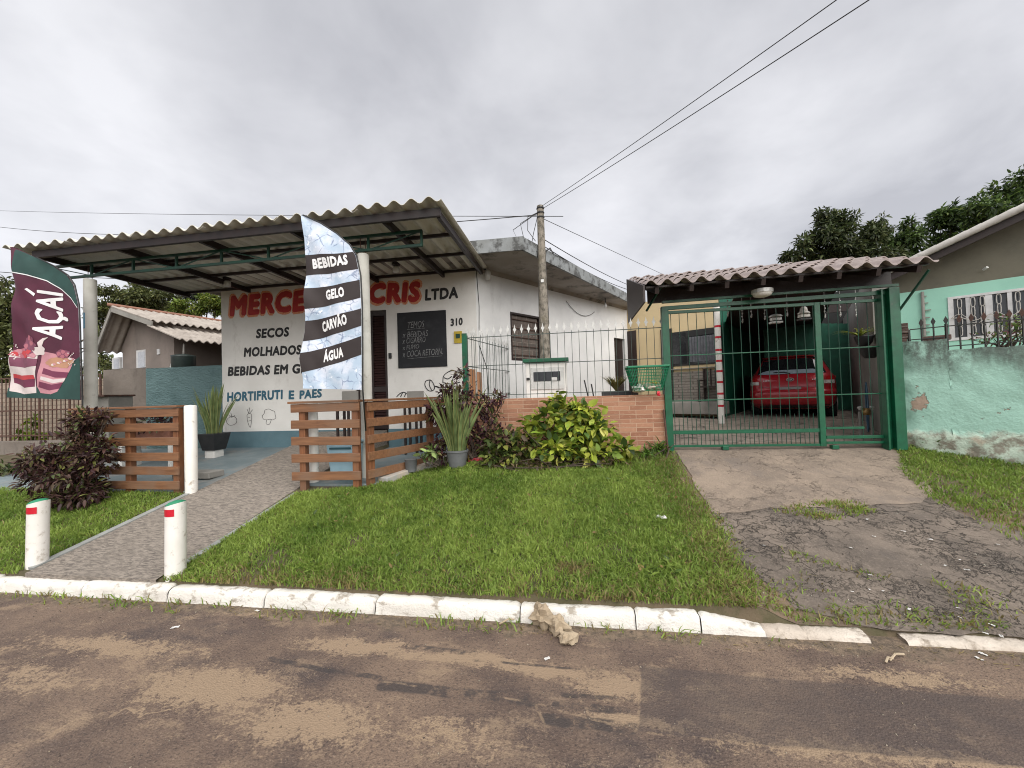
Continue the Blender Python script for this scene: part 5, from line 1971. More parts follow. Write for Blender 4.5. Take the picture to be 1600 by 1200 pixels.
for i, (px, py, ln) in enumerate(((1137, 490, .3), (1160, 500, .4), (1174, 492, .22), (1195, 495, .35), (1230, 490, .3), (1289, 492, .3), (1313, 490, .25), (1338, 490, .22))):
    p = hung(px, py, 6.3)
    m = MB()
    m.tube([p + UZ * (ln + .25), p], .003, 5)
    for k in range(5):
        m.lathe([(0.001, .02), (.010, .012), (.010, 0), (.001, -.01)], p + np.array([.004 * (-1) ** k, 0, .05 * k]), 6)
    m.lathe([(0.002, .0), (.014, -.02), (.004, -.05)], p, 6)
    tag(m.build('bead_string', SILVER), 'thin string of pale beads hanging under the carport', 'ornament', 'bead strings under the carport')

# ------------------------------------------------------------------ house behind, garage
yh = thing('cream_house', 'low cream yellow house with stone clad base behind the carport', 'house', (FAR[0] + 1, FAR[1], 0.9))
YP = FAR + D1 * 0.02


def oy(px, py, out_=0.0):
    return atP(px, py, YP - D1 * out_, D1)


def yquad(mb, x0, y0, x1, y1, out_, t=0.06, squared=True):
    """a board on the house front spanning two photo corners"""
    a, b = oy(x0, y0, out_), oy(x1, y1, out_)
    z0, z1 = min(a[2], b[2]), max(a[2], b[2])
    i = D1 * t
    A, B = np.array([a[0], a[1], 0]), np.array([b[0], b[1], 0])
    mb.hexa([A + UZ * z0, B + UZ * z0, B + i + UZ * z0, A + i + UZ * z0, A + UZ * z1, B + UZ * z1, B + i + UZ * z1, A + i + UZ * z1])


mb = MB()
ex1 = oy(1128, 600)
a = YP - D2 * .2
L_ = np.linalg.norm((ex1 - a)[:2])
for z0, z1, s0, s1 in ((0.7, 4.0, 0, L_),):
    A_, B_ = a + D2 * s0, a + D2 * s1
    A_, B_ = np.array([A_[0], A_[1], 0]), np.array([B_[0], B_[1], 0])
    mb.hexa([A_ + UZ * z0, B_ + UZ * z0, B_ + D1 * .15 + UZ * z0, A_ + D1 * .15 + UZ * z0, A_ + UZ * z1, B_ + UZ * z1, B_ + D1 * .15 + UZ * z1, A_ + D1 * .15 + UZ * z1])
    # the house's side wall, going back from the corner
    sw_ = MB()
    sw_.hexa([B_ + UZ * z0, B_ + D1 * 6 + UZ * z0, B_ + D1 * 6 - D2 * .15 + UZ * z0, B_ + D1 * .151 - D2 * .15 + UZ * z0, B_ + UZ * z1, B_ + D1 * 6 + UZ * z1, B_ + D1 * 6 - D2 * .15 + UZ * z1, B_ + D1 * .151 - D2 * .15 + UZ * z1])
mb.build('wall', YELLOW, yh)
sw_.build('side_wall', GREEN_B, yh)
mb = MB()
yquad(mb, 979, 518, 997, 620, 0.03)
mb.build('door', WOOD_DARK, yh)
mb = MB()
yquad(mb, 1036, 628, 1049, 513, 0.03)
mb.build('door', WOOD_DARK, yh)
mb = MB()
yquad(mb, 1046, 573, 1126, 510, 0.02)
win = mb.build('window', BLACK, yh)
for x0, x1 in ((1052, 1071), (1076, 1122)):
    m2 = MB()
    yquad(m2, x0, 569, x1, 520, 0.03, .012)
    m2.build('pane', DARKGLASS, win)
m2 = MB()
A_, B_ = oy(1078, 566, .05), oy(1120, 522, .05)
n_c = 40
m2.grid(lambda u, v: tuple(A_ + (np.array([B_[0], B_[1], A_[2]]) - A_) * u + UZ * (B_[2] - A_[2]) * v - D1 * .012 * math.sin(u * 60)), 80, 2)
m2.build('curtain', simple('grey_curtain', (0.12, 0.125, 0.14), (0.085, 0.09, 0.1), 12, .9), win, smooth=True)
mb = MB()
yquad(mb, 1046, 577, 1128, 573, 0.07, .09)
mb.build('sill', GARAGEWALL, yh)
mb = MB()
yquad(mb, 1048, 630, 1128, 577.5, 0.03, .05)
mb.build('stone_base', STONECLAD, yh)
mb = MB()
yquad(mb, 1000, 646, 1128, 628, 0.55, .55)
mb.build('step', GARAGEWALL, yh, bevel=.01)
mb = MB()
yquad(mb, 1090, 527, 1126, 497, 0.04, .03)
# white radio plate: a small white bracket shelf beside the post
p = atP(1138, 515, YP, D1)
t = thing('wooden_chair', 'dark wooden chair against the stone clad wall behind the gate', 'chair', oy(1100, 628, .3))
b0, b1 = oy(1093, 627, .45), oy(1118, 627, .25)
up = oy(1097, 576, .25)[2]
sz_ = oy(1092, 602, .45)[2]
mb = MB()
cA = np.array([b0[0], b0[1], 0])
ux = D2 * .42
uy = D1 * .40
fz = b0[2] - .02
for s_ in (0, 1):
    MB().bar(cA + ux * s_ + UZ * fz, cA + ux * s_ + UZ * (sz_ + .1), .045, .045).build('leg', WOOD_DARK, t)
    MB().bar(cA + ux * s_ + uy + UZ * fz, cA + ux * s_ + uy + UZ * up, .045, .045).build('leg', WOOD_DARK, t)
    MB().bar(cA + ux * s_ + UZ * (sz_ + .12), cA + ux * s_ + uy + UZ * (sz_ + .12), .06, .03).build('armrest', WOOD_DARK, t)
mb = MB()
q4 = [cA - ux * .05, cA + ux * 1.05, cA + ux * 1.05 + uy, cA - ux * .05 + uy]
mb.prism([p_ + UZ * (sz_ - .06) for p_ in q4], (0, 0, .04))
mb.build('seat', WOOD_DARK, t)
for k in range(4):
    c_ = cA + ux * (.1 + .265 * k) + uy
    MB().bar(c_ + UZ * (sz_), c_ + UZ * up, .075, .018, up=tuple(D2)).build('back_slat', WOOD_DARK, t)

# dark green boarded doors at the back of the carport
GD = 12.3
gp0 = atD(1128, 560, 11.6)
A28 = math.radians(28)
E1 = np.array([math.sin(A28), math.cos(A28), 0])
E2 = np.array([math.cos(A28), -math.sin(A28), 0])


def og(px, py, out_=0.0):
    return atP(px, py, gp0 - E1 * out_, E1)


gb = thing('garage_partition', 'dark green boarded partition with an open doorway behind the red car', 'partition', og(1220, 640))


def gquad(mb, x0, y0, x1, y1, out_, t=0.05):
    a, b = og(x0, y0, out_), og(x1, y1, out_)
    z0, z1 = min(a[2], b[2]), max(a[2], b[2])
    A, B = np.array([a[0], a[1], 0]), np.array([b[0], b[1], 0])
    i = E1 * t
    mb.hexa([A + UZ * z0, B + UZ * z0, B + i + UZ * z0, A + i + UZ * z0, A + UZ * z1, B + UZ * z1, B + i + UZ * z1, A + i + UZ * z1])


def boards(x0, x1, n_, y0, y1, nm):
    m = MB()
    for k in range(n_):
        xa_, xb_ = x0 + (x1 - x0) * k / n_, x0 + (x1 - x0) * (k + 1) / n_
        gquad(m, xa_ + .25, y0, xb_ - .25, y1, 0.0 + .004 * (k % 2), .03)
    return m.build(nm, GREEN_B, gb)


boards(1128, 1160, 4, 640, 520, 'door_leaf')
boards(1198, 1345, 16, 640, 505, 'boarding')
m = MB()
for y in (528, 580, 622):
    gquad(m, 1128, y + 2, 1160, y - 2, .03, .02)
m.build('cross_rail', GREEN_D, gb)
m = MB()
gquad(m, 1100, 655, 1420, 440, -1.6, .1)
m.build('back_wall', simple('unlit_room_black', (0.02, 0.02, 0.02), (0.03, 0.03, 0.03), 4, .9), gb)  # near-black wall: the darkness of the unlit room is in its colour
m = MB()
gquad(m, 1128, 508, 1345, 470, -.02, .05)
m.build('head_board', WOOD_DARK, gb)
# right wall of the carport
ga = thing('garage_side_wall', 'tall grey rendered wall along the right side of the carport', 'wall', (5.5, 8.5, 0.9))
wA = np.array([rx1 + .04, GY + .16, 0])
wB = wA + E1 * 9.2
mb = MB()
i = E2 * .18


def slab_between(mb, A, B, t, z0, z1):
    mb.hexa([A + UZ * z0, B + UZ * z0, B + t + UZ * z0, A + t + UZ * z0, A + UZ * z1, B + UZ * z1, B + t + UZ * z1, A + t + UZ * z1])


slab_between(mb, wA + E1 * 1.3, wB, i, 0.6, 3.4)
slab_between(mb, wA, wA + E1 * 1.3, i, 0.6, 2.35)
mb.build('wall', GARAGEWALL, ga)


def osw(px, py, off=0.0):
    return atP(px, py, wA - E2 * off, E2)


# hanging plant pots on that wall
def strap_leaves(c, n_, l0, l1, wid, seed, c1, c2, droop=0.5, up=0.7, spread=1.0):
    r = np.random.default_rng(seed)
    V, Fc, C = [], [], []
    for k in range(n_):
        a = r.uniform(0, 2 * math.pi)
        L = r.uniform(l0, l1)
        d = np.array([math.cos(a), math.sin(a), 0])
        s = np.array([-d[1], d[0], 0])
        col = np.array(c1) * (1 - (t_ := r.uniform())) + np.array(c2) * t_
        base = len(V)
        m = 6
        for j in range(m):
            q = j / (m - 1)
            w_ = wid * (1 - q ** 2) * (0.5 + min(q * 3, .5)) + .001
            pos = np.array(c) + d * L * spread * (q * .8) + UZ * L * (up * q - droop * q * q)
            V += [pos - s * w_ / 2, pos + s * w_ / 2]
            C += [col, col]
        for j in range(m - 1):
            Fc.append((base + 2 * j, base + 2 * j + 1, base + 2 * j + 3, base + 2 * j + 2))
    return np.array(V), np.array(Fc), np.array(C)


POT_BLACK = simple('black_plastic_pot', (0.02, 0.021, 0.023), (0.03, 0.03, 0.032), 9, .5)
for px, py, lab, lf_ in ((1350, 531, 'black hanging pot with a yellow green fern on the carport wall', True), (1359, 549, 'dark hanging bowl below the fern pot on the carport wall', False)):
    p = osw(px, py, .13)
    t = thing('hanging_pot', lab, 'plant pot', p - UZ * .1, 'pots hung on the carport wall')
    MB().lathe([(0.06, -.1), (.1, -.05), (.125, .05), (.13, .06), (.12, .05)], p, 18).build('pot', POT_BLACK, t, smooth=True)
    if lf_:
        v, f, c_ = strap_leaves(p + UZ * .05 - D2 * .05, 60, .2, .5, .022, 5, (.18, .26, .04), (.36, .36, .07), .55, .75)
    else:
        v, f, c_ = strap_leaves(p + UZ * .04, 26, .1, .2, .02, 6, (.1, .16, .04), (.2, .26, .06), .5, .6)
    link_mesh('foliage', v, f, LEAF, t, colors=c_)
# hose coil and water meter pipes
p = osw(1355, 640, .1)
m = MB()
for k in range(7):
    cc = osw(1355, 636, .05 + .012 * k)
    m.tube([cc + E1 * (.2 + .012 * (k % 3)) * math.cos(a_) * .6 + UZ * (.36 + .02 * (k % 4)) * math.sin(a_) for a_ in np.linspace(0, 2 * math.pi, 22)], .011, 6, False)
tag(m.build('garden_hose', simple('blue_hose', (.05, .13, .2), (.04, .1, .16), 9, .4)), 'coiled blue garden hose hanging on the carport wall', 'hose')
p = G(1371, 690) + np.array([-.05, .25, 0])
t = thing('water_meter', 'brass water meter with valves on grey pipes behind the wicket gate', 'water meter', p)
m = MB()
m.tube([p, p + UZ * .42], .02, 8)
m.tube([p + np.array([.16, 0, 0]), p + np.array([.16, 0, .42])], .02, 8)
m.tube([p + np.array([0, 0, .40]), p + np.array([.16, 0, .40])], .018, 8)
m.build('pipe', GARAGEWALL, t)
MB().lathe([(.05, -.05), (.055, 0), (.045, .05)], p + np.array([.08, -.01, .42]), 14).build('dial', simple('brass', (.4, .26, .1), (.3, .2, .09), 20, .4, metallic=.6), t, smooth=True)
for dx in (0, .16):
    MB().lathe([(.012, 0), (.03, .03), (.035, .05), (.01, .06)], p + np.array([dx, -.01, .44]), 10).build('tap', SILVER, t)

# ------------------------------------------------------------------ red car
CARRED = NT('red_car_paint')
CARRED = CARRED.done((0.40, 0.012, 0.022), 0.28, 0.15, None, 0.5, 0.9)
REDLENS = simple('red_lens', (.42, .012, .015), (.36, .01, .012), 8, .15)
CLEARLENS = simple('clear_lens', (.75, .7, .68), (.45, .4, .38), 30, .12, spec=.7)
TYRE = simple('tyre', (.014, .014, .014), (.02, .02, .02), 12, .8)
carw = 1.66
rows_c = np.array([  # z, half width, rear y, front y
    (.20, .70, .16, 3.80), (.27, .78, .07, 3.90), (.36, .82, .02, 3.97), (.50, .835, .0, 4.0), (.585, .835, .005, 3.99), (.60, .832, .03, 3.97),
    (.64, .83, .075, 3.92), (.74, .83, .085, 3.80), (.86, .82, .10, 3.45), (.94, .80, .13, 3.05), (.99, .77, .19, 2.85), (1.10, .715, .285, 2.62),
    (1.22, .66, .385, 2.40), (1.34, .605, .49, 2.15), (1.41, .56, .58, 1.95), (1.445, .49, .72, 1.75), (1.46, .35, .95, 1.5)])


def crow(z):
    return [np.interp(z, rows_c[:, 0], rows_c[:, k]) for k in (1, 2, 3)]


def rear(x, z, off=0.0):
    hw, yr, yf = crow(z)
    n_ = 5.0
    q = min(abs(x) / hw, .9995)
    L = (yf - yr) / 2
    rad = 0.62                                          # corner depth of the plan outline
    y = yr + rad * (1 - (1 - q ** n_) ** (1 / n_))
    return np.array([x, y - off, z])


def side(y, z, sgn, off=0.0):
    hw, yr, yf = crow(z)
    rad = .62
    n_ = 5.0
    if y < yr + rad:
        q = 1 - (y - yr) / rad
    elif y > yf - rad:
        q = 1 - (yf - y) / rad
    else:
        q = 0
    q = min(max(q, 0), 1)
    x = hw * (1 - q ** n_) ** (1 / n_)
    return np.array([sgn * (x + off), y, z])


car = thing('red_hatchback', 'red hatchback car parked nose in behind the green gate', 'car', (0, 0, 0))
mb = MB()
NS = 96


def loop(z):
    hw, yr, yf = crow(z)
    pts_ = []
    rad = .62
    n_ = 5.0
    # quarter corners as superellipse arcs joined by straight sides
    for sx, sy in ((1, -1), (1, 1), (-1, 1), (-1, -1)):
        rng_ = np.linspace(0, math.pi / 2, NS // 4)
        for a_ in (rng_ if sx * sy < 0 else rng_):
            c_, s_ = (math.sin(a_), math.cos(a_)) if sx * sy < 0 else (math.cos(a_), math.sin(a_))
            x = hw * c_ ** (2 / n_)
            dy = rad * s_ ** (2 / n_)
            y = (yr + rad - dy) if sy < 0 else (yf - rad + dy)
            pts_.append((sx * x, y, z))
    return pts_


zs_ = [.20, .23, .27, .31, .36, .43, .50, .56, .585, .60, .62, .64, .69, .74, .80, .86, .90, .94, .97, .99, 1.04, 1.10, 1.16, 1.22, 1.28, 1.34, 1.38, 1.41, 1.43, 1.445, 1.455, 1.46]
vv = []
for z in zs_:
    vv += loop(z)
nl = len(vv) // len(zs_)
ff = []
for j in range(len(zs_) - 1):
    for i_ in range(nl):
        i2 = (i_ + 1) % nl
        ff.append((j * nl + i_, j * nl + i2, (j + 1) * nl + i2, (j + 1) * nl + i_))
ff.append(tuple(range(nl))[::-1])
ff.append(tuple((len(zs_) - 1) * nl + k for k in range(nl)))
mb.add(vv, ff)
o = mb.build('body', CARRED, car)
smooth_by_angle(o, 55)


def rpatch(name, x0, x1, z0, z1, off, mat, parent, nu=24, nv=8, xf=None):
    m = MB()

    def fn(u, v):
        z = z0 + (z1 - z0) * v
        a_, b_ = xf(v) if xf else (x0, x1)
        return rear(a_ + (b_ - a_) * u, z, off)
    m.grid(fn, nu, nv)
    return m.build(name, mat, parent, smooth=True)


GLASS_CAR = simple('car_rear_glass', (.010, .012, .014), (.016, .018, .02), 3, .05, spec=.8)
rw = rpatch('rear_window', 0, 0, 1.00, 1.37, .006, GLASS_CAR, car, xf=lambda v: (-.66 + .14 * v, .66 - .14 * v))
rpatch('window_reflection', 0, 0, 1.005, 1.10, .010, simple('pale_reflection_paint', (.30, .36, .42), (.24, .29, .34), 4, .15), rw, xf=lambda v: (-.62 + .2 * v * v, .62 - .2 * v * v))  # pale band: light reflected in the rear window, put into the colour
MB().tube([rear(.0, 1.01, .02), rear(-.12, 1.05, .02), rear(-.32, 1.045, .02)], .012, 6).build('wiper', BLACK, car)
MB().grid(lambda u, v: (-.56 + 1.12 * u, .50 + .12 * v + .12 * abs(u - .5) ** 2, 1.395 + .03 * v + .02 * (1 - (2 * u - 1) ** 2)), 20, 4).build('spoiler', CARRED, car, smooth=True)
rpatch('bumper_strip', -.8, .8, .595, .625, .012, simple('bumper_ledge', (.42, .03, .04), (.38, .02, .03), 4, .35, coat=.5), car)
rpatch('tailgate_seam', -.62, .62, .705, .711, .004, BLACK, car, nv=2)
rpatch('lower_bumper', -.74, .74, .215, .30, .006, BLACK, car, nv=3)
for sg in (-1, 1):
    m = MB()
    m.grid(lambda u, v: rear(sg * ((.60 + .06 * v) + (.815 - .60 - .05 * v) * u), .755 + .17 * v, .008) if True else None, 14, 8)
    tl_ = m.build('taillight', REDLENS, car, smooth=True)
    m = MB()
    m.grid(lambda u, v: rear(sg * (.605 + .195 * u), .762 + .075 * v, .013), 12, 4)
    m.build('clear_lens', CLEARLENS, tl_, smooth=True)
    m = MB()
    m.grid(lambda u, v: side(.75 + 1.55 * u + (.0 if v < .5 else .0), 1.0 + .30 * v, sg, .005), 20, 5)
    m.build('side_window', GLASS_CAR, car, smooth=True)
    mr = MB().blob((sg * .93, 2.35, .99), (.10, .06, .075), 3, .1, 8).build('mirror', CARRED, car, smooth=True)
    for yw in (.68, 3.15):
        wh = MB().lathe([(.24, -.1), (.295, -.09), (.305, -.04), (.305, .04), (.295, .09), (.24, .1)], (sg * .725, yw, .305), 28, axis=(1, 0, 0)).build('wheel', TYRE, car, smooth=False)
        smooth_by_angle(wh, 40)
        MB().lathe([(.2, .0), (.19, .02), (.05, .035)], (sg * .815, yw, .305), 16, axis=(sg, 0, 0)).build('rim', SILVER, wh)
bd = MB()
bd.grid(lambda u, v: rear(.075 * v * math.cos(2 * math.pi * u), .87 + .04 * v * math.sin(2 * math.pi * u), .014 - .002 * v), 24, 3, True)
bdg = bd.build('badge', SILVER, car)
bd = MB()
bd.grid(lambda u, v: rear(.066 * v * math.cos(2 * math.pi * u), .87 + .032 * v * math.sin(2 * math.pi * u), .0165 - .002 * v), 24, 3, True)
bd.build('badge_field', simple('badge_dark', (.03, .012, .015), (.025, .01, .012), 5, .3), bdg)
v, f = fit_text('KIA', rear(-.045, .853, .02), np.array([.09, 0, 0]), np.array([0, .003, .034]), .02)
link_mesh('badge_lettering', v, f, SILVER, bdg)
for x0 in (-.52, .40):
    m = MB()
    for k in range(5):
        m.add([rear(x0 + .03 * k, .845, .008), rear(x0 + .03 * k + .02, .845, .008), rear(x0 + .03 * k + .02, .868, .008), rear(x0 + .03 * k, .868, .008)], [(0, 1, 2, 3)])
    m.build('emblem', SILVER, car)
rpatch('number_plate', -.2, .2, .645, .70, .006, simple('plate_grey', (.3, .3, .3), (.26, .26, .26), 6, .5), car, nv=3)
cpos = G(1237, 653)
car.location = (cpos[0], cpos[1], cpos[2] - .0)
car.rotation_euler = (0, 0, -math.radians(28.5))

# ------------------------------------------------------------------ mint house and its boundary wall
MP = atD(1500, 500, 8.5)


def om(px, py, out_=0.0):
    return atP(px, py, MP - D1 * out_, D1)


mh = thing('mint_house', 'mint green house with bare gable and white barred window', 'house', om(1500, 600))
m0, m1 = om(1360, 500), om(1760, 500)
m0, m1 = np.array([m0[0], m0[1], 0]), np.array([m1[0], m1[1], 0])
zband = om(1500, 445)[2]
mb = MB()
wL, wR = om(1485, 490), om(1680, 490)
zw0, zw1 = (om(1485, 525)[2] + om(1600, 521)[2]) / 2, (om(1485, 464)[2] + om(1600, 450)[2]) / 2
zw0 = om(1540, 524)[2]
wL, wR = np.array([wL[0], wL[1], 0]), np.array([wR[0], wR[1], 0])
slab_between(mb, m0, wL, D1 * .15, .4, zband)
slab_between(mb, wR, m1, D1 * .15, .4, zband)
slab_between(mb, wL, wR, D1 * .15, .4, zw0)
slab_between(mb, wL, wR, D1 * .15, zw1, zband)
slab_between(mb, m0, m0 + D1 * 6, D2 * .15, .4, zband)
mb.build('wall', MINT, mh)
ea, eb = om(1395, 432, .0), om(1640, 315, .0)
mb = MB()
mb.prism([m0 + UZ * zband, m1 + UZ * zband, np.array([m1[0], m1[1], om(1760, 250)[2]]), np.array([m0[0], m0[1], om(1360, 440)[2]])], D1 * .15)
mb.build('gable', OLIVE, mh)
# roof: verge seen edge on, rising to the right
va, vb = om(1380, 432, .55), om(1800, 235, .55)
mb = MB()
mb.prism([va + UZ * .0, vb + UZ * .0, vb + UZ * .1, va + UZ * .1], D1 * 6)
mb.build('roof', SHEET_L, mh)
mb = MB()
mb.prism([va - UZ * .16 + D1 * .02, vb - UZ * .16 + D1 * .02, vb - UZ * .01 + D1 * .02, va - UZ * .01 + D1 * .02], D1 * .04)
mb.build('barge_board', WOOD_DARK, mh)
n_t = 16
for k in range(n_t):
    a_ = va + (vb - va) * (k / n_t) - D1 * .06 + UZ * .06
    b_ = va + (vb - va) * ((k + 1.06) / n_t) - D1 * .06 + UZ * .06
    o = MB().tube([a_, b_], [.062, .072], 14).build('verge_tile', VERGE_M, mh, smooth=True)
    smooth_by_angle(o, 50)
# window
wf_ = MB()
for a_, b_, z0, z1 in ((wL - D2 * .03, wL + D2 * .05, zw0, zw1), (wR - D2 * .05, wR, zw0, zw1), (wL + D2 * .05, wR - D2 * .05, zw1 - .05, zw1), (wL - D2 * .05, wR, zw0 - .06, zw0)):
    slab_between(wf_, a_ - D1 * .02, b_ - D1 * .02, D1 * .1, z0, z1)
for px in (1513, 1546, 1579, 1612, 1645):
    c_ = om(px, 490)
    c_ = np.array([c_[0], c_[1], 0])
    slab_between(wf_, c_ - D2 * (.03 if px != 1546 else .05) - D1 * .01, c_ + D2 * (.03 if px != 1546 else .05) - D1 * .01, D1 * .06, zw0, zw1 - .05)
FR_W = simple('white_window_paint', (.62, .62, .62), (.52, .52, .52), 7, .5)
wn = wf_.build('window', FR_W, mh)
mb = MB()
slab_between(mb, wL + D1 * .05, wR + D1 * .05, D1 * .02, zw0, zw1)
mb.build('pane', simple('dim_glass', (.05, .055, .06), (.03, .034, .038), 2, .1, spec=.6), wn)
GR = simple('pale_iron', (.5, .48, .45), (.38, .36, .33), 10, .5)
m = MB()


def link_loop(m, c, w_, h, r=.008):
    pts_ = []
    for a_ in np.linspace(0, 2 * math.pi, 13):
        pts_.append(c + D2 * w_ * np.sign(math.cos(a_)) * abs(math.cos(a_)) ** .6 + UZ * h * np.sign(math.sin(a_)) * abs(math.sin(a_)) ** .6)
    m.tube(pts_, r, 5, False)


for px in (1500, 1521, 1536, 1562, 1592, 1625):
    c_ = om(px, 490, .06)
    hh = (zw1 - zw0)
    for k in range(4):
        link_loop(m, np.array([c_[0], c_[1], zw0 + .03 + (hh - .1) * (k + .5) / 4]), .03 if k % 2 else .022, (hh - .1) / 8)
pts_ = [np.array([*(wL - D1 * .07)[:2], zw0 + .42])]
for k in range(1, 22):
    q = wL + (wR - wL) * k / 21 - D1 * .07
    pts_.append(np.array([q[0], q[1], zw0 + (zw1 - zw0) * .42 + .05 * math.sin(k * 1.1)]))
m.tube(pts_, .008, 5)
m.tube([p_ + UZ * .08 * math.sin(i_ * .9) for i_, p_ in enumerate(pts_)], .006, 5)
m.build('grille', GR, wn)
# broken pipe on the wall
ca, cb_ = om(1441, 456, .04), om(1446, 525, .04)
cb_[0:2] = ca[0:2]
m = MB().tube([ca, cb_], .028, 8)
for k in range(7):
    z = ca[2] - .1 - k * .16
    m.bar(np.array([ca[0], ca[1], z]) - D2 * .02, np.array([ca[0], ca[1], z]) + D2 * random.uniform(.06, .14) + UZ * random.uniform(-.02, .03), .03, .02)
m.build('broken_pipe', GARAGEWALL, mh)
p = om(1536, 422, .02)
m = MB().tube([p - D1 * .04, p + D2 * .05 + UZ * .03 - D1 * .1], .025, 8).build('overflow_pipe', SILVER, mh)

# boundary wall
W0 = np.array([rx1 + .05, GY + .07, 0])


def ow(px, py, out_=0.0):
    return atP(px, py, W0 - D1 * out_, D1)


zt1 = (ow(1405, 537)[2] + ow(1480, 528)[2]) / 2
zt2_ = ow(1540, 543)[2]
sL = float((ow(1484, 600) - W0)[:2] @ D2[:2])
bwall = MB()
nseg = 120
LW = 4.2
th = D1 * .16


def bw_pt(s_, v, back=0):
    top_ = zt1 + .02 * mnoise.noise(Vector((s_ * 5, 1, 0))) if s_ < sL else zt2_ + .025 * mnoise.noise(Vector((s_ * 6, 2, 0)))
    z0 = .2
    z = z0 + (top_ - z0) * v
    low = 1 if (z < 0.93 + .05 * mnoise.noise(Vector((s_ * 3, 7, 0)))) else 0
    bulge = .018 * low + .010 * mnoise.noise(Vector((s_ * 5, z * 5, 3))) * (1 + 2.5 * low) + .006 * mnoise.noise(Vector((s_ * 17, z * 17, 3)))
    edge_ = max(0, .16 - s_) / .16
    bulge -= edge_ * (.04 + .06 * mnoise.noise(Vector((z * 6, 4, 1))))
    p_ = W0 + D2 * (s_ + edge_ * .03 * mnoise.noise(Vector((z * 9, 1, 5)))) + UZ * z
    return p_ + th if back else p_ - D1 * bulge


ss = sorted(set(list(np.linspace(0, LW, nseg)) + [sL - .004, sL + .004]))
nv_ = 60
bwall.add([bw_pt(s_, j / (nv_ - 1)) for j in range(nv_) for s_ in ss], [(j * len(ss) + i_, j * len(ss) + i_ + 1, (j + 1) * len(ss) + i_ + 1, (j + 1) * len(ss) + i_) for j in range(nv_ - 1) for i_ in range(len(ss) - 1)])
b0_ = len(bwall.v)
tops = [(nv_ - 1) * len(ss) + i_ for i_ in range(len(ss))]
bwall.add([bw_pt(s_, 1, 1) for s_ in ss] + [bw_pt(s_, 0, 1) for s_ in ss], [])
for i_ in range(len(ss) - 1):
    bwall.f.append((tops[i_], tops[i_ + 1], b0_ + i_ + 1, b0_ + i_))
    bwall.f.append((b0_ + i_, b0_ + i_ + 1, b0_ + len(ss) + i_ + 1, b0_ + len(ss) + i_))
bwall.f.append(tuple([j * len(ss) for j in range(nv_)] + [b0_, b0_ + len(ss)]))
o = bwall.build('boundary_wall', MINT_WALL)
smooth_by_angle(o, 60)
tag(o, 'peeling mint green boundary wall with black mould along its top', 'wall')
# broken brick pier between the wall and the green post
pier = MB()
pq = ow(1409, 520, -.12)
for k in range(7):
    pier.box((pq[0] + .01 * (-1) ** k, pq[1] + .02, 1.9 + .07 * k), (.13 + .015 * (k % 3), .14, .066), -A35 + .04 * (k % 3))
pier.box((pq[0] + .26, pq[1] - .16, zt1 + .03), (.26, .12, .06), -A35)
tag(pier.build('brick_stub', block_mat('old_brick', (.14, .085, .07), (.1, .065, .055), (.2, .17, .15), .2, .07), bevel=.006), 'stub of dark broken brick on the mint wall beside the green post', 'brick stub')
mr = thing('wall_railing', 'low rusty iron railing with spear tips on the mint boundary wall', 'railing', W0 + D2 * 1.5 + UZ * zt2_)
IRON = simple('dark_iron', (.02, .026, .024), (.035, .03, .026), 14, .6)
BK = D1 * .08
ra_z = ow(1423, 515, -.08)[2]


def rp(s_, z):
    return W0 + D2 * s_ + BK + UZ * z


s_a = float((ow(1422, 520, -.08) - W0)[:2] @ D2[:2])
MB().bar(rp(s_a, ra_z), rp(LW, ra_z), .02, .012).build('rail', IRON, mr)
MB().bar(rp(s_a, zt1 + .03), rp(sL - .02, zt1 + .03), .02, .012).build('rail', IRON, mr)
MB().bar(rp(sL, zt2_ + .05), rp(LW, zt2_ + .05), .02, .012).build('rail', IRON, mr)
for px in (1421, 1441, 1460, 1480, 1501, 1520, 1540, 1560, 1580, 1600, 1620, 1640):
    s_ = float((ow(px, 540, -.08) - W0)[:2] @ D2[:2])
    hi = ra_z + (.0 if px == 1421 else .03)
    thick = .011 if px in (1421, 1480) else .006
    pk = MB().bar(rp(s_, zt1 if s_ < sL - .01 else zt2_), rp(s_, hi), thick * 2, thick * 2).build('bar', IRON, mr)
    if px not in (1421,):
        c_ = rp(s_, hi)
        MB().prism([c_ - D2 * .006, c_ + D2 * .006, c_ + D2 * .022 + UZ * .045, c_ + UZ * .1, c_ - D2 * .022 + UZ * .045], D1 * .01).build('spear_tip', IRON if px < 1485 else RUST, pk)


# ------------------------------------------------------------------ foliage helpers
LEAF_T = np.array([(0, 0, 0), (-.30, .28, .05), (.30, .28, .05), (0, .3, -.02), (-.24, .66, .03), (.24, .66, .03), (0, .68, -.03), (0, 1.0, -.10)], float)
LEAF_F = np.array([(0, 3, 1), (0, 2, 3), (1, 3, 6), (1, 6, 4), (3, 2, 5), (3, 5, 6), (4, 6, 7), (6, 5, 7)])


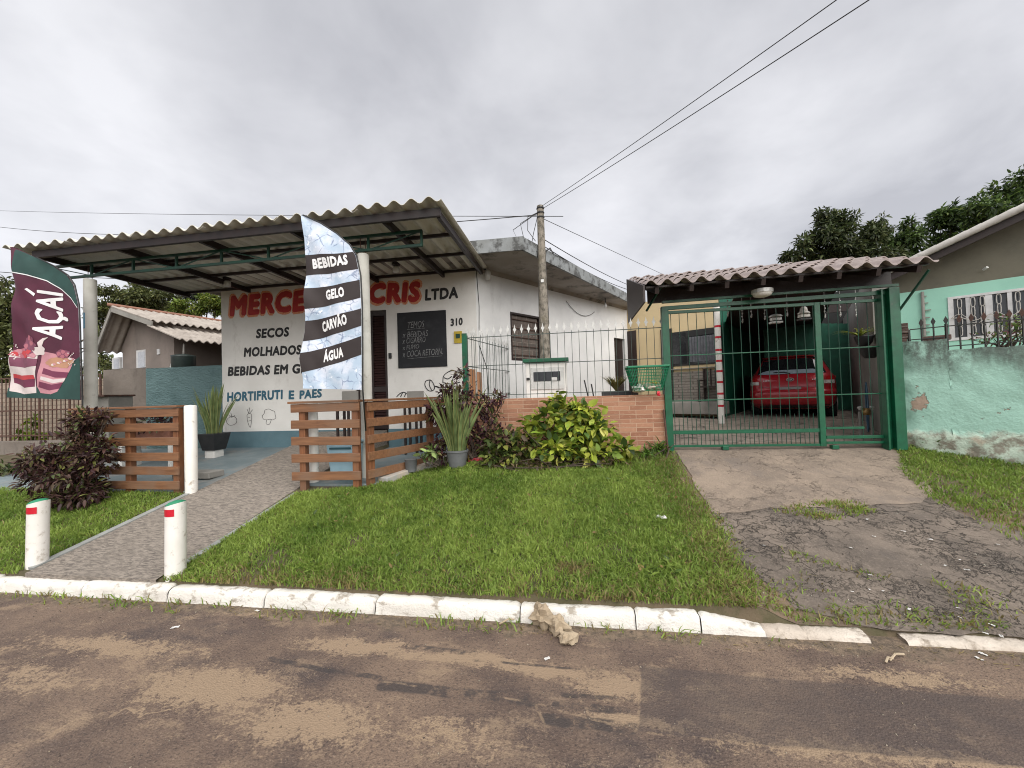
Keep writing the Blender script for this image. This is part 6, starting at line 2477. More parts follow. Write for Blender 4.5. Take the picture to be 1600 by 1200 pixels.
def leaves_mesh(P, N, size, wid, cols, seed, flat=0.5):
    """P points, N outward directions; leaf grows outwards, hangs a little"""
    r = np.random.default_rng(seed)
    n = len(P)
    Y = N + r.normal(0, .55, (n, 3))
    Y[:, 2] -= flat * .5
    Y /= np.linalg.norm(Y, axis=1)[:, None]
    Zv = np.array([0, 0, 1.0]) + r.normal(0, .45, (n, 3)) + N * .5
    X = np.cross(Y, Zv)
    X /= np.linalg.norm(X, axis=1)[:, None] + 1e-9
    Zv = np.cross(X, Y)
    s = size * r.uniform(.6, 1.25, n)
    T = LEAF_T
    V = P[:, None, :] + s[:, None, None] * (T[None, :, 0:1] * wid * X[:, None, :] + T[None, :, 1:2] * Y[:, None, :] + T[None, :, 2:3] * Zv[:, None, :])
    Fc = (np.arange(n)[:, None, None] * len(T) + LEAF_F[None]).reshape(-1, 3)
    C = np.repeat(cols[:, None, :], len(T), 1).reshape(-1, 3)
    return V.reshape(-1, 3), Fc, C


def clump_points(clumps, n, seed, shell=.55):
    """points near the surfaces of a set of ellipsoids (c, r)"""
    r = np.random.default_rng(seed)
    vol = np.array([c[1][0] * c[1][1] * c[1][2] for c in clumps]) ** .67
    idx = r.choice(len(clumps), n, p=vol / vol.sum())
    d = r.normal(size=(n, 3))
    d /= np.linalg.norm(d, axis=1)[:, None]
    rad = shell + (1 - shell) * r.uniform(0, 1, n) ** .6
    C = np.array([c[0] for c in clumps])[idx]
    R_ = np.array([c[1] for c in clumps])[idx]
    P = C + d * rad[:, None] * R_ * (1 + .12 * r.normal(size=(n, 1)))
    return P, d, idx


def refine(clumps, k, dist, size, seed):
    r = np.random.default_rng(seed + 99)
    res = []
    for c, rr in clumps:
        for _ in range(k):
            d = r.normal(size=3)
            d /= np.linalg.norm(d)
            f_ = dist * r.uniform(.55, 1.15)
            res.append((tuple(np.array(c) + d * np.array(rr) * f_), tuple(np.array(rr) * size * r.uniform(.7, 1.3))))
    return res


def colmix(n, pal, w_, seed, idx=None, jitter=.22):
    r = np.random.default_rng(seed)
    pal = np.array(pal)
    k = r.choice(len(pal), n, p=np.array(w_) / sum(w_))
    c = pal[k] * (1 + jitter * r.normal(size=(n, 1)))
    if idx is not None:
        tone = r.uniform(.72, 1.25, idx.max() + 1)
        c = c * tone[idx][:, None]
    return np.clip(c, .004, .9)


def shrub(name, label, cat, clumps, n, size, wid, pal, w_, seed, stems=10, group=None, shell=.5, base=None, extra=None):
    P, d, idx = clump_points(refine(clumps, 7, .66, .5, seed), n, seed, shell * .7)
    base = np.array(base if base is not None else (np.mean([c[0][0] for c in clumps]), np.mean([c[0][1] for c in clumps]), min(c[0][2] - c[1][2] for c in clumps)))
    keep = P[:, 2] > gz(P[:, 0], P[:, 1]) + .01
    P, d, idx = P[keep], d[keep], idx[keep]
    t = thing(name, label, cat, base, group)
    v, f, c = leaves_mesh(P, d, size, wid, colmix(len(P), pal, w_, seed + 1, idx), seed + 2)
    link_mesh('foliage', v, f, LEAF, t, colors=c)
    r = np.random.default_rng(seed + 4)
    m = MB()
    for k in range(stems):
        cc, rr = clumps[k % len(clumps)]
        e = np.array(cc) + r.normal(0, .5, 3) * np.array(rr)
        b_ = base + np.array([r.normal(0, .06), r.normal(0, .05), 0])
        mid = (b_ + e) / 2 + r.normal(0, .04, 3)
        m.tube([b_, mid, e], [.012, .008, .004], 5)
    m.build('stem', BARK, t)
    return t


BARK = simple('bark', (.075, .055, .04), (.045, .034, .026), 9, .9, .6, 40)


def gp(px, py, Y):
    return atY(px, py, Y)


# purple shrub at left, in front of the left slat fence
def C_(px, py, Y, r):
    p_ = atY(px, py, Y)
    return (tuple(p_), r)


shrub('purple_shrub', 'dark purple leaved shrub in front of the left slat fence', 'shrub',
      [C_(110, 745, 4.05, (.42, .32, .26)), C_(70, 735, 4.05, (.32, .28, .22)), C_(130, 690, 4.15, (.30, .25, .25)), C_(135, 660, 4.2, (.22, .2, .16)), C_(150, 715, 4.1, (.24, .25, .3)), C_(85, 712, 4.1, (.3, .25, .18)), C_(120, 770, 4.0, (.4, .3, .2)), C_(165, 650, 4.2, (.12, .12, .1))],
      5200, .085, .55, [(.055, .024, .027), (.095, .045, .037), (.15, .10, .065), (.12, .15, .05), (.26, .27, .08)], [5, 4, 2.4, 1.1, .6], 101, 18, 'purple leaved shrubs', base=gp(115, 785, 4.1))
shrub('purple_shrub', 'tall dark purple shrub behind the snake plant at the brick wall', 'shrub',
      [C_(725, 625, 5.45, (.28, .22, .22)), C_(700, 605, 5.4, (.16, .16, .14)), C_(695, 650, 5.4, (.24, .2, .25)), C_(765, 640, 5.5, (.22, .18, .2)), C_(760, 680, 5.45, (.28, .2, .28)), C_(690, 700, 5.35, (.22, .2, .2)), C_(720, 585, 5.5, (.1, .1, .14)), C_(680, 640, 5.35, (.15, .14, .12)), C_(775, 625, 5.5, (.14, .12, .1))],
      2300, .085, .6, [(.06, .022, .032), (.11, .045, .05), (.12, .09, .05), (.13, .15, .05), (.25, .2, .09)], [5, 3, 2, 1.6, .7], 111, 18, 'purple leaved shrubs', base=gp(735, 715, 5.4))
shrub('leafy_shrub', 'bright yellow green broad leaved shrub in front of the brick wall', 'shrub',
      [C_(880, 660, 5.4, (.42, .25, .26)), C_(925, 675, 5.4, (.36, .25, .24)), C_(860, 690, 5.35, (.4, .28, .24)), C_(955, 700, 5.35, (.3, .22, .18)), C_(870, 630, 5.45, (.14, .13, .16)), C_(905, 640, 5.42, (.24, .18, .14)), C_(835, 665, 5.4, (.18, .18, .18)), C_(900, 705, 5.3, (.5, .25, .16))],
      1350, .135, .95, [(.17, .25, .035), (.32, .38, .05), (.48, .50, .08), (.62, .58, .16), (.07, .12, .03)], [3, 3.4, 2.6, 1.1, 2.2], 121, 18, base=gp(890, 722, 5.4))
shrub('leafy_shrub', 'low dull green shrub between the purple shrub and the yellow green one', 'shrub',
      [C_(790, 690, 5.35, (.25, .2, .18)), C_(770, 705, 5.3, (.2, .2, .16)), C_(815, 700, 5.3, (.2, .2, .16)), C_(790, 715, 5.25, (.3, .2, .1)), C_(805, 672, 5.4, (.1, .1, .1))],
      620, .11, .85, [(.07, .10, .03), (.14, .18, .04), (.1, .07, .04), (.3, .31, .07)], [3, 2.5, 1.4, .9], 131, 12, base=gp(790, 722, 5.3))
shrub('leafy_plant', 'small light green plant at the foot of the snake plant pot', 'plant',
      [C_(672, 708, 5.2, (.1, .1, .1)), C_(660, 712, 5.2, (.06, .06, .05))], 40, .12, .8, [(.26, .34, .12), (.16, .24, .07)], [2, 1], 141, 5, base=gp(675, 728, 5.2))
shrub('dead_undergrowth', 'dry brown twigs and dead leaves under the shrubs at the brick wall', 'undergrowth',
      [C_(850, 722, 5.15, (.45, .15, .06)), C_(930, 722, 5.2, (.35, .15, .06)), C_(780, 725, 5.15, (.3, .12, .05))], 420, .07, .5, [(.13, .09, .05), (.2, .14, .08), (.07, .05, .03)], [2, 1, 2], 151, 14, base=gp(870, 730, 5.2))
shrub('weed_clump', 'clump of long leaved weeds at the foot of the green post and mint wall', 'weeds',
      [(tuple(G(1425, 700) + np.array([.02, .1, .1])), (.2, .12, .1)), (tuple(G(1452, 705) + np.array([.02, .1, .06])), (.2, .1, .08))], 160, .17, .22, [(.07, .15, .025), (.14, .24, .04)], [1, 1], 161, 4, base=G(1425, 702))
shrub('weed_clump', 'tuft of weeds at the right foot of the brick wall by the pipe', 'weeds',
      [(tuple(G(1040, 710) + np.array([-.05, .02, .08])), (.14, .08, .1)), (tuple(G(1020, 716) + np.array([-.05, .02, .04])), (.1, .08, .06))], 170, .13, .25, [(.07, .15, .025), (.14, .24, .04)], [1, 1], 171, 3, base=G(1035, 714))
shrub('flowering_plant', 'straggly plant with small pink flowers behind the mint wall railing', 'plant',
      [(tuple(ow(1540, 533, -.35)), (.14, .12, .06)), (tuple(ow(1560, 527, -.35)), (.2, .14, .09)), (tuple(ow(1590, 522, -.35)), (.2, .14, .14)), (tuple(ow(1575, 505, -.35)), (.2, .1, .1)), (tuple(ow(1620, 510, -.35)), (.25, .14, .18))],
      420, .05, .6, [(.10, .17, .04), (.2, .26, .07), (.3, .12, .14), (.14, .1, .05)], [3, 2, 1.1, 1], 181, 16, base=ow(1580, 548, -.35))


# broad leaved weeds and dead leaves scattered through the lawn
r_ = np.random.default_rng(77)
wp, wd = [], []
while len(wp) < 900:
    cx0, cy0 = r_.uniform(-3.2, 1.3), r_.uniform(2.9, 5.4)
    if inside(LAWN, (cx0, cy0)):
        for _ in range(int(r_.integers(4, 12))):
            a_ = r_.uniform(0, 2 * math.pi)
            x_, y_ = cx0 + .04 * math.cos(a_), cy0 + .04 * math.sin(a_)
            wp.append((x_, y_, float(gz(x_, y_)) + .025))
            wd.append((math.cos(a_), math.sin(a_), .25))
v, f, c_ = leaves_mesh(np.array(wp), np.array(wd), .055, .6, colmix(len(wp), [(.09, .15, .03), (.2, .27, .05), (.3, .21, .09)], [3, 2, .7], 78), 79)
tag(link_mesh('lawn_weed', v, f, LEAF, colors=c_), 'small broad leaved weeds scattered through the lawn', 'weeds', kind='stuff')


# snake plants
def sword_leaves(c, n_, l0, l1, wid, seed, spread=.25):
    r = np.random.default_rng(seed)
    V, Fc, C = [], [], []
    for k in range(n_):
        a = r.uniform(0, 2 * math.pi)
        rad = r.uniform(0, .10)
        b_ = np.array(c) + np.array([math.cos(a) * rad, math.sin(a) * rad, 0])
        L = r.uniform(l0, l1)
        ln = np.array([math.cos(a), math.sin(a), 0]) * spread * (rad / .1) * r.uniform(.4, 1.4)
        tw = r.uniform(0, math.pi)
        s = np.array([math.cos(tw), math.sin(tw), 0])
        nn_ = np.array([-s[1], s[0], 0])
        g = np.array([.17, .225, .09]) * r.uniform(.75, 1.3)
        yel = np.array([.42, .41, .16]) * r.uniform(.75, 1.25)
        m = 9
        base = len(V)
        for j in range(m):
            q = j / (m - 1)
            w_ = wid * (.75 + .35 * math.sin(q * 2.4)) * (1 - q ** 5) + .001
            pos = b_ + UZ * L * q + ln * L * q ** 1.6
            V += [pos - s * w_ / 2 + nn_ * w_ * .18, pos - s * w_ * .33 + nn_ * w_ * .07, pos, pos + s * w_ * .33 + nn_ * w_ * .07, pos + s * w_ / 2 + nn_ * w_ * .18]
            band_ = 1.25 if j % 2 else .8
            C += [yel, g * band_, g * band_, g * band_, yel]
        for j in range(m - 1):
            for i_ in range(4):
                Fc.append((base + 5 * j + i_, base + 5 * j + i_ + 1, base + 5 * (j + 1) + i_ + 1, base + 5 * (j + 1) + i_))
    return np.array(V), np.array(Fc), np.array(C)


POT_GREY = simple('grey_plastic_pot', (.13, .135, .14), (.1, .105, .11), 6, .6, .1)
p = G(711, 735) + np.array([0, .12, -.01])
t = thing('snake_plant', 'tall striped snake plant in a grey plastic pot on the lawn edge', 'potted plant', p, 'snake plants in pots')
po = MB().lathe([(.105, 0), (.11, .02), (.145, .24), (.155, .245), (.155, .27), (.14, .27), (.13, .2)], p, 28).build('pot', POT_GREY, t)
smooth_by_angle(po, 40)
v, f, c_ = sword_leaves(p + UZ * .2, 92, .5, .98, .048, 3, .34)
link_mesh('foliage', v, f, LEAF, t, colors=c_)
p = np.array([-6.35, 5.9, .60])
pp = atY(331, 708, 6.2)
p = np.array([pp[0], 6.25, .62])
t = thing('snake_plant', 'striped snake plant in a dark square pot at the left end of the shop front', 'potted plant', p, 'snake plants in pots')
MB().box(p + np.array([0, 0, .05]), (.2, .2, .14)).build('stand', WHITE_WALL, t, bevel=.01)
mb = MB()
h0, h1, zz0, zz1 = .125, .18, p[2] + .12, p[2] + .42
mb.hexa([p[:2].tolist() + [zz0] if False else (p[0] + sx * h0, p[1] + sy * h0, zz0) for sx, sy in ((-1, -1), (1, -1), (1, 1), (-1, 1))] + [(p[0] + sx * h1, p[1] + sy * h1, zz1) for sx, sy in ((-1, -1), (1, -1), (1, 1), (-1, 1))])
mb.build('pot', POT_BLACK, t, bevel=.01)
v, f, c_ = sword_leaves(p + UZ * .38, 50, .5, .95, .045, 4, .38)
link_mesh('foliage', v, f, LEAF, t, colors=c_)

# small black pot and bin behind the corner fence
p = np.array([-2.30, 5.12, .575])
pq2 = atY(642, 722, 5.12)
p[0] = pq2[0]
o = MB().lathe([(.07, 0), (.085, .16), (.09, .165), (.08, .165)], p, 20).build('small_pot', POT_GREY)
smooth_by_angle(o, 40)
tag(o, 'small empty dark grey pot on the porch edge beside the slat fence', 'plant pot')
bx, by, bz = -3.02, 4.95, .53
t = thing('plastic_bin', 'light blue plastic bin on feet behind the corner slat fence', 'bin', (bx, by, bz))
BINB = simple('light_blue_plastic', (.40, .60, .72), (.34, .54, .66), 5, .45)
mb = MB()
hw0, hw1 = .19, .235
mb.hexa([(bx + sx * hw0, by + sy * .16, bz + .05) for sx, sy in ((-1, -1), (1, -1), (1, 1), (-1, 1))] + [(bx + sx * hw1, by + sy * .19, bz + .48) for sx, sy in ((-1, -1), (1, -1), (1, 1), (-1, 1))])
mb.build('body', BINB, t, bevel=.03)
MB().box((bx, by, bz + .50), (.50, .41, .035)).build('rim', BINB, t, bevel=.012)
for sx in (-1, 1):
    for sy in (-1, 1):
        MB().lathe([(.04, 0), (.045, .03), (.03, .055)], (bx + sx * .14, by + sy * .1, bz), 12).build('foot', BINB, t)
MB().box((bx - .02, by - .193, bz + .415), (.30, .012, .025)).build('label_strip', simple('dark_teal', (.03, .11, .14), (.03, .09, .12), 5, .5), t)
# grey bar chairs on the porch behind the fence
for px, y_, lab in ((541, 6.2, 'grey wooden stool on the porch behind the corner fence, left of the door'), (645, 6.4, 'grey wooden stool on the porch right of the door')):
    pc = atY(px, 640, y_)
    z0 = .62 if px > 600 else RZ(y_)
    t = thing('wooden_stool', lab, 'stool', (pc[0], y_, z0), 'stools on the porch')
    zt_s = atY(px, 632, y_)[2]
    for sx in (-1, 1):
        for sy in (-1, 1):
            MB().box((pc[0] + sx * .1, y_ + sy * .1, (z0 + zt_s) / 2), (.035, .035, zt_s - z0)).build('leg', WOOD_DARK, t)
    MB().box((pc[0], y_, zt_s), (.30, .28, .05)).build('seat', GARAGEWALL, t, bevel=.006)
    MB().box((pc[0], y_ + .13, zt_s + .12), (.30, .03, .22)).build('backrest', GARAGEWALL, t, bevel=.006)

# ------------------------------------------------------------------ shopping basket hung on the wall end
bk = thing('wire_basket', 'green shopping basket with rubbish hung on the end of the brick wall', 'basket', (1.15, GY - .1, 1.5))
P4 = [atY(980, 572, GY - .12), atY(1045, 573, GY - .12)]
bz1, bz0_ = (P4[0][2] + P4[1][2]) / 2, atY(1010, 614, GY - .05)[2]
bxa, bxb = P4[0][0], P4[1][0]
dpt = .30
yf_, yb_ = GY - .16, GY + .14
ins = .09
top4 = [np.array(p_) for p_ in ((bxa, yf_, bz1), (bxb, yf_, bz1), (bxb, yb_, bz1 + .01), (bxa, yb_, bz1 + .01))]
bot4 = [np.array(p_) for p_ in ((bxa + ins, yf_ + .05, bz0_ + .03), (bxb - ins, yf_ + .05, bz0_ + .03), (bxb - ins, yb_ - .03, bz0_ + .03), (bxa + ins, yb_ - .03, bz0_ + .03))]
BG = simple('green_plastic_coat', (.01, .19, .085), (.008, .15, .07), 7, .35)
m = MB()
for k in range(4):
    m.bar(top4[k], top4[(k + 1) % 4], .028, .028)
m.build('rim', BG, bk, bevel=.006)
m = MB()
for k in range(4):
    a0, a1, c0_, c1_ = top4[k], top4[(k + 1) % 4], bot4[k], bot4[(k + 1) % 4]
    nw = 22 if k % 2 == 0 else 12
    for j in range(nw + 1):
        m.tube([a0 + (a1 - a0) * j / nw, c0_ + (c1_ - c0_) * j / nw], .0035, 5, False)
    for j in range(1, 9):
        q = j / 8
        m.tube([a0 + (c0_ - a0) * q, a1 + (c1_ - a1) * q], .0042 if j % 2 else .003, 5, False)
for j in range(9):
    m.tube([bot4[0] + (bot4[1] - bot4[0]) * j / 8, bot4[3] + (bot4[2] - bot4[3]) * j / 8], .003, 5, False)
m.build('wire_mesh', BG, bk)
cx_, cy_, cz_ = (bxa + bxb) / 2, (yf_ + yb_) / 2 - .02, bz0_ + .07
for dx, dz, r3, mt, lab in ((-.12, .0, (.09, .09, .05), WHITE_PVC, 'white crumpled plastic bag at the left in the green basket'),
                            (.05, .015, (.11, .09, .045), simple('beige_bag', (.5, .44, .36), (.4, .33, .27), 14, .6), 'beige paper bag in the green basket'),
                            (.08, .075, (.06, .05, .03), simple('yellow_wrapper', (.6, .5, .08), (.55, .45, .1), 14, .5), 'yellow wrapper on top of the rubbish in the green basket')):
    o = MB().blob((cx_ + dx, cy_, cz_ + dz), r3, dx * 10, .5, 12).build('litter_bag', mt)
    tag(o, lab, 'rubbish')
o = MB().blob((cx_ + .12, yf_ - .0, bz0_ - .01), (.022, .015, .035), 2, .5, 8).build('red_wrapper', REDTAPE)
tag(o, 'red wrapper hanging below the green basket', 'rubbish')
# pipe leaning on the wall end
m = MB().tube([G(1045, 712) + np.array([0, 0, -.02]), atY(1037, 640, GY - .03)], .012, 8)
tag(m.build('rusty_pipe', RUST), 'thin rusty pipe leaning on the right end of the brick wall', 'pipe')
m = MB()
# planter with dry grass and tools behind the fence
pl_ = atY(962, 600, 6.15)
t = thing('planter_box', 'planter box with dry grass behind the spiked fence', 'planter', (pl_[0], 6.15, 1.45))
MB().box((pl_[0], 6.15, 1.50), (.42, .2, .16)).build('box', POT_BLACK, t, bevel=.01)
v, f, c_ = strap_leaves(np.array([pl_[0], 6.15, 1.57]), 170, .18, .46, .016, 15, (.2, .2, .06), (.36, .30, .13), .35, .9, .7)
link_mesh('foliage', v, f, LEAF, t, colors=c_)
MB().box((pl_[0], 6.15, 1.40), (.5, .26, .04)).build('shelf', WOOD_DARK, t)
MB().box((pl_[0], 6.15, 1.05), (.06, .06, .68)).build('leg', WOOD_DARK, t)
for (pa, pb, lab) in (((913, 594), (924, 612), 'dark tool handle leaning behind the fence left of another'), ((924, 600), (930, 614), 'short dark tool handle behind the fence beside the planter')):
    m = MB().tube([atY(*pa, 6.1), atY(*pb, 6.1) + np.array([.05, 0, -.6])], .011, 6)
    tag(m.build('tool_handle', BLACK), lab, 'tool', 'tools behind the fence')

# ------------------------------------------------------------------ small things on the ground
rb_ = [(848, 965, .075, .055, .10), (872, 978, .07, .05, .08), (886, 993, .055, .04, .05)]
for i, (px, py, a_, b_, c2_) in enumerate(rb_):
    p = atZ(px, py + 10, 0)
    m = MB()
    m.blob((p[0], p[1] - .01, c2_ * .55), (a_ * 1.0, b_, c2_ * .8), 11 + i, .55, 9)
    o = m.build('rubble_stone', STONE)
    tag(o, ('largest tan stone leaning against the kerb', 'middle tan stone of the rubble by the kerb', 'smallest tan stone of the rubble lying on the road')[i], 'stone', 'rubble stones at the kerb')
PAPER = simple('white_paper_scrap', (.62, .61, .59), (.5, .49, .47), 20, .7)
scr = [(1034, 816, .03, 'white crumpled paper on the lawn near the driveway'), (1057, 857, .012, None)]


def scrap(px, py, s_, lab, on_road=False, grp=None, mat=PAPER, thick=.5):
    p = atZ(px, py, 0) if on_road else G(px, py)
    r = np.random.default_rng(int(px * 7 + py))
    a_ = r.uniform(0, math.pi)
    d = np.array([math.cos(a_), math.sin(a_), 0])
    e = np.array([-d[1], d[0], 0])
    m = MB()
    z = np.array([0, 0, .022 if not on_road else .004])
    m.grid(lambda u, v: p + z + d * s_ * (u - .5) * 2 + e * s_ * (v - .5) * 1.0 + UZ * s_ * thick * abs(mnoise.noise(Vector((u * 2.2 + px, v * 2.2, py)))), 6, 5)
    o = m.build('paper_scrap', mat)
    return tag(o, lab, 'litter', grp)


scrap(1034, 813, .045, 'white crumpled paper scrap on the lawn near the driveway', thick=.9)
for px, py in [(1194, 856), (1366, 842), (1330, 860), (1454, 847), (1500, 879), (1560, 855), (1477, 888), (1360, 903), (1332, 929), (1359, 926), (1380, 928), (1421, 957), (1497, 955), (1500, 970), (1550, 982), (1540, 995), (1565, 1000), (1355, 815), (1412, 834), (1511, 895), (1084, 758)]:
    scrap(px, py, .010 + .006 * ((px * 7) % 3) / 2, 'tiny white scrap of litter on the cracked driveway', grp='litter scraps on the driveway')
for px, py in [(303, 940), (446, 948), (274, 981), (560, 957), (402, 955), (1530, 1030), (1536, 1023), (855, 1030)]:
    scrap(px, py, .018 + .008 * (px % 3), 'pale scrap of litter on the road below the kerb', True, 'litter scraps on the road', simple('pale_scrap', (.5, .48, .46), (.38, .36, .34), 20, .7) if px == 303 else PAPER)
p = G(741, 725)
o = MB().blob(p + np.array([0, .1, .05]), (.09, .06, .05), 4, .8, 12).build('red_bag', simple('red_plastic_bag', (.5, .03, .05), (.5, .25, .25), 18, .25))
tag(o, 'crumpled red plastic bag on the ground beside the grey plant pot', 'rubbish')
m = MB().tube([p + np.array([-.1, .1, 0]), atY(729, 685, p[1] + .1), atY(727, 678, p[1] + .12)], [.012, .014, .008], 7)
tag(m.build('yellow_stick', simple('yellow_stick_paint', (.5, .38, .08), (.4, .3, .08), 8, .6)), 'yellow stick standing between the snake plant and the red bag', 'stick')
sticks = [((1390, 1032), (1412, 1022)), ((1384, 1035), (1395, 1029)), ((780, 975), (808, 968))]
for i, (a_, b_) in enumerate(sticks):
    m = MB().tube([atZ(*a_, .012), (atZ(*a_, .02) + atZ(*b_, .02)) / 2 + np.array([0, .01, .012]), atZ(*b_, .012)], .006, 6)
    tag(m.build('dry_twig', STONE), ('longest dry twig on the road at the right', 'short dry twig at the left end of the long one', 'dry twig in the gutter left of the rubble')[i], 'twig', 'dry twigs on the road')

# ------------------------------------------------------------------ left neighbours
t = thing('rendered_wall', 'rough rendered garden wall painted teal at its right half, left of the shop', 'wall', (-8.5, 7.15, .6))
xa_, xm, xb_ = atY(160, 600, 7.1)[0], atY(228, 600, 7.1)[0], wx0 - .005
MB().box(((xm + xb_) / 2, 7.2, 1.45), (xb_ - xm, .2, 1.83)).build('teal_part', TEALWALL, t)
MB().box(((xa_ + xm) / 2 - .0, 7.215, 1.44), (xm - xa_, .2, 1.88)).build('grey_part', GREYWALL, t)

nh = thing('grey_house', 'unpainted grey house with corrugated roof and red ridge at the left', 'house', atD(200, 640, 11))
A_ = atD(172, 478, 10.7)
E_ = atD(236, 500, 9.9)
_v = (E_ - A_)[:2] / np.linalg.norm((E_ - A_)[:2])
H2 = np.array([_v[0], _v[1], 0])
H1 = np.array([-_v[1], _v[0], 0])
L_ = atP(146, 548, A_, H1)
rl_ = 7.0


def roofplane(mb, P, Q, L, pitch=.18, amp=.03, nu=90, t=.02):
    """corrugated sheet: ridge edge through P, eave edge through Q, running L along the house"""
    nu = int(L / pitch * 8)
    a = len(mb.v)
    mb.grid(lambda u, v: P + (Q - P) * v + H1 * L * u + UZ * amp * math.sin(2 * math.pi * u * L / pitch), nu, 3)
    b = len(mb.v)
    mb.grid(lambda u, v: P + (Q - P) * v + H1 * L * u + UZ * (amp * math.sin(2 * math.pi * u * L / pitch) - t), nu, 3)
    for i_ in range(nu - 1):
        mb.f.append((a + 2 * nu + i_, b + 2 * nu + i_, b + 2 * nu + i_ + 1, a + 2 * nu + i_ + 1))


mb = MB()
roofplane(mb, A_, E_, rl_)
o = mb.build('roof', SHEET_L, nh)
smooth_by_angle(o, 55)
mb = MB()
roofplane(mb, E_ + (E_ - A_) * -.1 - UZ * .16, E_ + (E_ - A_) * .62 - UZ * .22, rl_)
o = mb.build('porch_roof', SHEET_L, nh)
smooth_by_angle(o, 55)
mb = MB()
roofplane(mb, A_, L_, rl_)
smooth_by_angle(mb.build('rear_roof', SHEET_L, nh), 55)
o = MB().tube([A_ + UZ * .03 - H1 * .05 + H1 * k * .4 for k in range(18)], .045, 10).build('ridge_cap', TILE_RED, nh, smooth=True)
inb = H1 * .55
Ag, Eg, Lg = A_ + inb - UZ * .08, E_ + inb - UZ * .08, L_ + inb - UZ * .08
mb = MB()
sE, sL_ = .93, .80
e0, l0 = Ag + (Eg - Ag) * sE, Ag + (Lg - Ag) * sL_
mb.prism([np.array([l0[0], l0[1], .6]), np.array([e0[0], e0[1], .6]), e0, Ag, l0], H1 * .15)
e1 = e0 + H1 * .15
slab_between(mb, np.array([e0[0], e0[1], 0]) + H1 * .151, np.array([e0[0], e0[1], 0]) + H1 * 6.5, -H2 * .15, .6, e0[2])
mb.build('wall', GABLE, nh)
mb = MB()
for k in range(2):
    a_, b_ = (A_, E_) if k == 0 else (A_, L_)
    mb.bar(a_ - UZ * .09 + H1 * .02, b_ - UZ * .09 + H1 * .02, .03, .12)
mb.build('barge_board', GARAGEWALL, nh)


def onh(px, py, out_=0.0):
    return atP(px, py, Ag - H1 * out_, H1)


for x0, x1, y0, y1 in ((213, 227, 575, 546), (175, 187, 577, 558)):
    m = MB()
    a_, b_ = onh(x0, y0, .01), onh(x1, y1, .01)
    slab_between(m, np.array([a_[0], a_[1], 0]), np.array([b_[0], b_[1], 0]), H1 * .06, a_[2], b_[2])
    w_ = m.build('window', FR_W, nh)
    m = MB()
    c0_, c1_ = onh(x0 + 2.5, y0, .018), onh(x1 - 1.5, y1 + 3, .018)
    slab_between(m, np.array([c0_[0], c0_[1], 0]), np.array([c1_[0], c1_[1], 0]), H1 * .05, c0_[2], c1_[2])
    m.build('pane', simple('pale_curtain', (.5, .52, .56), (.42, .44, .48), 20, .6), w_)
m = MB()
a_, b_ = onh(245, 554, .02), onh(249, 545, .02)
slab_between(m, np.array([a_[0], a_[1], 0]), np.array([b_[0], b_[1], 0]), H1 * .05, a_[2], b_[2])
m.build('meter_plate', FR_W, nh)
p = atD(287, 585, 9.6)
t = thing('water_drum', 'dark water drum behind the teal wall under the grey house eave', 'drum', p - UZ * .6)
MB().lathe([(.24, -.6), (.24, .42), (.25, .45), (.23, .46), (.05, .5)], p, 22).build('barrel', simple('dark_green_plastic', (.03, .045, .04), (.02, .03, .03), 6, .4), t, smooth=True)
MB().tube([p + np.array([0, 0, .5]), p + np.array([.02, 0, .75])], .02, 6).build('pipe', GARAGEWALL, t)
MB().tube([p + np.array([-.25, -.05, -.5]), p + np.array([-.3, -.05, .2]), p + np.array([-.25, -.05, .35])], .025, 6).build('downpipe', SILVER, t)

# grille fence and block wall at the far left
gf = thing('grille_fence', 'dark iron grille fence at the far left before the tan block wall', 'fence', (-11.5, 6.9, .75))
g0, g1 = -14.5, atY(157, 600, 6.9)[0]
zt_g, zb_g = 2.27, .82
for z in (zt_g, 1.55, 1.0):
    MB().bar((g0, 6.9, z), (g1, 6.9, z), .03, .03).build('rail', RUST, gf)
k = 0
x = g1
while x > g0:
    MB().tube([(x, 6.9, zb_g), (x, 6.9, zt_g + .0)], .011 if k % 7 else .022, 6).build('bar', RUST, gf)
    x -= .115
    k += 1
tag(MB().box((-13, 7.9, 1.4), (8, .18, 1.7)).build('block_wall', TANBLOCK), 'tan block wall behind the dark grille fence at the far left', 'wall')
tag(MB().box((-12.6, 6.75, .72), (5.0, .22, .35)).build('plinth_wall', GREYWALL), 'dark low stone plinth under the grille fence', 'wall')
shrub('garden_plant', 'bright green plant behind the grille fence at the far left', 'plant', [C_(50, 683, 7.2, (.25, .2, .22)), C_(20, 700, 7.2, (.4, .2, .14)), C_(75, 700, 7.2, (.3, .2, .12)), C_(55, 660, 7.25, (.14, .12, .14))],
      420, .16, .7, [(.16, .25, .03), (.28, .34, .04), (.09, .15, .03)], [2, 2, 1], 191, 8, base=gp(45, 708, 7.2))
shrub('garden_plant', 'dark green ground plants below the grille fence at the far left', 'plant', [C_(10, 735, 5.2, (.5, .3, .16)), C_(60, 728, 5.2, (.4, .3, .14))],
      500, .11, .6, [(.05, .075, .022), (.09, .11, .035), (.1, .08, .04)], [2, 2, 1], 195, 6, base=gp(30, 745, 5.2))
